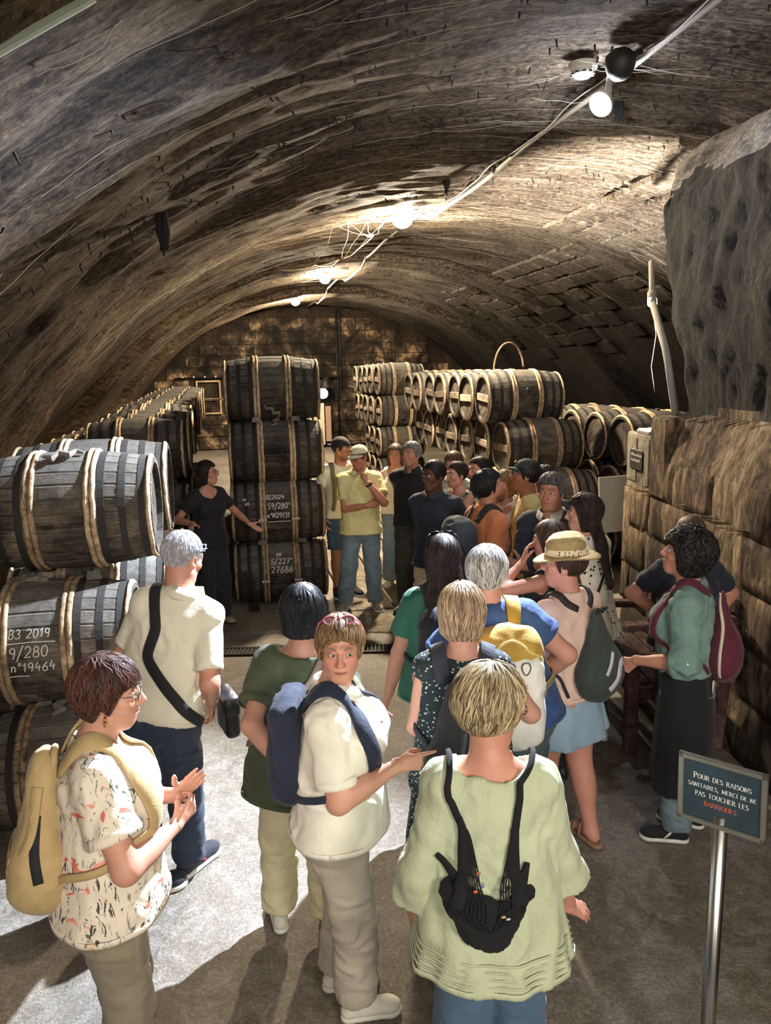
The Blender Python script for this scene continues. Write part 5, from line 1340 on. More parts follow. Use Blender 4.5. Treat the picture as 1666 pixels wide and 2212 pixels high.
def cobweb():
    mb = MB(); x0, y0 = 1.75, 10.6; zt = vault_z(x0, 10.1)-.02
    P = {'a': (1.45,10.15,zt-.03), 'b': (1.62,10.1,zt-.02), 'c': (1.83,10.1,zt-.01), 'd': (2.05,10.05,zt-.01), 'j': (1.55,10.5,zt-.42), 'k': (.75,10.7,zt-.52), 'm': (1.20,10.4,zt-.50), 'n': (1.95,10.3,zt-.14)}
    for a, b, r in (('a','n',.003),('b','j',.006),('c','n',.007),('d','n',.005),('n','j',.008),('j','m',.005),('m','k',.004),('j','k',.003),('a','m',.002),('c','j',.005),('b','n',.003),('d','j',.003)):
        p, q = np.array(P[a]), np.array(P[b]); pts = [p+(q-p)*u+np.array([.015*sin(9*u+p[0]*7), .01*sin(7*u), -.05*sin(pi*u)]) for u in np.linspace(0,1,8)]; mb.tube(pts, r*(1-.4*np.sin(np.linspace(0,pi,8))), 5)
    tag(mb.build('cobweb', WEB, None, True), 'thick pale cobweb drooping below the nearest warm lamp', 'cobweb')
    for x, Y, L, lb in ((-.40, 6.2, .28, 'black mould rag hanging on the left haunch of the vault'), (2.35, 8.2, .16, 'black mould clump hanging between the nearest warm lamp and the floodlight'), (3.05, 5.9, .14, 'small black clump hanging right of the floodlight')):
        z = vault_z(x, Y); mb = MB(); rg = random.Random(int(Y*10))
        for q in range(7): j = [rg.uniform(-.03,.03) for _ in range(4)]; mb.tube([(x+j[0],Y+j[1],z+.03),(x+j[0]+j[2]*.5,Y+j[1],z-L*.4),(x+j[2],Y+j[3],z-L*rg.uniform(.7,1))], [.02,.022,.006], 5)
        tag(mb.build('mould_clump', plain('black_mould', '171411', .95), None, True), lb, 'mould')
cobweb()
# ------------------------------------------------------------------ pier end: concrete box with plaque and up-light, drain pipe
def pier_end():
    yw = -.163; c = np.array([3.50, 6.16, 1.645]); M = rotz(yw)
    root = empty('lamp_box', tuple(c-np.array([0,0,.25])), yw, 'pale rendered box with a small black plaque, on the end of the stone pier', 'box')
    mb = MB(); mb.box((-.0,0,.24), (.025,.30,.25), None, .012); mb.box((.30,.285,.24), (.30,.02,.25), None, .01); mb.box((.30,-.285,.24), (.30,.02,.25), None, .01); mb.box((.3,0,.01), (.3,.30,.02)); mb.build('housing', PALEST, root)
    mb = MB(); mb.box((-.028,.16,.26), (.006,.11,.19)); mb.box((-.028,-.20,.26), (.008,.05,.20), None, .003); mb.build('panel', stone_mat('grey_render', ['6b6350','8f8672','a39983','b8ae97'], 3), root)
    mb = MB(); mb.box((-.040,.02,.265), (.005,.145,.085), None, .002); pl = mb.build('plaque', plain('black_plaque', '1b1a19', .5), root)
    mb = MB(); rg = random.Random(5)
    for row, (z, w_) in enumerate(((.292, .25), (.246, .21))):
        y = .135
        while y > .135-w_:
            hgt = rg.choice([.018,.018,.030,.018,.026]); st = [([(0,0),(.008,hgt),(.012,.004)], 'n', .02), ([(.004,hgt*.5),(.013,hgt*.55)], 'n', .02)]
            stroke_mesh(mb, st, .0045, lambda a, b: [-.0462, y-a, z+b]); y -= .0165
    mb.build('lettering', CHALK, pl)
    mb = MB(); mb.box((.06,-.05,.505), (.08,.15,.018), rotz(0), .008); mb.build('lamp_body', GREYP, root)
    mb = MB(); mb.box((.06,-.05,.526), (.065,.13,.004)); mb.build('lamp_glass', emit('uplight_glow', (1.0, .90, .74), 55), root)
    p = c-np.array([0,0,.25])+M@np.array([.0,-.02,.56]); lamp_light('uplight', 'SPOT', tuple(p), 3600, (1.0, .92, .80), .05, (4.2, 8.1, 4.3), 70, .8)
    mb = MB(); pp = [(4.0, 7.0, 3.42), (3.86, 6.72, 3.10), (3.83, 6.66, 3.03), (3.64, 6.1, 2.62), (3.60, 5.98, 2.50), (3.56, 5.76, 2.06)]
    root = empty('drain_pipe', pp[-1], 0, 'dusty pale drain pipe bent down onto the stone block of the pier', 'pipe')
    mb.tube(pp[:3], .026, 12); mb.tube(pp[2:], .031, 12); world_part('pipe', mb, plain('dusty_pipe', '8d8477', .8, bump=.5, bs=40), root, True)
    mb = MB(); d = nrm(np.array(pp[2])-np.array(pp[1])); mb.tube([np.array(pp[1])-d*.02, np.array(pp[2])+d*.03], .042, 14); world_part('pipe_collar', mb, plain('dusty_pipe', '8d8477', .8), root, True)
    mb = MB(); mb.tube([(4.02,7.0,3.05),(4.05,6.95,2.75),(4.03,6.98,2.45),(4.06,6.95,2.2)], [.001,.002,.0015,.003], 4); tag(mb.build('hanging_thread', WEB), 'single dusty thread hanging beside the drain pipe', 'thread')
pier_end()
# ------------------------------------------------------------------ back wall fittings
DP = plain('black_iron_pipe', '14120f', .7, .3)
mb = MB(); mb.tube([(3.62,25.9,4.45),(3.62,25.9,.4)], .035, 8); mb.tube([(3.75,25.9,4.4),(3.75,25.9,1.9)], .02, 6); tag(mb.build('wall_pipe', DP, None, True), 'black vertical pipe up the sooty back wall', 'pipe')
mb = MB(); mb.tube([(-1.6,25.85,2.32),(-.1,25.85,2.34),(3.62,25.85,2.25)], .028, 8); o = tag(mb.build('wall_rail', DP, None, True), 'long horizontal black pipe along the back wall', 'pipe')
for k in range(5): mb = MB(); mb.lathe([(0,-.03),(.035,0),(0,.03)], 8, None, (-1.35+.34*k,25.8,2.36)); mb.build('rail_knob', CHALK, o, True)
def wall_lamp():
    root = empty('wall_lamp', (3.05,25.5,1.75), 0, 'white globe lamp under a black hood at the end of the aisle', 'lamp')
    mb = MB(); mb.lathe([(0,.17),(.10,.15),(.17,.06),(.18,-.04),(.13,-.14),(0,-.18)], 18); mb.build('globe', emit('globe_glow', (1,.95,.86), 2.2), root, True)
    mb = MB(); mb.lathe([(0,.50),(.06,.48),(.12,.34),(.20,.17),(.19,.16)], 16, None, (.10,0,0)); mb.tube([(.12,0,.48),(.35,.3,.5)], .03, 6); mb.build('hood', DARKP, root, True)
wall_lamp()
for k, (x, w_, c_) in enumerate(((2.80,.06,'b9ab94'),(3.02,.07,'c9bda8'),(3.22,.09,'9a7f6e'))):
    mb = MB(); mb.box((x, 25.6, .75), (w_, .05, .78-.1*k), None, .01); tag(mb.build('upright_board', plain('pale_upright', c_, .8)), ['pale narrow board', 'whitish narrow board', 'pinkish board'][k]+' standing upright at the end of the aisle, '+['left of three', 'middle of three', 'right of three'][k], 'board')
# ------------------------------------------------------------------ bench along the right wall
BW = stone_mat('dark_bench_wood', ['1d1410','3d2c25','5c473c','7d6a5c'], 5); BR_ = stone_mat('reddish_bench_leg', ['2b1a17','4a302b','604540','7a6058'], 5)
def bench():
    root = empty('bench', (2.72, 4.86, 0), -.165, 'dark slatted wooden bench along the right wall, with armrests', 'bench')
    for k in range(5): MB().box((.02+.105*k-.12, .05, .44), (.045, .60, .018), None, .006).build('slat', BW, root)
    for k in range(4): MB().box((.42+.02*k, .05, .60+.115*k), (.014, .62, .045), roty(.15), .006).build('back_slat', BW, root)
    for y in (-.60, .64):
        MB().box((-.19, y, .30), (.037, .045, .30), None, .010).build('leg', BR_, root); MB().box((.40, y, .45), (.035, .04, .45), roty(.06), .010).build('leg', BR_, root)
        MB().box((.10, y, .615), (.34, .05, .026), roty(.04), .012).build('armrest', BR_, root); MB().box((.10, y, .40), (.30, .03, .035), None, .008).build('rail', BW, root)
    MB().box((-.16, .05, .40), (.02,.58,.04), None, .006).build('apron', BW, root)
    for k in range(3): MB().box((.05+.13*k, .05, .13), (.04, .58, .015), None, .005).build('lower_slat', BW, root)
bench()
# ------------------------------------------------------------------ sign on its steel post
def sign():
    TL, TR_, BL_, BRR = (np.array(p) for p in ((1.365,2.10,1.250), (1.535,1.895,1.250), (1.360,2.085,1.030), (1.530,1.880,1.030)))
    c = (TL+TR_+BL_+BRR)/4; u = nrm(TR_-TL); v = nrm(TL-BL_); n = np.cross(u, v); M = np.stack([u, v, n], 1)
    hw, hh = np.linalg.norm(TR_-TL)/2, np.linalg.norm(TL-BL_)/2
    root = empty('sign_stand', (1.455, 1.995, 0), 0, 'steel post with a framed dark blue notice in the right foreground', 'sign')
    steel = plain('brushed_steel', 'b9b8b3', .32, 1.0); NT_ = NT('brushed_post'); vv = NT_.coord('Object', (1,1,.02)); NT_.base(NT_.ramp(NT_.noise(vv, 220, 2), [(.3,'8e8d88'),(.7,'c8c7c2')])); NT_.set(Metallic=1.0, Roughness=.28)
    mb = MB(); mb.lathe([(.0235,.0),(.0235,1.05),(.0,1.052)], 32, None, (1.455,1.997,.02)); world_part('post', mb, NT_.m, root, True)
    mb = MB(); mb.lathe([(.0,.0),(.16,.0),(.16,.008),(.15,.014),(.03,.022),(.026,.05)], 40, None, (1.455,1.997,.001)); world_part('foot_plate', mb, steel, root, True)
    w_ = lambda x, y, z: c+M@np.array([x, y, z])
    mb = MB(); mb.box(c-n*.006, (hw, hh, .005), M, .002); b = world_part('back_plate', mb, steel, root)
    mb = MB(); fw = .018
    for s_ in (1,-1): mb.box(w_(0, s_*(hh-fw/2), .003), (hw, fw/2, .006), M, .003); mb.box(w_(s_*(hw-fw/2), 0, .003), (fw/2, hh, .006), M, .003)
    world_part('frame', mb, plain('satin_frame', 'a5a39c', .38, .9), root)
    mb = MB(); mb.box(w_(0,0,.0), (hw-fw+.002, hh-fw+.002, .0015), M); pm = NT('notice_print'); pv = pm.coord('Object'); pm.base(pm.ramp(pm.noise(pv, 9, 3), [(.35,'24343d'),(.62,'2c3d47'),(.8,'4b5a63')])); pm.set(Roughness=.22); nt = world_part('notice', mb, pm.m, root)
    white, red = plain('white_print', 'dfe0da', .6), plain('red_print', 'c4614c', .6)
    k = .0165
    for txt, y, m_ in (('Pour des raisons', .038, white), ('sanitaires, merci de ne', .010, white), ('pas toucher les', -.018, white), ('barriques.', -.046, red)):
        mb = MB(); ln, W_ = text_strokes(txt, k*1.12, sp=.10, small=.80 if txt[0].isupper() else .80); sc = min(1.0, .205/W_)
        f = lambda a, b: w_((a-W_/2)*sc+.002, y+b*sc, .0026)
        stroke_mesh(mb, ln, .001, f, (.055, .17))
        x = 0
        for ch in txt:
            hgt = k*1.12*(.80 if ch.islower() else 1); up = ch.upper(); g = GL[up]
            for sx, sy in SERIF.get(up, []): stroke_mesh(mb, [([(x+(sx-.13)*hgt, sy*hgt), (x+(sx+.13)*hgt, sy*hgt)], '_', hgt)], hgt*.05, f)
            x += (g[0]+.10)*hgt
        world_part('lettering', mb, m_, root, False, nt)
sign()
# ================================================================== bags, hats
def back_y(ops, x, z, sgn=-1, c0=0.0):
    ys = np.linspace(sgn*.6, 0, 200)+c0; d = ev(ops, np.stack([np.full(200, x), ys, np.full(200, z)], 1)); i = np.argmax(d < 0)
    return ys[i] if (d < 0).any() else c0
def shoulder_z(ops, x, y):
    zs = np.linspace(2.1, .8, 260); d = ev(ops, np.stack([np.full(260, x), np.full(260, y), zs], 1)); i = np.argmax(d < 0); return zs[i]
def pack_straps(p, th, mat, wid, top, bot, xs=.085, part='shoulder_strap', side_z=None, front=.07, cols=(1,-1), yoff=0):
    H = p.H; ops = [o for o in p.torso_ops if o[0] == 'u']; c = p.nb
    for sg in cols:
        x0 = c[0]+sg*xs; sz = shoulder_z(ops, x0, c[1]-.005)
        fz = p.pel[2]+.155*H; sz2 = side_z or p.pel[2]+.10*H
        pts = [np.array([c[0]+sg*top[0], top[1], top[2]]), np.array([x0, c[1]-.085, sz-.015]), np.array([x0, c[1]+.0, sz+.02]), np.array([x0+sg*.004, c[1]+front, sz-.05]),
               np.array([x0+sg*.018, c[1]+front+.05, fz+.03]), np.array([p.pel[0]+sg*(np.interp(.13*H, p.t, p.w)+.02), c[1]+.03, fz-.05]), np.array([c[0]+sg*(bot[0]+.02), bot[1]+.03, sz2-.02]), np.array([c[0]+sg*bot[0], bot[1], bot[2]])]
        P_, N_ = p.strap_path(pts, ops, .010, 46); mb = MB(); w_ = wid*np.interp(np.linspace(0,1,46), [0,.1,.55,.68,1], [.8,1,1,.45,.4]); mb.ribbon(P_[1:], N_[1:], w_[1:], .010); p.tpart(th, part, mb, mat)
def rucksack(p, name, label, mat, size, zc, x=0.0, tilt=0, kind='box', sink=.012):
    w_, d_, h_ = size; ops = [o for o in p.top_ops if o[0] == 'u']; y = min(back_y(ops, p.nb[0]+x, zc+h_*.25, -1, 0), back_y(ops, p.nb[0]+x, zc, -1, 0)); c = np.array([p.nb[0]*.6+x, y-d_/2+sink, zc]); R = rotx(radians(tilt))
    th = p.thing(name, c, label, 'backpack'); q = lambda a, b, e: c+R@np.array([a, b, e])
    if kind == 'box': o = [('u', rbox(c, (w_/2, d_/2, h_/2), R, min(w_, d_)*.42), 0), ('u', ell(q(0,-d_*.10,-h_*.12), (w_*.50, d_*.55, h_*.40), R), .05), ('u', ell(q(0,0,h_*.28), (w_*.44, d_*.45, h_*.26), R), .04)]
    elif kind == 'tear': o = [('u', cone(q(0,d_*.1,h_*.46), q(0,-d_*.05,-h_*.24), w_*.10, w_*.50, flat=(R[:,1], d_/w_)), 0), ('u', ell(q(0,-d_*.1,-h_*.22), (w_*.52, d_*.55, h_*.30), R), .06)]
    elif kind == 'sack': o = [('u', cone(q(0,0,h_*.40), q(0,0,-h_*.25), w_*.26, w_*.50, flat=(R[:,1], d_/w_)), 0), ('u', rbox(q(0,-d_*.02,-h_*.26), (w_*.50, d_*.48, h_*.24), R, d_*.4), .05)]
    o.append(('c', plane(c+np.array([0, d_/2-.012, 0]), (0,1,0)), .02))
    V, F, g = solid(o, p.vox*.9, 1, (.0045, (8,8,6), 9)); b = p.tpart(th, 'bag_body', (V, F), mat)
    return th, o, c, R, q, b
def zip_line(p, th, ops, pts, mat, wid=.008, th_=.004, name='zip', parent=None, n=40, off=.001):
    P_, N_ = p.strap_path(pts, ops, off, n); mb = MB(); mb.ribbon(P_, N_, wid, th_); return p.tpart(th, name, mb, mat, parent=parent)
def cap(p, label, mat, brim_dir=1, badge=None, name='baseball_cap'):
    P, q, R = p.hpt, p.hs, p.HR; A = lambda *a: np.array(a)*q; c = P((0,-.012,.085)); th = p.thing(name, c, label, 'cap')
    o = [('u', ell(P((0,-.012,.042)), A(.089,.108,.096), R), 0), ('c', plane(P((0,0,.052)), -(R@np.array([0,-.15*brim_dir,1]))), .006)]
    V, F, g = solid(o, .006); p.tpart(th, 'crown', (V, F), mat)
    mb = MB(); n = 15; s = brim_dir; V = []
    for k in range(n):
        a = pi*(k/(n-1)); x = cos(a)
        for r, dz, ex in ((1.0,.0,.0), (1.0,-.004,1.0)):
            pass
        bx, by = .086*x, .010+.090*sin(a)
        ix, iy = .084*x, (.0+.092*sin(a)); ox, oy = .080*x*1.0, iy+.068*sin(a)**.7
        zc = .058-.016*x*x
        for (xx, yy, zz) in ((ix, iy-.012, zc+.003), (ox, oy, zc-.014), (ox, oy, zc-.018), (ix, iy-.012, zc-.002)): V.append(P((xx, (yy-.006)*s-(0 if s > 0 else .01), zz)))
    mb.add(V, [[i*4+k, (i+1)*4+k, (i+1)*4+(k+1)%4, i*4+(k+1)%4] for i in range(n-1) for k in range(4)]); p.tpart(th, 'visor', mb, mat, True)
    if badge: mb = MB(); mb.box(P((.015,.088,.098)), (.014*q,.003,.011*q), R@rotx(.55), .002); p.tpart(th, 'badge', mb, badge)
    mb = MB(); mb.lathe([(.0,.006),(.007,.004),(.008,0)], 10, R, P((0,-.012,.137))); p.tpart(th, 'button', mb, mat, True)
    return th
def head_glasses(p, label, frame, lens, kind='round'):
    """sunglasses pushed up into the hair"""
    c = p.hpt((0,.06,.12)); th = p.thing('sunglasses', c, label, 'sunglasses'); P, q = p.hpt, p.hs; rr = np.array([.0, 0])
    Rt = rotx(.95); W = lambda x, y, z: P(np.array([0,.030,.132])+Rt@np.array([x, y, z]))
    mb = MB(); R_ = .024
    for g in (1,-1):
        mb.tube([W(g*.034+R_*1.1*cos(2*pi*k/18), .0-.35*(R_*cos(2*pi*k/18)*g) if 0 else .0, R_*.85*sin(2*pi*k/18)) for k in range(19)], .0028, 6, cap=False)
        mb.tube([W(g*.060,-.004,.006), W(g*.080,-.022,.006), W(g*.094,-.085,-.002), W(g*.095,-.115,-.012)], .0026, 6)
    mb.tube([W(-.010,0,.006), W(0,.004,.010), W(.010,0,.006)], .0028, 6); p.tpart(th, 'frame', mb, frame, True)
    for g in (1,-1):
        m2 = MB(); m2.add([W(g*.034,.003,0)]+[W(g*.034+R_*1.05*cos(2*pi*k/16), .0, R_*.8*sin(2*pi*k/16)) for k in range(16)], [[0,k+1,(k+1)%16+1] for k in range(16)]); p.tpart(th, 'lens', m2, lens)
    return th
def print_mat(name, base, kind):
    t = NT(name); v = t.coord('Object'); t.set(Roughness=.85)
    if kind == 'floral':
        n = t.noise(v, 7, 3, .5, 2.2); bl = t.noise(t.coord('Object', (1,1,1.6)), 11, 2, .5, 1.2); st = t.noise(t.coord('Object', (20,20,7), (.9,.5,.3)), 1.5, 4, .62, 2.6)
        c = t.mix(t.ramp(st, [(.585, 0.0), (.61, .75)]), base, '55564c'); c = t.mix(t.math('MULTIPLY', t.ramp(t.noise(v, 6, 2), [(.5, 0.0), (.56, 1.0)]), t.ramp(st, [(.55, 0.0), (.58, 1.0)])), c, '3d4036')
        c = t.mix(t.ramp(bl, [(.635, 0.0), (.655, .95)]), c, t.ramp(n, [(.4, 'c9604a'), (.6, 'e49b86')])); c = t.mix(t.ramp(t.noise(t.coord('Object', (1,1.3,1)), 13, 2, .5, .8), [(.69, 0.0), (.71, .8)]), c, 'd9b56a')
    elif kind == 'dots':
        d = t.voro(v, 26, 'F1', .75); c = t.mix(t.ramp(d, [(.20, 1.0), (.26, 0.0)]), base, '15130f')
    elif kind == 'speck':
        d = t.voro(t.coord('Object', (1,1,1.3)), 55, 'F1', 1); c = t.mix(t.ramp(d, [(.24, 1.0), (.30, 0.0)]), base, 'b9c4be')
    elif kind == 'leopard':
        d = t.voro(v, 30, 'F1', 1); c = t.mix(t.ramp(d, [(.20, 0.0), (.25, 1.0), (.42, 1.0), (.48, 0.0)]), base, '1d1915')
    t.base(c); t.bump(t.noise(v, 24, 4, .6, .6), .3, .012); return t.m
# ================================================================== the visitors
def mk(at, phi, H, sex, label, **kw):
    lx, ly = kw.get('lean', (0, 0)); ly += .022*H; a = radians(phi)
    pos = (at[0]-(lx*cos(a)+ly*sin(a)), at[1]-(-lx*sin(a)+ly*cos(a))); return Person(pos, phi, H, sex, label, **kw)
SOLEW = plain('white_sole', 'd8d5cc', .6); SOLEB = plain('black_sole', '191817', .7); STEELF = plain('thin_metal_frame', '8f8578', .3, 1.0); BLACKF = plain('black_frame', '15120f', .3)
TORT = plain('tortoise_frame', '4a2618', .25); BLACKC = cloth('black_cloth', '14151a', '0c0c10', rough=.8); NAVYC = cloth('navy_bag', '17213a', '10172a'); GOLD = plain('gold', 'd9a94e', .25, 1.0)
DLENS = plain('dark_lens', '1c1815', .1); BUTT = plain('horn_button', '6f665a', .4); WHITEL = cloth('white_linen', 'e6e1d2', 'd6d0bf', 6, bump=.45)
JEANL = cloth('light_jeans', '7c8d96', '5f717c', 5); JEAND = cloth('dark_jeans', '2a3850', '1b2536', 5)
def buttons(p, top, n, dx=0, z0=.23, dz=.055):
    ops = [o for o in p.top_ops if o[0] == 'u']
    for k in range(n):
        t = (z0*p.H-dz*p.H*k); c = p.pel+p.TR[:,2]*t+p.fwd*.4+p.rt*dx; Q = p.pel+p.TR[:,2]*t+p.rt*dx
        s_ = np.linspace(.4, 0, 120); P_ = Q+p.fwd*s_[:,None]; d = ev(ops, P_); i = int(np.argmax(d < 0)); n_ = grad(ops, P_[i:i+1])[0]
        mb = MB(); mb.lathe([(0,.003),(.006,.003),(.0065,.0)], 12, frame_z(n_), P_[i]+n_*.004); p.part('button', mb, BUTT, top)
def watch(p, sd, strap, face):
    d = nrm(p.wr[sd]-p.el[sd]); c = p.wr[sd]-d*.018; r = .0165*p.H*p.fat**.5+.003; M = frame_z(d); mb = MB(); mb.lathe([(r,-.009),(r+.004,-.008),(r+.004,.008),(r,.009)], 20, M, c); w_ = p.part('watch', mb, strap)
    n = -p.hn[sd]; n = nrm(n-d*(n@d)); mb = MB(); mb.lathe([(0,.008),(.015,.007),(.016,.0)], 16, frame_z(n), c+n*(r+.001)); p.part('watch_face', mb, face, w_)
# ---- 1 woman in floral blouse, left foreground
p = mk((-.44, 2.44), 82, 1.60, 'f', 'short-haired woman with glasses in a floral blouse, hands clasped, tan rucksack on her back', fat=1.27, belly=.045, bust=1.15, vox=.0085, hv=.0034, skin='cf9880', head=(6,-4,0), hf=.02,
       arms=dict(R=dict(w=(.055,.225,1.03), e=(1.2,-.5,-1), hand='clasp', hd=(-.55,.75,.40), hn=(-.75,-.45,0)), L=dict(w=(-.075,.245,1.06), e=(-.8,-.5,-1), hand='flat', hd=(.40,.6,.70), hn=(.8,-.3,-.2))))
p.nose = 1.04; p.body(brow='4a3226'); FLO = print_mat('floral_print', 'd9ccb9', 'floral'); t_ = p.top(FLO, 'blouse', .62, .080, -.03, .014, .012, 'v', (.006,(8,8,5),2), fold=(7,.015,1,.05), cuff=FLO)
p.trousers(cloth('khaki', '877d69', '7b715e', 5), r=(.098,.070,.062)); p.shoes(plain('dark_shoe','2a2420'), SOLEB); p.hair('fluffy', '241310', '6a4032', 620, 3, th=.021, wave=.55)
p.glasses(STEELF, 'rect', lens=None)
for g in (1,-1): mb = MB(); mb.tube([p.hpt((g*.083,-.004,-.042)), p.hpt((g*.085,-.004,-.060)), p.hpt((g*.085,-.004,-.078))], [.0022,.0045,.003], 8); p.part('earring', mb, GOLD)
TAN = cloth('tan_canvas', 'b39a6b', 'a48c5f', 7); th, o, c, R, q, b = rucksack(p, 'backpack', 'tan canvas rucksack worn by the woman in the floral blouse', TAN, (.30,.18,.46), 1.09, kind='sack', tilt=-6, sink=.05)
pack_straps(p, th, TAN, .062, (.05, c[1]+.06, 1.27), (.11, c[1]+.05, .95), .085)
zip_line(p, th, o, [q(.14,-.05,.10), q(.155,-.02,.0), q(.15,.0,-.10)], BLACKC, .03, .004, 'side_strap'); 
for k in range(3): zip_line(p, th, o, [q(-.09,-.12,-.05-.045*k), q(0,-.16,-.055-.045*k), q(.10,-.12,-.05-.045*k)], cloth('tan_web', 'b59c6d', 'a48c5f'), .024, .004, 'webbing_loop')
mb = MB(); mb.tube([q(-.04,.03,.20), q(-.02,.03,.25), q(.03,.03,.255), q(.05,.03,.20)], .011, 8); p.tpart(th, 'carry_handle', mb, TAN, True)
mb = MB(); mb.box(q(.13,.0,-.13), (.02,.035,.022), R, .004); p.tpart(th, 'side_buckle', mb, TAN)
zip_line(p, th, o, [q(.115,-.06,.18), q(.14,-.06,.05), q(.13,-.05,-.02)], TAN, .035, .006, 'compression_strap')
# ---- 2 man in cream polo
p = mk((-.25, 3.63), 14, 1.76, 'm', 'grey-haired man in a cream polo shirt seen from behind, black bag strap across his back', fat=1.04, belly=.045, vox=.009, hv=.0042, skin='c98f78', lean=(.15,.03), head=(28,-16,4), shw=.84,
       arms=dict(R=dict(w=(.25,.06,.93), e=(.25,-1,0), hand='relax', hd=(-.15,.35,-.9)), L=dict(w=(-.27,.12,.95), e=(-.6,-1,0))), legs=dict(L=dict(a=(-.10,-.10,.084), toe=55), R=dict(a=(.07,.10,.084), toe=25)))
p.body(brow='77716c'); CRE = cloth('cream_pique', 'ddd8c4', 'd0cab4', 5); t_ = p.top(CRE, 'polo_shirt', .80, .058, -.005, .012, .006, 'crew', (.007,(7,7,5),4), collar=CRE, cuff=CRE)
p.trousers(JEAND, 'jeans', r=(.105,.080,.072)); mb = MB(); p.shoes(cloth('navy_shoe','20242e'), SOLEW, accent=plain('red_stripe','a33a4c')); p.hair('crop', '8f8d90', 'd9d8dc', 1700, 5)
th = p.thing('sunglasses', p.hpt((.0,.05,.06)), 'pale-framed glasses pushed up on the head of the man in the cream polo', 'glasses'); mb = MB()
for g in (1,-1): mb.tube([p.hpt((g*(.036+.02*cos(a)),.098-.022*abs(cos(a)),.062+.016*sin(a))) for a in np.linspace(0,2*pi,17)], .0028, 6, cap=False); mb.tube([p.hpt((g*.060,.082,.062)), p.hpt((g*.086,.03,.06)), p.hpt((g*.090,-.03,.05))], .0028, 6)
p.tpart(th, 'frame', mb, plain('blue_grey_frame', '8fa0b3', .3))
ops = [x for x in p.top_ops if x[0] == 'u']; H = p.H; sz = p.nb[2]
th = p.thing('shoulder_bag', (.36,.10,.86), 'black shoulder bag on a wide strap across the man in the cream polo', 'bag')
P_, N_ = p.strap_path([(p.nb[0]-.10,.05,sz+.03), (p.nb[0]-.10,-.04,sz+.02), (p.nb[0]-.085,-.14,sz-.10), (.0,-.19,1.24), (.12,-.18,1.07), (.20,-.12,.95), (.24,-.03,.86)], ops, .012, 50); mb = MB(); mb.ribbon(P_, N_, .052, .004); p.tpart(th, 'strap', mb, BLACKC)
V, F, g = solid([('u', rbox((.31,.12,.86), (.035,.10,.11), rotz(.5), .03), 0)], .009, 1, (.003,(9,9,9),2)); p.tpart(th, 'bag_body', (V, F), plain('black_leather', '15161b', .45, bump=.3, bs=150))
mb = MB(); mb.box((.31,.12,.915), (.038,.102,.05), rotz(.5), .012); p.tpart(th, 'flap', mb, plain('black_leather', '15161b', .45))
V = []; 
mb = MB(); mb.lathe([(.0,0)], 3) if 0 else None
hipz = p.pel[2]+.045*H; mb = MB(); pts = []; ops2 = p.leg_o
P_, N_ = snap(ops2, np.array([[p.pel[0]+.3*cos(a), .25*sin(a), hipz] for a in np.linspace(0, 2*pi, 41)]), .003); mb.ribbon(P_, N_, .035, .004); p.part('belt', mb, BLACKC)
# ---- 3 woman in olive blouse, black bob
p = mk((.26, 3.18), 4, 1.58, 'f', 'black-haired woman in an olive blouse and cream trousers, hands held behind her back', fat=1.24, belly=.03, vox=.009, hv=.005, skin='c99680', lean=(.04,.0),
       arms=dict(L=dict(w=(-.045,-.235,.90), e=(-1,-.5,.1), hand='grip', hd=(.85,-.15,-.5), hn=(.1,.9,.1)), R=dict(w=(.10,-.245,.86), e=(1,-.5,.1), hand='clasp', hd=(-.9,-.1,.2), hn=(0,.9,-.1))), legs=dict(L=dict(a=(-.12,.03,.076), toe=-8), R=dict(a=(.10,-.04,.076), toe=4)))
p.body(); OLI = cloth('olive_seersucker', '465038', '3a432f', 14, bump=.6); p.top(OLI, 'blouse', .70, .078, -.10, .014, .012, 'boat', (.006,(8,8,4),6), fold=(6,.012,0,.05), cuff=OLI)
p.trousers(cloth('cream_trousers', 'd8d0ab', 'c9c09a', 4), r=(.092,.074,.070), length=.94); p.shoes(cloth('white_shoe','d9d5ca'), SOLEW, lace=WHITEL); p.hair('bob', '08080b', '1d2029', 620, 7, th=.024, zl=([-.15,-.05,.020,.036,.050,.07,.13],[-.100,-.105,-.095,-.02,.045,.055,.05]))
watch(p, 'L', plain('silver_band','b9b6ae',.3,1.0), plain('pale_dial','d9d6cc',.3))
ops = [x for x in p.top_ops if x[0] == 'u']; th = p.thing('strap_bag', (.2,-.1,1.1), 'narrow brown shoulder strap across the back of the olive blouse', 'strap')
P_, N_ = p.strap_path([(p.nb[0]+.10,.02,1.34), (p.nb[0]+.09,-.06,1.33), (p.nb[0]+.03,-.17,1.24), (-.09,-.2,1.10), (-.20,-.12,.98), (-.24,.0,.92)], ops, .011, 40); mb = MB(); mb.ribbon(P_, N_, .030, .004); p.tpart(th, 'strap', mb, plain('taupe_leather', '7d6c62', .6))
# ---- 4 woman in white shirt, pointing
p = mk((.35, 2.67), 104, 1.59, 'f', 'woman in a white shirt and beige trousers pointing right while looking back', fat=1.27, belly=.05, bust=1.25, vox=.0085, hv=.0034, skin='cf967f', head=(84,2,0),
       arms=dict(R=dict(w=(.15,.24,1.11), e=(.35,-.55,-1), hand='point', hd=(-.1,1,.12), hn=(-.95,0,-.3)), L=dict(w=(-.22,-.03,.88), e=(-.3,-1,0))), legs=dict(R=dict(a=(.06,.06,.077), toe=-14), L=dict(a=(-.09,-.03,.077), toe=-18)))
p.gaze = (-28, 0); p.nose = 1.05; p.ruddy = 1.35; p.body(brow='6b5444', lip='a85f57'); t_ = p.top(WHITEL, 'shirt', .78, .070, -.02, .014, .010, 'v', (.009,(7,7,6),8), collar=WHITEL, cuff=WHITEL, fold=(6,.014,2,.05)); buttons(p, t_, 5, .0)
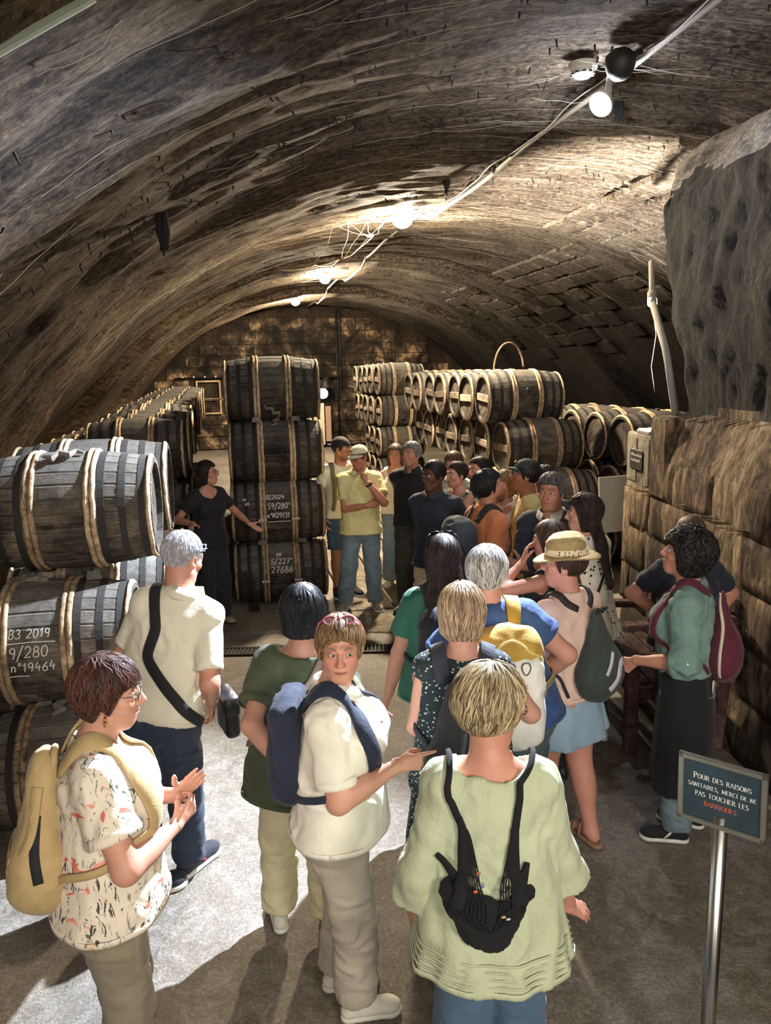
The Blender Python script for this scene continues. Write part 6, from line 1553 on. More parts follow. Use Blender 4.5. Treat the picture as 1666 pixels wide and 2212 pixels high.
BEI = cloth('beige_linen', 'b8ae9c', 'a89e8c', 4, bump=.4); p.trousers(BEI, r=(.098,.076,.070), length=.93, wr=(.008,(6,6,9),3)); p.shoes(cloth('ivory_shoe','dcd6c6'), plain('ivory_sole','d9d3c3',.6), lace=WHITEL); p.hair('short', '4b3223', 'a9875f', 460, 9, th=.019, wave=.2, zl=([-.13,-.05,-.008,.012,.030,.050,.070,.088,.12],[-.098,-.060,-.022,-.042,.002,.036,.050,.082,.088]))
pk = plain('pink_frame', 'b5626c', .3); head_glasses(p, 'pink-rimmed sunglasses pushed up in the hair of the pointing woman', pk, plain('rose_lens', '6f4f50', .1))
th, o, c, R, q, b = rucksack(p, 'backpack', 'navy blue backpack on the back of the woman in the white shirt', NAVYC, (.28,.12,.38), 1.12, sink=.03); pack_straps(p, th, NAVYC, .062, (.06, c[1]+.05, 1.27), (.12, c[1]+.05, .98), .088)
zip_line(p, th, o, [q(-.13,-.03,-.08), q(-.11,-.05,.12), q(0,-.06,.2), q(.11,-.05,.12), q(.13,-.03,-.08)], BLACKC, .012, .004)
zip_line(p, th, o, [q(.12,.02,-.20), q(.15,.03,-.235)], BLACKC, .014, .004, 'strap_tail', n=6)
# ---- 5 woman in pale green tunic, front centre
p = mk((.70, 2.03), 12, 1.61, 'f', 'woman with a short blond bob in a loose pale green tunic and blue jeans', fat=1.06, belly=.02, shw=.93, vox=.0085, hv=.0038, skin='cd9079', head=(56,-12,0),
       arms=dict(R=dict(w=(.27,.12,.76), e=(.5,-1,0), hand='spread', hd=(.65,.45,-.6), hn=(-.6,.3,-.5)), L=dict(w=(-.23,.08,.80), e=(-.5,-.9,0))))
p.body(); TUN = cloth('pale_green_gauze', 'b7bd9d', 'a9b08f', 5, bump=.5); p.top(TUN, 'tunic', 1.45, .055, -.075, .018, .030, 'boat', (.009,(8,8,3.5),12), fold=(9,.035,.5,.12), sleeve2=.078, nd=.004, hems=(.035,.055,.075,.095))
p.trousers(cloth('blue_jeans', '49647c', '3a5268', 4), 'jeans', r=(.098,.074,.068)); p.shoes(plain('brown_shoe','5b4636'), SOLEB)
p.hair('short', '57432f', 'd3bf93', 800, 13, th=.027, lock=.0025, zl=([-.16,-.05,-.012,.012,.035,.055,.08,.13],[-.088,-.078,-.050,-.075,-.02,.040,.055,.05]), crown=(0,-.02,.13)); p.glasses(TORT, 'cat')
mb = MB(); n_ = 26; mb.tube([p.nb+np.array([.062*cos(a)*1.0, .012+.060*sin(a), .028+.012*sin(a)]) for a in np.linspace(0,2*pi,n_)], .0011, 5, cap=False); nk = p.part('necklace', mb, GOLD); mb = MB(); mb.box(p.nb+np.array([.012,-.052,.016]), (.003,.002,.007)); p.part('clasp', mb, GOLD, nk)
def crochet(p):
    ops = [x for x in p.top_ops if x[0] == 'u']; z0 = p.nb[2]; KN = plain('black_yarn', '101013', .9, bump=.8, bs=260)
    by = lambda x, z: float(back_y(ops, x, z)); B = lambda x, z, d=.0: np.array([x*1.06-.022, by(x, z+.03)-d, z+.03])
    th = p.thing('crochet_bag', B(0, 1.05), 'black crochet net bag hanging as a backpack over the pale green tunic', 'bag')
    o = [('u', cone(B(-.105,1.0,.01), B(-.02,.885,.02), .026, .034, flat=((0,1,0),.8)), 0), ('u', cone(B(.095,.99,.01), B(.020,.875,.02), .026, .026, flat=((0,1,0),.8)), .02),
         ('u', cone(B(-.006,.935,.015), B(.01,.865,.01), .062, .030, flat=((0,1,0),.45)), .03), ('u', cone(B(-.070,.97,.01), B(-.04,.90,.01), .045, .045, flat=((0,1,0),.6)), .03)]
    V, F, g = solid(o, .0085, 1, (.006,(22,22,22),5)); p.tpart(th, 'bag_body', (V, F), KN); al = ops+o
    for sg, x, z in ((-1, -.140, 1.250), (1, .078, 1.235)):
        P_, N_ = p.strap_path([(sg*.118,.06,z0-.02), (sg*.120,.0,z0+.04), (x*1.02,-.16,z+.12), (x,-.26,z)], ops, .014, 34); up = MB(); up.ribbon(P_, N_, np.linspace(.015,.022,34), .008); p.tpart(th, 'shoulder_strap', up, KN)
        net = MB(); ends = np.linspace(-.150, -.024, 9) if sg < 0 else np.linspace(-.018, .104, 9); zb = lambda ex: 1.015+.30*max(abs(ex+.02)-.02, 0)
        for i, ex in enumerate(ends):
            Q, _ = p.strap_path([(x, -.27, z+.004), (x*.5+ex*.5, -.28, z*.5+zb(ex)*.5-.004), (ex, -.29, zb(ex)-.03)], al, .019, 16); net.tube(Q, .0022, 5, cap=False)
        for k in range(2, 9):
            f = k/9; row = [(x+(ex-x)*f, -.29, z+(zb(ex)-.02-z)*f+(.008 if i % 2 else -.008)) for i, ex in enumerate(ends)]
            Q, _ = p.strap_path(row, al, .019, 28); net.tube(Q, .0020, 5, cap=False)
        p.tpart(th, 'netting', net, KN, True)
        Q, N_ = p.strap_path([(x, -.27, z+.01), (x*1.02-.006, -.28, 1.14), (x*.98-.004, -.29, 1.04)], al, .016, 18); mb = MB(); mb.ribbon(Q, N_, np.linspace(.022,.040,18), .006); p.tpart(th, 'knit_edge', mb, KN)
        xs = -.14 if sg < 0 else .085
        Q, N_ = p.strap_path([(xs,-.3,1.05), (xs*1.25,-.28,1.08), (xs*1.5,-.25,1.13)], ops, .014, 14); mb = MB(); mb.ribbon(Q, N_, np.linspace(.045,.015,14), .008); p.tpart(th, 'side_flap', mb, KN)
    for (x, z, cl) in ((-.078,1.118,'c8623f'),(-.060,1.095,'7d86b5'),(-.088,1.075,'c8623f'),(.010,1.020,'c9b25a'),(.030,1.012,'b9b9b0')):
        mb = MB(); Q, N_ = snap(al, np.array([[x,-.3,z]]), .017); mb.box(Q[0], (.006,.003,.009), frame_z(N_[0]+[0,0,.6]), .002); p.tpart(th, 'contents', mb, plain('bag_contents', cl, .5))
crochet(p)
# ---- 6 woman in dark speckled dress
p = mk((.89, 2.93), 14, 1.60, 'f', 'blond woman in a dark speckled sleeveless dress with a black backpack', fat=1.18, vox=.009, hv=.0045, skin='cf9a86', head=(18,-12,0),
       arms=dict(L=dict(w=(-.10,.24,1.06), e=(-.45,-.6,-1), hand='relax'), R=dict(w=(.16,.26,1.06), e=(.9,-.5,-.8))))
p.body(legs='shin'); SPK = print_mat('speckled_print', '18252a', 'speck'); p.top(SPK, 'dress_top', .0, None, -.05, .012, .01, 'boat', (.005,(9,9,5),3), nd=-.006); p.skirt(SPK, 'skirt', .06, -.22, .05); p.shoes(plain('dark_shoe','2a2420'), SOLEB)
p.hair('bob', '6d5240', 'd8ba97', 700, 15, th=.022, wave=.15, zl=([-.15,-.05,.020,.036,.050,.07,.13],[-.125,-.125,-.115,-.03,.045,.055,.05]))
th, o, c, R, q, b = rucksack(p, 'backpack', 'black cinched backpack with hanging pulls, behind the short blond bob in front', BLACKC, (.31,.19,.46), 1.06, kind='sack'); pack_straps(p, th, cloth('grey_black_strap','2b2e38'), .066, (.09, c[1]+.07, 1.24), (.13, c[1]+.06, .90), .10)
zip_line(p, th, o, [q(.0,-.08,.13), q(-.01,-.12,.05), q(-.03,-.14,-.03)], plain('strap_shine','24252b',.5), .03, .006, 'buckle_strap'); zip_line(p, th, o, [q(.05,-.08,.13), q(.05,-.12,.06), q(.03,-.13,.0)], plain('strap_shine','24252b',.5), .024, .006, 'buckle_strap')
mb = MB(); mb.box(q(-.02,-.135,.005), (.014,.004,.004), R); p.tpart(th, 'metal_slide', mb, plain('silver_band','b9b6ae',.3,1.0)); mb = MB(); mb.box(q(.05,-.125,.0), (.014,.004,.004), R); p.tpart(th, 'metal_slide', mb, plain('silver_band','b9b6ae',.3,1.0))
mb = MB(); mb.tube([q(-.07+.02*k,-.05-.01*(k % 2),.165+.006*(k % 2)) for k in range(8)], .008, 6); p.tpart(th, 'drawcord', mb, BLACKC, True)
# ---- 7 woman in blue shirt with yellow pack
p = mk((1.12, 3.30), 8, 1.66, 'f', 'silver-haired woman in a blue shirt, hand on hip, yellow and white backpack', fat=1.32, vox=.009, hv=.0048, skin='cf9683', lean=(-.10,.0), head=(8,-6,0), arms=dict(R=dict(w=(.17,.14,.98), e=(1,-.45,-.1), hand='relax', hd=(-.6,.6,-.4)), L=dict(w=(-.20,.15,.98), e=(-1,-.4,0))))
p.body(); BLU = cloth('blue_gauze', '35538a', '28416e', 16, bump=.6); p.top(BLU, 'shirt', .50, .080, -.02, .016, .012, 'crew', (.006,(9,9,5),5), cuff=BLU); p.trousers(cloth('grey_jeans','55676c','43545a',4), 'jeans', r=(.10,.078,.072)); p.shoes(cloth('navy_shoe','20242e'), SOLEW)
p.hair('short', '5f5b5a', 'efeeec', 700, 17, th=.022, wave=.35, zl=([-.14,-.05,-.008,.012,.030,.050,.08,.12],[-.105,-.085,-.04,-.05,.015,.058,.070,.070]))
mb = MB(); mb.tube([p.nb+np.array([.066*cos(a), .008+.064*sin(a), .020+.014*sin(3*a)]) for a in np.linspace(0,2*pi,26)], .020, 8, cap=False); p.part('scarf', mb, BLU)
YEL = cloth('mustard_nylon', 'b8953f', 'a07f33', 6); PWH = cloth('white_nylon', 'dfdcd4', 'cfccc4', 5); th, o, c, R, q, b = rucksack(p, 'backpack', 'mustard and white daypack with looped cords on the woman in blue', YEL, (.30,.19,.50), 1.12)
fo = [('u', rbox(q(.02,-.06,-.05), (.130,.062,.205), R, .06), 0), ('u', ell(q(.02,-.085,-.12), (.125,.06,.14), R), .04)]; V, F, g = solid(fo, .0085, 1, (.006,(8,8,5),4)); fp = p.tpart(th, 'front_pocket', (V, F), PWH)
pack_straps(p, th, YEL, .070, (.10, c[1]+.07, 1.33), (.13, c[1]+.06, .95), .105); pack_straps(p, th, cloth('grey_mesh','6c7478'), .040, (.10, c[1]+.07, 1.33), (.13, c[1]+.06, .95), .105, 'strap_mesh')
zip_line(p, th, o, [q(-.13,-.02,-.05), q(-.12,-.05,.14), q(0,-.07,.225), q(.12,-.05,.14), q(.13,-.02,-.05)], cloth('pale_yellow','d9c27a'), .012, .006)
mb = MB()
for sx in (-.02,.045): mb.tube([q(.01+sx+.018*cos(a)*(1+.3*sin(a)), -.128, .115+.028*sin(a)) for a in np.linspace(0,2*pi,15)], .0028, 5, cap=False)
p.tpart(th, 'cord_loops', mb, plain('grey_cord','4a4a4c',.6), True, fp)
mb = MB(); fsnap = lambda a, b_: snap(fo, np.array([q(.02+a, -.25, b_)]), .003)[0][0]
for k, ch in enumerate('OSPREY'):
    a0 = -.052+.0185*k; ln, w_ = text_strokes(ch, .015); zc = .058-.9*(a0+.005)**2*6; stroke_mesh(mb, ln, .0022, lambda x, y: fsnap(a0+x*.8, zc+y))
stroke_mesh(mb, [([(-.045,.035),(-.02,.027),(.0,.026),(.012,.034),(.022,.028),(.05,.05)], 'o', .05), ([(.008,.03),(.010,.040)], 'o', .02), ([(.012,.010),(.022,.016),(.026,.008)], 'o', .02)], .003, fsnap); p.tpart(th, 'printed_mark', mb, plain('grey_print','6e6d6c',.7), False, fp)
mb = MB(); mb.tube([q(-.15,-.02,.12), q(-.19,-.03,.10), q(-.16,-.06,.08), q(-.19,-.05,.05), q(-.15,-.05,.04)], .006, 6); p.tpart(th, 'side_cord', mb, YEL, True)
# ---- 8 woman in teal
p = mk((1.03, 3.73), 8, 1.64, 'f', 'woman in a teal shirt with long straight dark hair over a black backpack', fat=1.22, vox=.010, hv=.005, skin='cf9a86', arms=dict(L=dict(w=(-.29,.04,.80), e=(-.5,-1,0))))
p.body(legs='shin'); TEA = cloth('teal_satin', '1f6a59', '17503f', 5, rough=.6); p.top(TEA, 'shirt', .62, .080, -.03, .014, .012, 'crew', (.006,(9,9,5),5)); p.trousers(cloth('ecru_shorts','c3b6a4'), 'shorts', length=-.1, r=(.10,.08,.08)); p.shoes(cloth('white_shoe','d9d5ca'), SOLEW)
th, o, c, R, q, b = rucksack(p, 'backpack', 'black backpack with a small white tag under the long dark hair', BLACKC, (.30,.19,.48), 1.10); pack_straps(p, th, BLACKC, .06, (.07, c[1]+.07, 1.31), (.12, c[1]+.06, .95), .09)
zip_line(p, th, o, [q(-.12,-.06,.05), q(0,-.11,.07), q(.12,-.06,.05)], plain('strap_shine','24252b',.5), .012, .004); mb = MB(); P_, N_ = snap(o, np.array([q(-.0,-.3,-.02)]), .003); mb.box(P_[0], (.024,.002,.006), R); p.tpart(th, 'tag', mb, CHALK)
p.hair('long', '120d0c', '3d2d28', 520, 19, length=.33); head_glasses(p, 'dark sunglasses pushed up on the long-haired woman in teal', BLACKF, DLENS)
# ---- 9 woman in straw hat
p = mk((1.60, 3.53), -26, 1.61, 'f', 'woman in a straw trilby, pale pink tee and light blue skirt, facing left', fat=1.22, vox=.009, hv=.0045, skin='cf9380', head=(-36,2,0), arms=dict(R=dict(preset='front'), L=dict(preset='front')), legs=dict(R=dict(a=(.10,-.10,.075), toe=12), L=dict(a=(-.07,.06,.075), toe=-5)))
p.body(legs='full', feet=True); p.top(cloth('pale_pink_jersey','dbbdae','cfae9e',5), 'tee_shirt', .45, .074, .0, .012, .006, 'crew', (.006,(8,8,5),6)); p.skirt(cloth('light_blue_skirt','93abbd','839db0',4), 'skirt', .09, -.145, .06, (7,.05,.3))
TANL = plain('tan_leather','8d6f55',.6)
for sd in 'RL':
    a, d = p.an[sd], p.fd[sd]; b0 = np.array([a[0], a[1], .0]); tr = np.array([d[1],-d[0],0])
    V, F, g = solid([('u', cone(b0-d*.05+[0,0,.012], b0+d*.15+[0,0,.012], .036, .046, flat=((0,0,1),.9)), 0), ('c', plane((0,0,.001),(0,0,-1)), .002), ('c', plane((0,0,.022),(0,0,1)), .003)], .008); so = p.part('sandal', (V, F), TANL)
    mb = MB()
    for f, z in ((.10,.062),(.05,.082)): mb.tube([b0+d*f-tr*.046+[0,0,.02], b0+d*f-tr*.03+[0,0,z], b0+d*(f+.005)+[0,0,z+.012], b0+d*f+tr*.03+[0,0,z], b0+d*f+tr*.046+[0,0,.02]], .010, 6, flat=.5)
    p.part('sandal_strap', mb, TANL, so, True)
p.hair('short', '2a1b17', '5a3d31', 200, 21, th=.012); p.glasses(STEELF, 'round')
def straw_hat(p):
    P, q, R = p.hpt, p.hs, p.HR@rotx(-.10); th = p.thing('straw_hat', P((0,-.015,.10)), 'pale straw trilby with a patterned dark band on the woman in pink', 'hat'); S_ = stone_mat('straw', ['b0905c','c7a971','d5ba85','e0ca9b'], 14)
    prof = [(.098,-.0),(.097,.03),(.092,.07),(.085,.098),(.070,.112),(.045,.108),(.02,.100),(.0,.098)]; n = 36; V = []; F = []
    br_ = [(.152,-.022),(.154,-.018),(.125,-.008)]+[]; al = [(.098,-.006),(.125,-.013)]
    full = [(.098,-.004)]+[(.128,-.012),(.156,-.020),(.157,-.015),(.128,-.006),(.100,.002)]+prof[1:]
    for r, z in full:
        for k in range(n):
            a = 2*pi*k/n; x, y = r*cos(a)*.98, r*sin(a)*1.14; zz = z+(.020*cos(a)**2 if r > .11 else 0)-(.016*max(0, sin(a)) if r > .11 else 0)
            if z > .09: zz += -.016*np.exp(-(x/.022)**2)-.010*max(0, sin(a))*(r/.1); x *= 1-.10*max(0, sin(a))
            V.append(P((0,-.012,.062))+R@(np.array([x, y, zz])*q))
    m = len(full); F = [[i*n+k, i*n+(k+1)%n, (i+1)*n+(k+1)%n, (i+1)*n+k] for i in range(m-1) for k in range(n)]
    mb = MB(); mb.add(V, F); p.tpart(th, 'hat_body', mb, S_, True)
    bp = NT('hat_band'); v = bp.coord('Object'); d = bp.voro(v, 75, 'F1', .3); bp.base(bp.ramp(d, [(.25,'2b2620'),(.4,'d8c8a8')])); mb = MB(); V = []
    for r, z in ((.100,.004),(.1015,.006),(.098,.036),(.096,.038)):
        for k in range(n): a = 2*pi*k/n; V.append(P((0,-.012,.062))+R@(np.array([r*cos(a)*.985, r*sin(a)*1.145, z])*q))
    mb.add(V, [[i*n+k, i*n+(k+1)%n, (i+1)*n+(k+1)%n, (i+1)*n+k] for i in range(3) for k in range(n)]); p.tpart(th, 'hat_band', mb, bp.m, True)
straw_hat(p)
OLV = cloth('dark_green_nylon','38423c','2c3530',5); th, o, c, R, q, b = rucksack(p, 'backpack', 'dark green triangular backpack with two pale trims, under the straw hat', OLV, (.27,.15,.44), 1.09, kind='tear', x=.03, sink=.03)
pack_straps(p, th, plain('dark_webbing','2a2825',.8), .038, (.03, c[1]+.06, 1.30), (.13, c[1]+.06, .88), .10)
PT = cloth('lilac_white_trim','cfc6cc','bdb4ba'); zip_line(p, th, o, [q(-.075,-.2,-.07), q(-.02,-.2,.01), q(.015,-.2,.07), q(.035,-.2,.10)], PT, .020, .005, 'trim'); zip_line(p, th, o, [q(-.04,-.2,-.19), q(.03,-.2,-.13), q(.06,-.2,-.06), q(.09,-.2,-.02), q(.12,-.1,-.03)], PT, .038, .005, 'trim')
mb = MB(); mb.tube([q(-.02,.0,.20), q(-.015,-.03,.235), q(.015,-.03,.235), q(.02,.0,.20)], .007, 6); p.tpart(th, 'carry_loop', mb, BLACKC, True)
# ---- 10 woman in polka-dot blouse
p = mk((2.18, 4.53), -32, 1.66, 'f', 'woman with very long wavy dark hair in a white polka-dot blouse', fat=1.0, vox=.010, hv=.005, skin='cf9b86', head=(-34,0,0), arms=dict(R=dict(w=(.12,.24,1.10), e=(.9,-.5,-1), hand='relax'), L=dict(preset='front')), legs=dict(R=dict(a=(.13,-.06,.08), toe=30), L=dict(a=(-.10,.10,.08), toe=-8)))
p.body(legs='shin'); DOT = print_mat('polka_dots', 'd8d2c2', 'dots'); p.top(DOT, 'blouse', 1.5, .062, -.07, .016, .05, 'v', (.006,(9,9,4),6), fold=(10,.05,0,.10), sleeve2=.06); p.trousers(cloth('black_trousers','17181d','101014'), r=(.088,.062,.055), length=.82); p.shoes(cloth('white_shoe','d9d5ca'), SOLEW, lace=WHITEL)
p.hair('long', '15100e', '40302a', 560, 23, th=.020, length=.44, wave=.55); head_glasses(p, 'thin sunglasses pushed up on the woman in polka dots', STEELF, DLENS)
mb = MB(); P_, N_ = p.strap_path([(.10,.05,1.37),(.10,-.03,1.37),(.03,-.15,1.22),(-.10,-.13,1.05)], [x for x in p.top_ops if x[0] == 'u'], .011, 24); mb.ribbon(P_, N_, .02, .004); th = p.thing('strap_bag', (0,-.1,1.2), 'thin black bag strap across the polka-dot blouse', 'strap'); p.tpart(th, 'strap', mb, BLACKC)
# ---- 11 woman in sea-green shirt, right
p = mk((2.22, 3.46), -52, 1.64, 'f', 'woman with black curls in a sea-green linen shirt by the right wall, looking up', fat=1.20, vox=.009, hv=.0045, skin='c98f79', head=(-2,12,0), arms=dict(L=dict(w=(-.19,.22,1.0), e=(-.5,-.9,-.6), hand='grip', hd=(.1,.7,-.7), hn=(.9,0,0)), R=dict(w=(.22,.08,.92), e=(.8,-.9,0))), legs=dict(L=dict(a=(-.10,.0,.08), toe=-14), R=dict(a=(.08,-.06,.08), toe=4)))
p.body(legs='shin'); SEA = cloth('sea_green_linen','78948a','66837a',5,bump=.6); p.top(SEA, 'linen_shirt', 1.22, .070, .05, .014, .01, 'crew', (.010,(8,8,8),5), sleeve2=.072, cuff=SEA); p.trousers(JEANL, 'jeans', r=(.09,.07,.07)); p.skirt(cloth('black_wrap','0f0f12','0a0a0c'), 'wrapped_cardigan', .09, -.34, .03, (6,.05,1), .022)
p.shoes(cloth('black_shoe','131316'), SOLEW, accent=plain('white_stripe','d9d6cc'), lace=BLACKC); p.hair('curly', '0b0909', '2d2523', 620, 25, wave=1.3, lock=.0055)
head_glasses(p, 'black sunglasses pushed up in the black curls', BLACKF, DLENS); BUR = cloth('burgundy_nylon','5e1b30','4a1526',6); th, o, c, R, q, b = rucksack(p, 'backpack', 'burgundy teardrop backpack with a cream zip, on the sea-green shirt', BUR, (.26,.15,.44), 1.13, kind='tear', x=.0, sink=.03)
pack_straps(p, th, BUR, .045, (.02, c[1]+.05, 1.34), (.12, c[1]+.06, .93), .09); CRM = plain('cream_zip','cfc3ae',.7); zip_line(p, th, o, [q(-.02,.05,.22), q(-.08,-.0,.08), q(-.13,.0,-.10), q(-.12,.0,-.19)], CRM, .016, .004)
mb = MB(); mb.box(q(-.08,.03,-.25), (.016,.004,.030), R); mb.box(q(.05,.03,-.26), (.010,.004,.040), R); p.tpart(th, 'strap_end', mb, CRM)
mb = MB(); e = p.el['L']; P_, N_ = snap([x for x in p.top_ops if x[0] == 'u'], np.array([e+np.array([-.2,-.05,.06])]), .002); mb.lathe([(0,.003),(.006,.003),(.0065,0)], 10, frame_z(N_[0]), P_[0]); p.part('button', mb, CHALK)
# ---- 12 woman in navy tee behind
p = mk((2.66, 4.08), 196, 1.57, 'f', 'person in a navy tee with both hands on hips, hidden behind the black curls', fat=1.12, vox=.011, hv=.006, skin='c99079', arms=dict(R=dict(w=(.16,.05,.98), e=(1,-.9,0), hand='grip', hd=(-.6,.3,-.6)), L=dict(w=(-.16,.05,.98), e=(-1,-.9,0), hand='grip', hd=(.6,.3,-.6))))
NVT = cloth('navy_jersey','1f2638','171c2b'); p.body(); p.top(NVT, 'tee_shirt', .66, .066, -.03, .012, .01, 'crew'); p.trousers(BLACKC); p.shoes(plain('dark_shoe','2a2420'), SOLEB); p.hair('long', '3a2a20', '6e553f', 200, 27, length=.2)
# ---- 13 guide
FV = dict(vox=.0125, hv=.0055)
p = mk((-.23, 7.66), 148, 1.64, 'f', 'guide in black tee and black trousers speaking with open hands by the centre stack', fat=.98, skin='c98f79', head=(-42,4,0), arms=dict(R=dict(w=(.30,.24,1.10), e=(.8,-1,-.6), hand='relax', hd=(.6,.6,-.1), hn=(-.4,0,-.9)), L=dict(w=(-.34,.20,1.00), e=(-.6,-1,-.3), hand='flat', hd=(-.6,.5,-.55), hn=(.3,.5,.8))), **FV)
p.body(); p.top(BLACKC, 'tee_shirt', .62, .062, -.03, .012, .012, 'scoop', (.005,(9,9,5),2)); p.trousers(cloth('charcoal_trousers','1d1e22','141519'), r=(.092,.08,.092)); p.shoes(cloth('tan_shoe','a38f70'), SOLEB, 'flat'); p.hair('long', '14100e', '342722', 260, 29, length=.22); p.glasses(TORT, 'round')
mb = MB(); mb.tube([p.nb+np.array([.05*cos(a), .02+.05*sin(a), .015]) if sin(a) < 0 else p.nb+np.array([.05*cos(a), .02+.07*sin(a), .015-.11*sin(a)]) for a in np.linspace(0,2*pi,25)], .0015, 5, cap=False); nk = p.part('necklace', mb, GOLD); mb = MB(); mb.lathe([(0,-.008),(.008,0),(0,.008)], 8, None, p.nb+np.array([0,.095,-.10])); p.part('pendant', mb, GOLD, nk)
# ---- 14 man in yellow polo
p = mk((1.28, 7.78), 188, 1.72, 'm', 'man in a yellow polo and pale jeans, hand at his chin, cream cap', fat=1.06, belly=.015, skin='c28468', head=(44,-12,0), arms=dict(R=dict(w=(-.06,.20,1.13), e=(.8,-.3,-1), hand='grip', hd=(-1,.1,.1), hn=(0,-1,.2)), L=dict(w=(-.075,.215,1.36), e=(-.8,-.1,-1), hand='fist', hd=(.35,-.25,.85), hn=(.5,-.75,0))), legs=dict(R=dict(a=(.19,.03,.083), toe=20), L=dict(a=(-.13,.0,.083), toe=-12)), **FV)
p.body(brow='6b4a35', beard=.25); YP = cloth('yellow_pique','e2d79c','d6ca8c',5); p.top(YP, 'polo_shirt', .66, .066, -.05, .014, .012, 'crew', (.008,(8,8,6),3), collar=YP, cuff=YP); p.trousers(JEANL, 'jeans', r=(.098,.074,.072), wr=(.010,(7,7,7),4)); p.shoes(cloth('olive_sneaker','8d8a72'), SOLEW, accent=CHALK, lace=WHITEL)
p.hair('crop', '5d4636', '8a6c54', 250, 31); p.glasses(BLACKF, 'round'); watch(p, 'L', BLACKC, BLACKF); cap(p, 'pale cream baseball cap on the man in the yellow polo', cloth('cream_cap','d8d6b8','c9c7a8'), 1, plain('cap_badge','7a7a4c',.7))
# ---- 15 man in white tee behind him
p = mk((1.18, 8.35), 172, 1.76, 'm', 'man in white tee and dark shorts half hidden behind the yellow polo', fat=1.0, skin='b97f66', head=(-50,-4,0), arms=dict(R=dict(w=(.24,.06,.90), e=(.6,-1,0), hand='relax')), **FV)
p.body(beard=.6, brow='2a211c', legs='shin'); WT_ = cloth('off_white_jersey','cfcabb','bfbaab'); p.top(WT_, 'tee_shirt', .60, .066, -.02, .012, .01, 'crew'); p.trousers(cloth('blue_shorts','3f5873','31475e'), 'shorts', length=-.12, r=(.095,.08,.08)); p.shoes(cloth('black_shoe','131316'), SOLEW); p.hair('crop','1d1714','332822',200,33)
cap(p, 'black cap worn backwards by the man behind the yellow polo', BLACKC, -1); mb = MB(); P_, N_ = p.strap_path([(.11,-.08,1.45),(.11,.02,1.47),(.12,.14,1.30),(.13,.16,1.10),(.14,.12,.98)], [x for x in p.top_ops if x[0] == 'u'], .011, 26); mb.ribbon(P_, N_, .045, .005); th = p.thing('pack_strap', (.11,.1,1.3), 'olive pack strap over the white tee at the far left of the group', 'strap'); p.tpart(th, 'strap', mb, cloth('olive_web','6d6848'))
# ---- 16 woman in white sleeveless top
p = mk((1.82, 8.55), 200, 1.64, 'f', 'person in a white sleeveless top and pale jeans behind the man in the black polo', fat=.98, skin='c98f79', arms=dict(R=dict(w=(.14,.02,1.06), e=(1,-.6,-.3), hand='relax', hd=(-.9,.1,0))), **FV)
p.body(); p.top(WT_, 'sleeveless_top', 0, None, -.0, .012, .008, 'tank'); p.trousers(JEANL, 'jeans', tuck=True, r=(.086,.070,.088)); p.shoes(cloth('white_shoe','d9d5ca'), SOLEW); p.hair('long','3a2a20','6e553f',160,35,length=.2)
# ---- 17 man in black polo
p = mk((1.76, 7.52), 214, 1.76, 'm', 'tall grey-haired man in a black polo and olive trousers, looking left', fat=1.08, skin='c2886e', head=(14,6,0), arms=dict(R=dict(preset='behind'), L=dict(w=(-.25,.0,.86))), **FV)
p.body(brow='5f5750', beard=.25); BP = cloth('black_polo','16161b','0e0e12'); p.top(BP, 'polo_shirt', .66, .068, .0, .013, .006, 'crew', (.006,(9,9,6),3), collar=BP, cuff=BP); p.trousers(cloth('olive_trousers','3d3f33','2f3127',5), tuck=True, r=(.102,.082,.078)); p.shoes(plain('dark_shoe','2a2420'), SOLEB); p.hair('short','5f5a56','a8a49f',420,37,th=.012)
# ---- 18 man in navy polo
p = mk((1.60, 6.06), 222, 1.74, 'm', 'young dark-skinned man in a navy polo and beige shorts, looking left', fat=.98, skin='5a3a2a', head=(20,0,0), arms=dict(R=dict(w=(.06,-.20,.95), e=(1,-.6,0), hd=(-.9,0,-.2)), L=dict(w=(-.12,-.18,.95), e=(-1,-.7,0), hd=(.9,0,-.2))), **FV)
p.body(brow='140e0b', lip='5f3a33', legs='shin'); NP = cloth('navy_polo','1b2334','131a28'); p.top(NP, 'polo_shirt', .62, .066, -.03, .012, .008, 'crew', (.006,(9,9,6),3), collar=NP, cuff=NP); p.trousers(cloth('beige_shorts','b6a78d'), 'shorts', length=-.05, r=(.095,.085,.085)); p.shoes(cloth('white_shoe','d9d5ca'), SOLEW); p.hair('crop','0b0908','1a1513',500,39,th=.010)
# ---- 19 woman in leopard tank
p = mk((2.01, 6.78), 246, 1.63, 'f', 'dark-haired woman with arms crossed in a leopard-print tank top', fat=.98, skin='cf9a84', head=(8,0,0), arms=dict(R=dict(preset='cross'), L=dict(preset='cross')), **FV)
p.body(brow='2a1d18'); p.top(print_mat('leopard_print','a99f8b','leopard'), 'tank_top', 0, None, -.02, .010, .006, 'tank'); p.trousers(cloth('cream_skirt','c9bfa8'), r=(.09,.07,.07)); p.shoes(plain('dark_shoe','2a2420'), SOLEB); p.hair('bun','17100e','3a2924',300,41)
# ---- 20 woman with fringe behind
p = mk((2.19, 7.5), 226, 1.64, 'f', 'brown-haired woman with a fringe, half hidden behind the leopard-print tank top', fat=1.0, skin='c98f79', **FV)
p.body(); p.top(WT_, 'shirt', .6, .062, -.02, .012, .01, 'crew'); p.trousers(JEAND); p.shoes(plain('dark_shoe','2a2420'), SOLEB); p.hair('bob','3d2a1f','7a583f',260,43); p.glasses(STEELF, 'round')
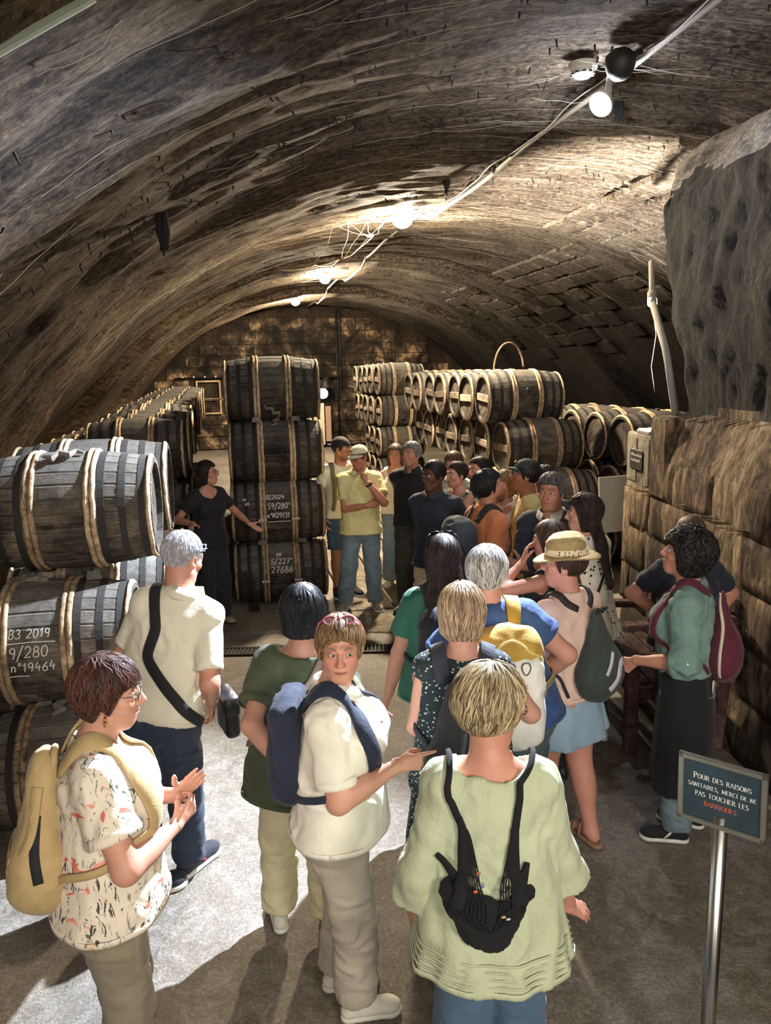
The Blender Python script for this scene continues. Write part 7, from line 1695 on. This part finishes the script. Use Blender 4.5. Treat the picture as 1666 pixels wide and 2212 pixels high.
# ---- 21 man in orange polo
p = mk((1.84, 5.33), 80, 1.74, 'm', 'bearded man in an orange polo looking up to the right, dark backpack', fat=1.08, belly=.015, skin='b97d61', head=(18,16,0), arms=dict(R=dict(w=(.22,.10,.92), e=(.5,-1,0), hand='relax'), L=dict(w=(-.2,.15,.95), e=(-.6,-1,0))), vox=.011, hv=.0052)
p.body(brow='1d1613', beard=.7); ORG = cloth('orange_pique','c57a4e','b86c42',5); p.top(ORG, 'polo_shirt', .70, .068, -.05, .014, .012, 'crew', (.006,(8,8,5),5), collar=ORG, cuff=ORG); p.trousers(BLACKC); p.shoes(plain('dark_shoe','2a2420'), SOLEB); p.hair('short','0c0a0a','231e1c',420,45,th=.020)
SL = cloth('slate_nylon','39424c','2b333c',5); th, o, c, R, q, b = rucksack(p, 'backpack', 'slate-grey backpack on the man in the orange polo', SL, (.32,.20,.48), 1.17, kind='box'); pack_straps(p, th, BLACKC, .055, (.07, c[1]+.07, 1.38), (.12, c[1]+.06, 1.02), .095); zip_line(p, th, o, [q(.14,.0,-.10), q(.12,-.06,.12), q(0,-.08,.2), q(-.12,-.06,.12)], BLACKC, .014, .004); zip_line(p, th, o, [q(.15,.04,.05), q(.16,.0,.0), q(.15,-.04,-.06)], BLACKC, .03, .006, 'side_strap')
# ---- 22 woman with hand on chest
p = mk((2.22, 6.1), 236, 1.62, 'f', 'blond curly-haired woman with a hand on her chest, behind the orange polo', fat=1.0, skin='cf9a84', arms=dict(R=dict(w=(-.05,.17,1.30), e=(.9,-.1,-1), hand='flat', hd=(-.9,.1,.35), hn=(0,-1,0))), **FV)
p.body(); p.top(cloth('cream_top','cdc3a9'), 'shirt', .6, .064, -.02, .012, .01, 'v'); p.trousers(JEAND); p.shoes(plain('dark_shoe','2a2420'), SOLEB); p.hair('bob','6d5233','b9955f',260,47,wave=.8)
# ---- 23 man in yellow tee, green cap
p = mk((2.24, 5.70), 282, 1.76, 'm', 'man in a yellow printed tee, dark green cap and glasses, looking left', fat=1.0, skin='bd8468', head=(4,10,0), **FV)
p.body(brow='1d1613'); YT = cloth('pale_yellow_jersey','d3c27c','c4b26d',5); t_ = p.top(YT, 'tee_shirt', .66, .068, -.04, .013, .01, 'crew'); p.trousers(BLACKC); p.shoes(cloth('black_shoe','131316'), SOLEW); p.hair('crop','0c0a0a','231e1c',250,49,th=.012); p.glasses(BLACKF, 'rect'); cap(p, 'dark green baseball cap on the man in the yellow tee', cloth('dark_green_cap','22302a','1a2620'), 1, plain('yellow_badge','c9a94a',.7))
ops = [x for x in p.top_ops if x[0] == 'u']
for k, (x, z, w_, h_) in enumerate(((-.03,1.22,.05,.045),(.03,1.16,.045,.03),(-.01,1.28,.06,.008))):
    mb = MB(); Q, N_ = p.strap_path([(x-w_,.3,z),(x,.32,z+.01),(x+w_,.3,z)], ops, .003, 8); mb.ribbon(Q, N_, h_, .002); p.part('chest_print', mb, plain('grey_green_print','7d7c55',.8), t_)
# ---- 24 dark-haired woman further back
p = mk((2.21, 6.75), 250, 1.67, 'f', 'black-haired person behind the bearded man, only the top of the head showing', fat=1.0, skin='c98f79', **FV)
p.body(); p.top(BLACKC, 'shirt', .6); p.trousers(BLACKC); p.shoes(plain('dark_shoe','2a2420'), SOLEB); p.hair('bun','0c0a0a','231e1c',200,51)
# ---- 25 man in navy jacket
p = mk((2.11, 4.88), 228, 1.76, 'm', 'greying man in a navy jacket with a white collar edge, facing the camera', fat=1.08, skin='bd846c', head=(-6,-2,0), arms=dict(R=dict(preset='cross'), L=dict(preset='cross')), vox=.011, hv=.0052)
p.body(brow='3a302a', beard=.2); NJ = cloth('navy_jacket','1a2231','121826',5); p.top(NJ, 'jacket', 1.75, .066, -.06, .018, .012, 'v', (.008,(8,8,6),3), sleeve2=.048, nd=-.03, collar=cloth('white_collar','cfcabb')); p.trousers(BLACKC); p.shoes(plain('dark_shoe','2a2420'), SOLEB); p.hair('short','2b2624','76706b',420,53,th=.012)
# ---- 26 dark-haired person behind him
p = mk((2.42, 5.72), 214, 1.70, 'm', 'dark-haired person in grey peering over the man in the navy jacket', fat=1.0, skin='b57c63', **FV)
p.body(brow='1d1613'); p.top(cloth('dark_grey_jersey','2e2f36'), 'tee_shirt', .7); p.trousers(BLACKC); p.shoes(plain('dark_shoe','2a2420'), SOLEB); p.hair('short','0f0c0b','2a2321',260,55,th=.012)
# ---- 27 long-haired brunette in black straps
p = mk((1.77, 4.10), -34, 1.60, 'f', 'brunette with long hair and a black strappy top, hand raised to her face', fat=1.0, skin='c98f79', head=(-14,-4,0), arms=dict(L=dict(w=(-.10,.15,1.36), e=(-.8,-.2,-1), hand='relax', hd=(.3,-.1,.9), hn=(.6,-.7,0))), vox=.011, hv=.0055)
p.body(); p.top(BLACKC, 'strappy_top', 0, None, -.02, .010, .006, 'tank', nd=.01); p.trousers(BLACKC); p.shoes(plain('dark_shoe','2a2420'), SOLEB); p.hair('long','1c1310','6b4f3a',380,57,length=.36,wave=.2)
for o in bpy.data.objects:
    if '_c' in o: del o['_c']
print('SCRIPT TIME', round(time.time()-T0, 1), 'polys', sum(len(o.data.polygons) for o in bpy.data.objects if o.type == 'MESH'), 'objects', len(bpy.data.objects))
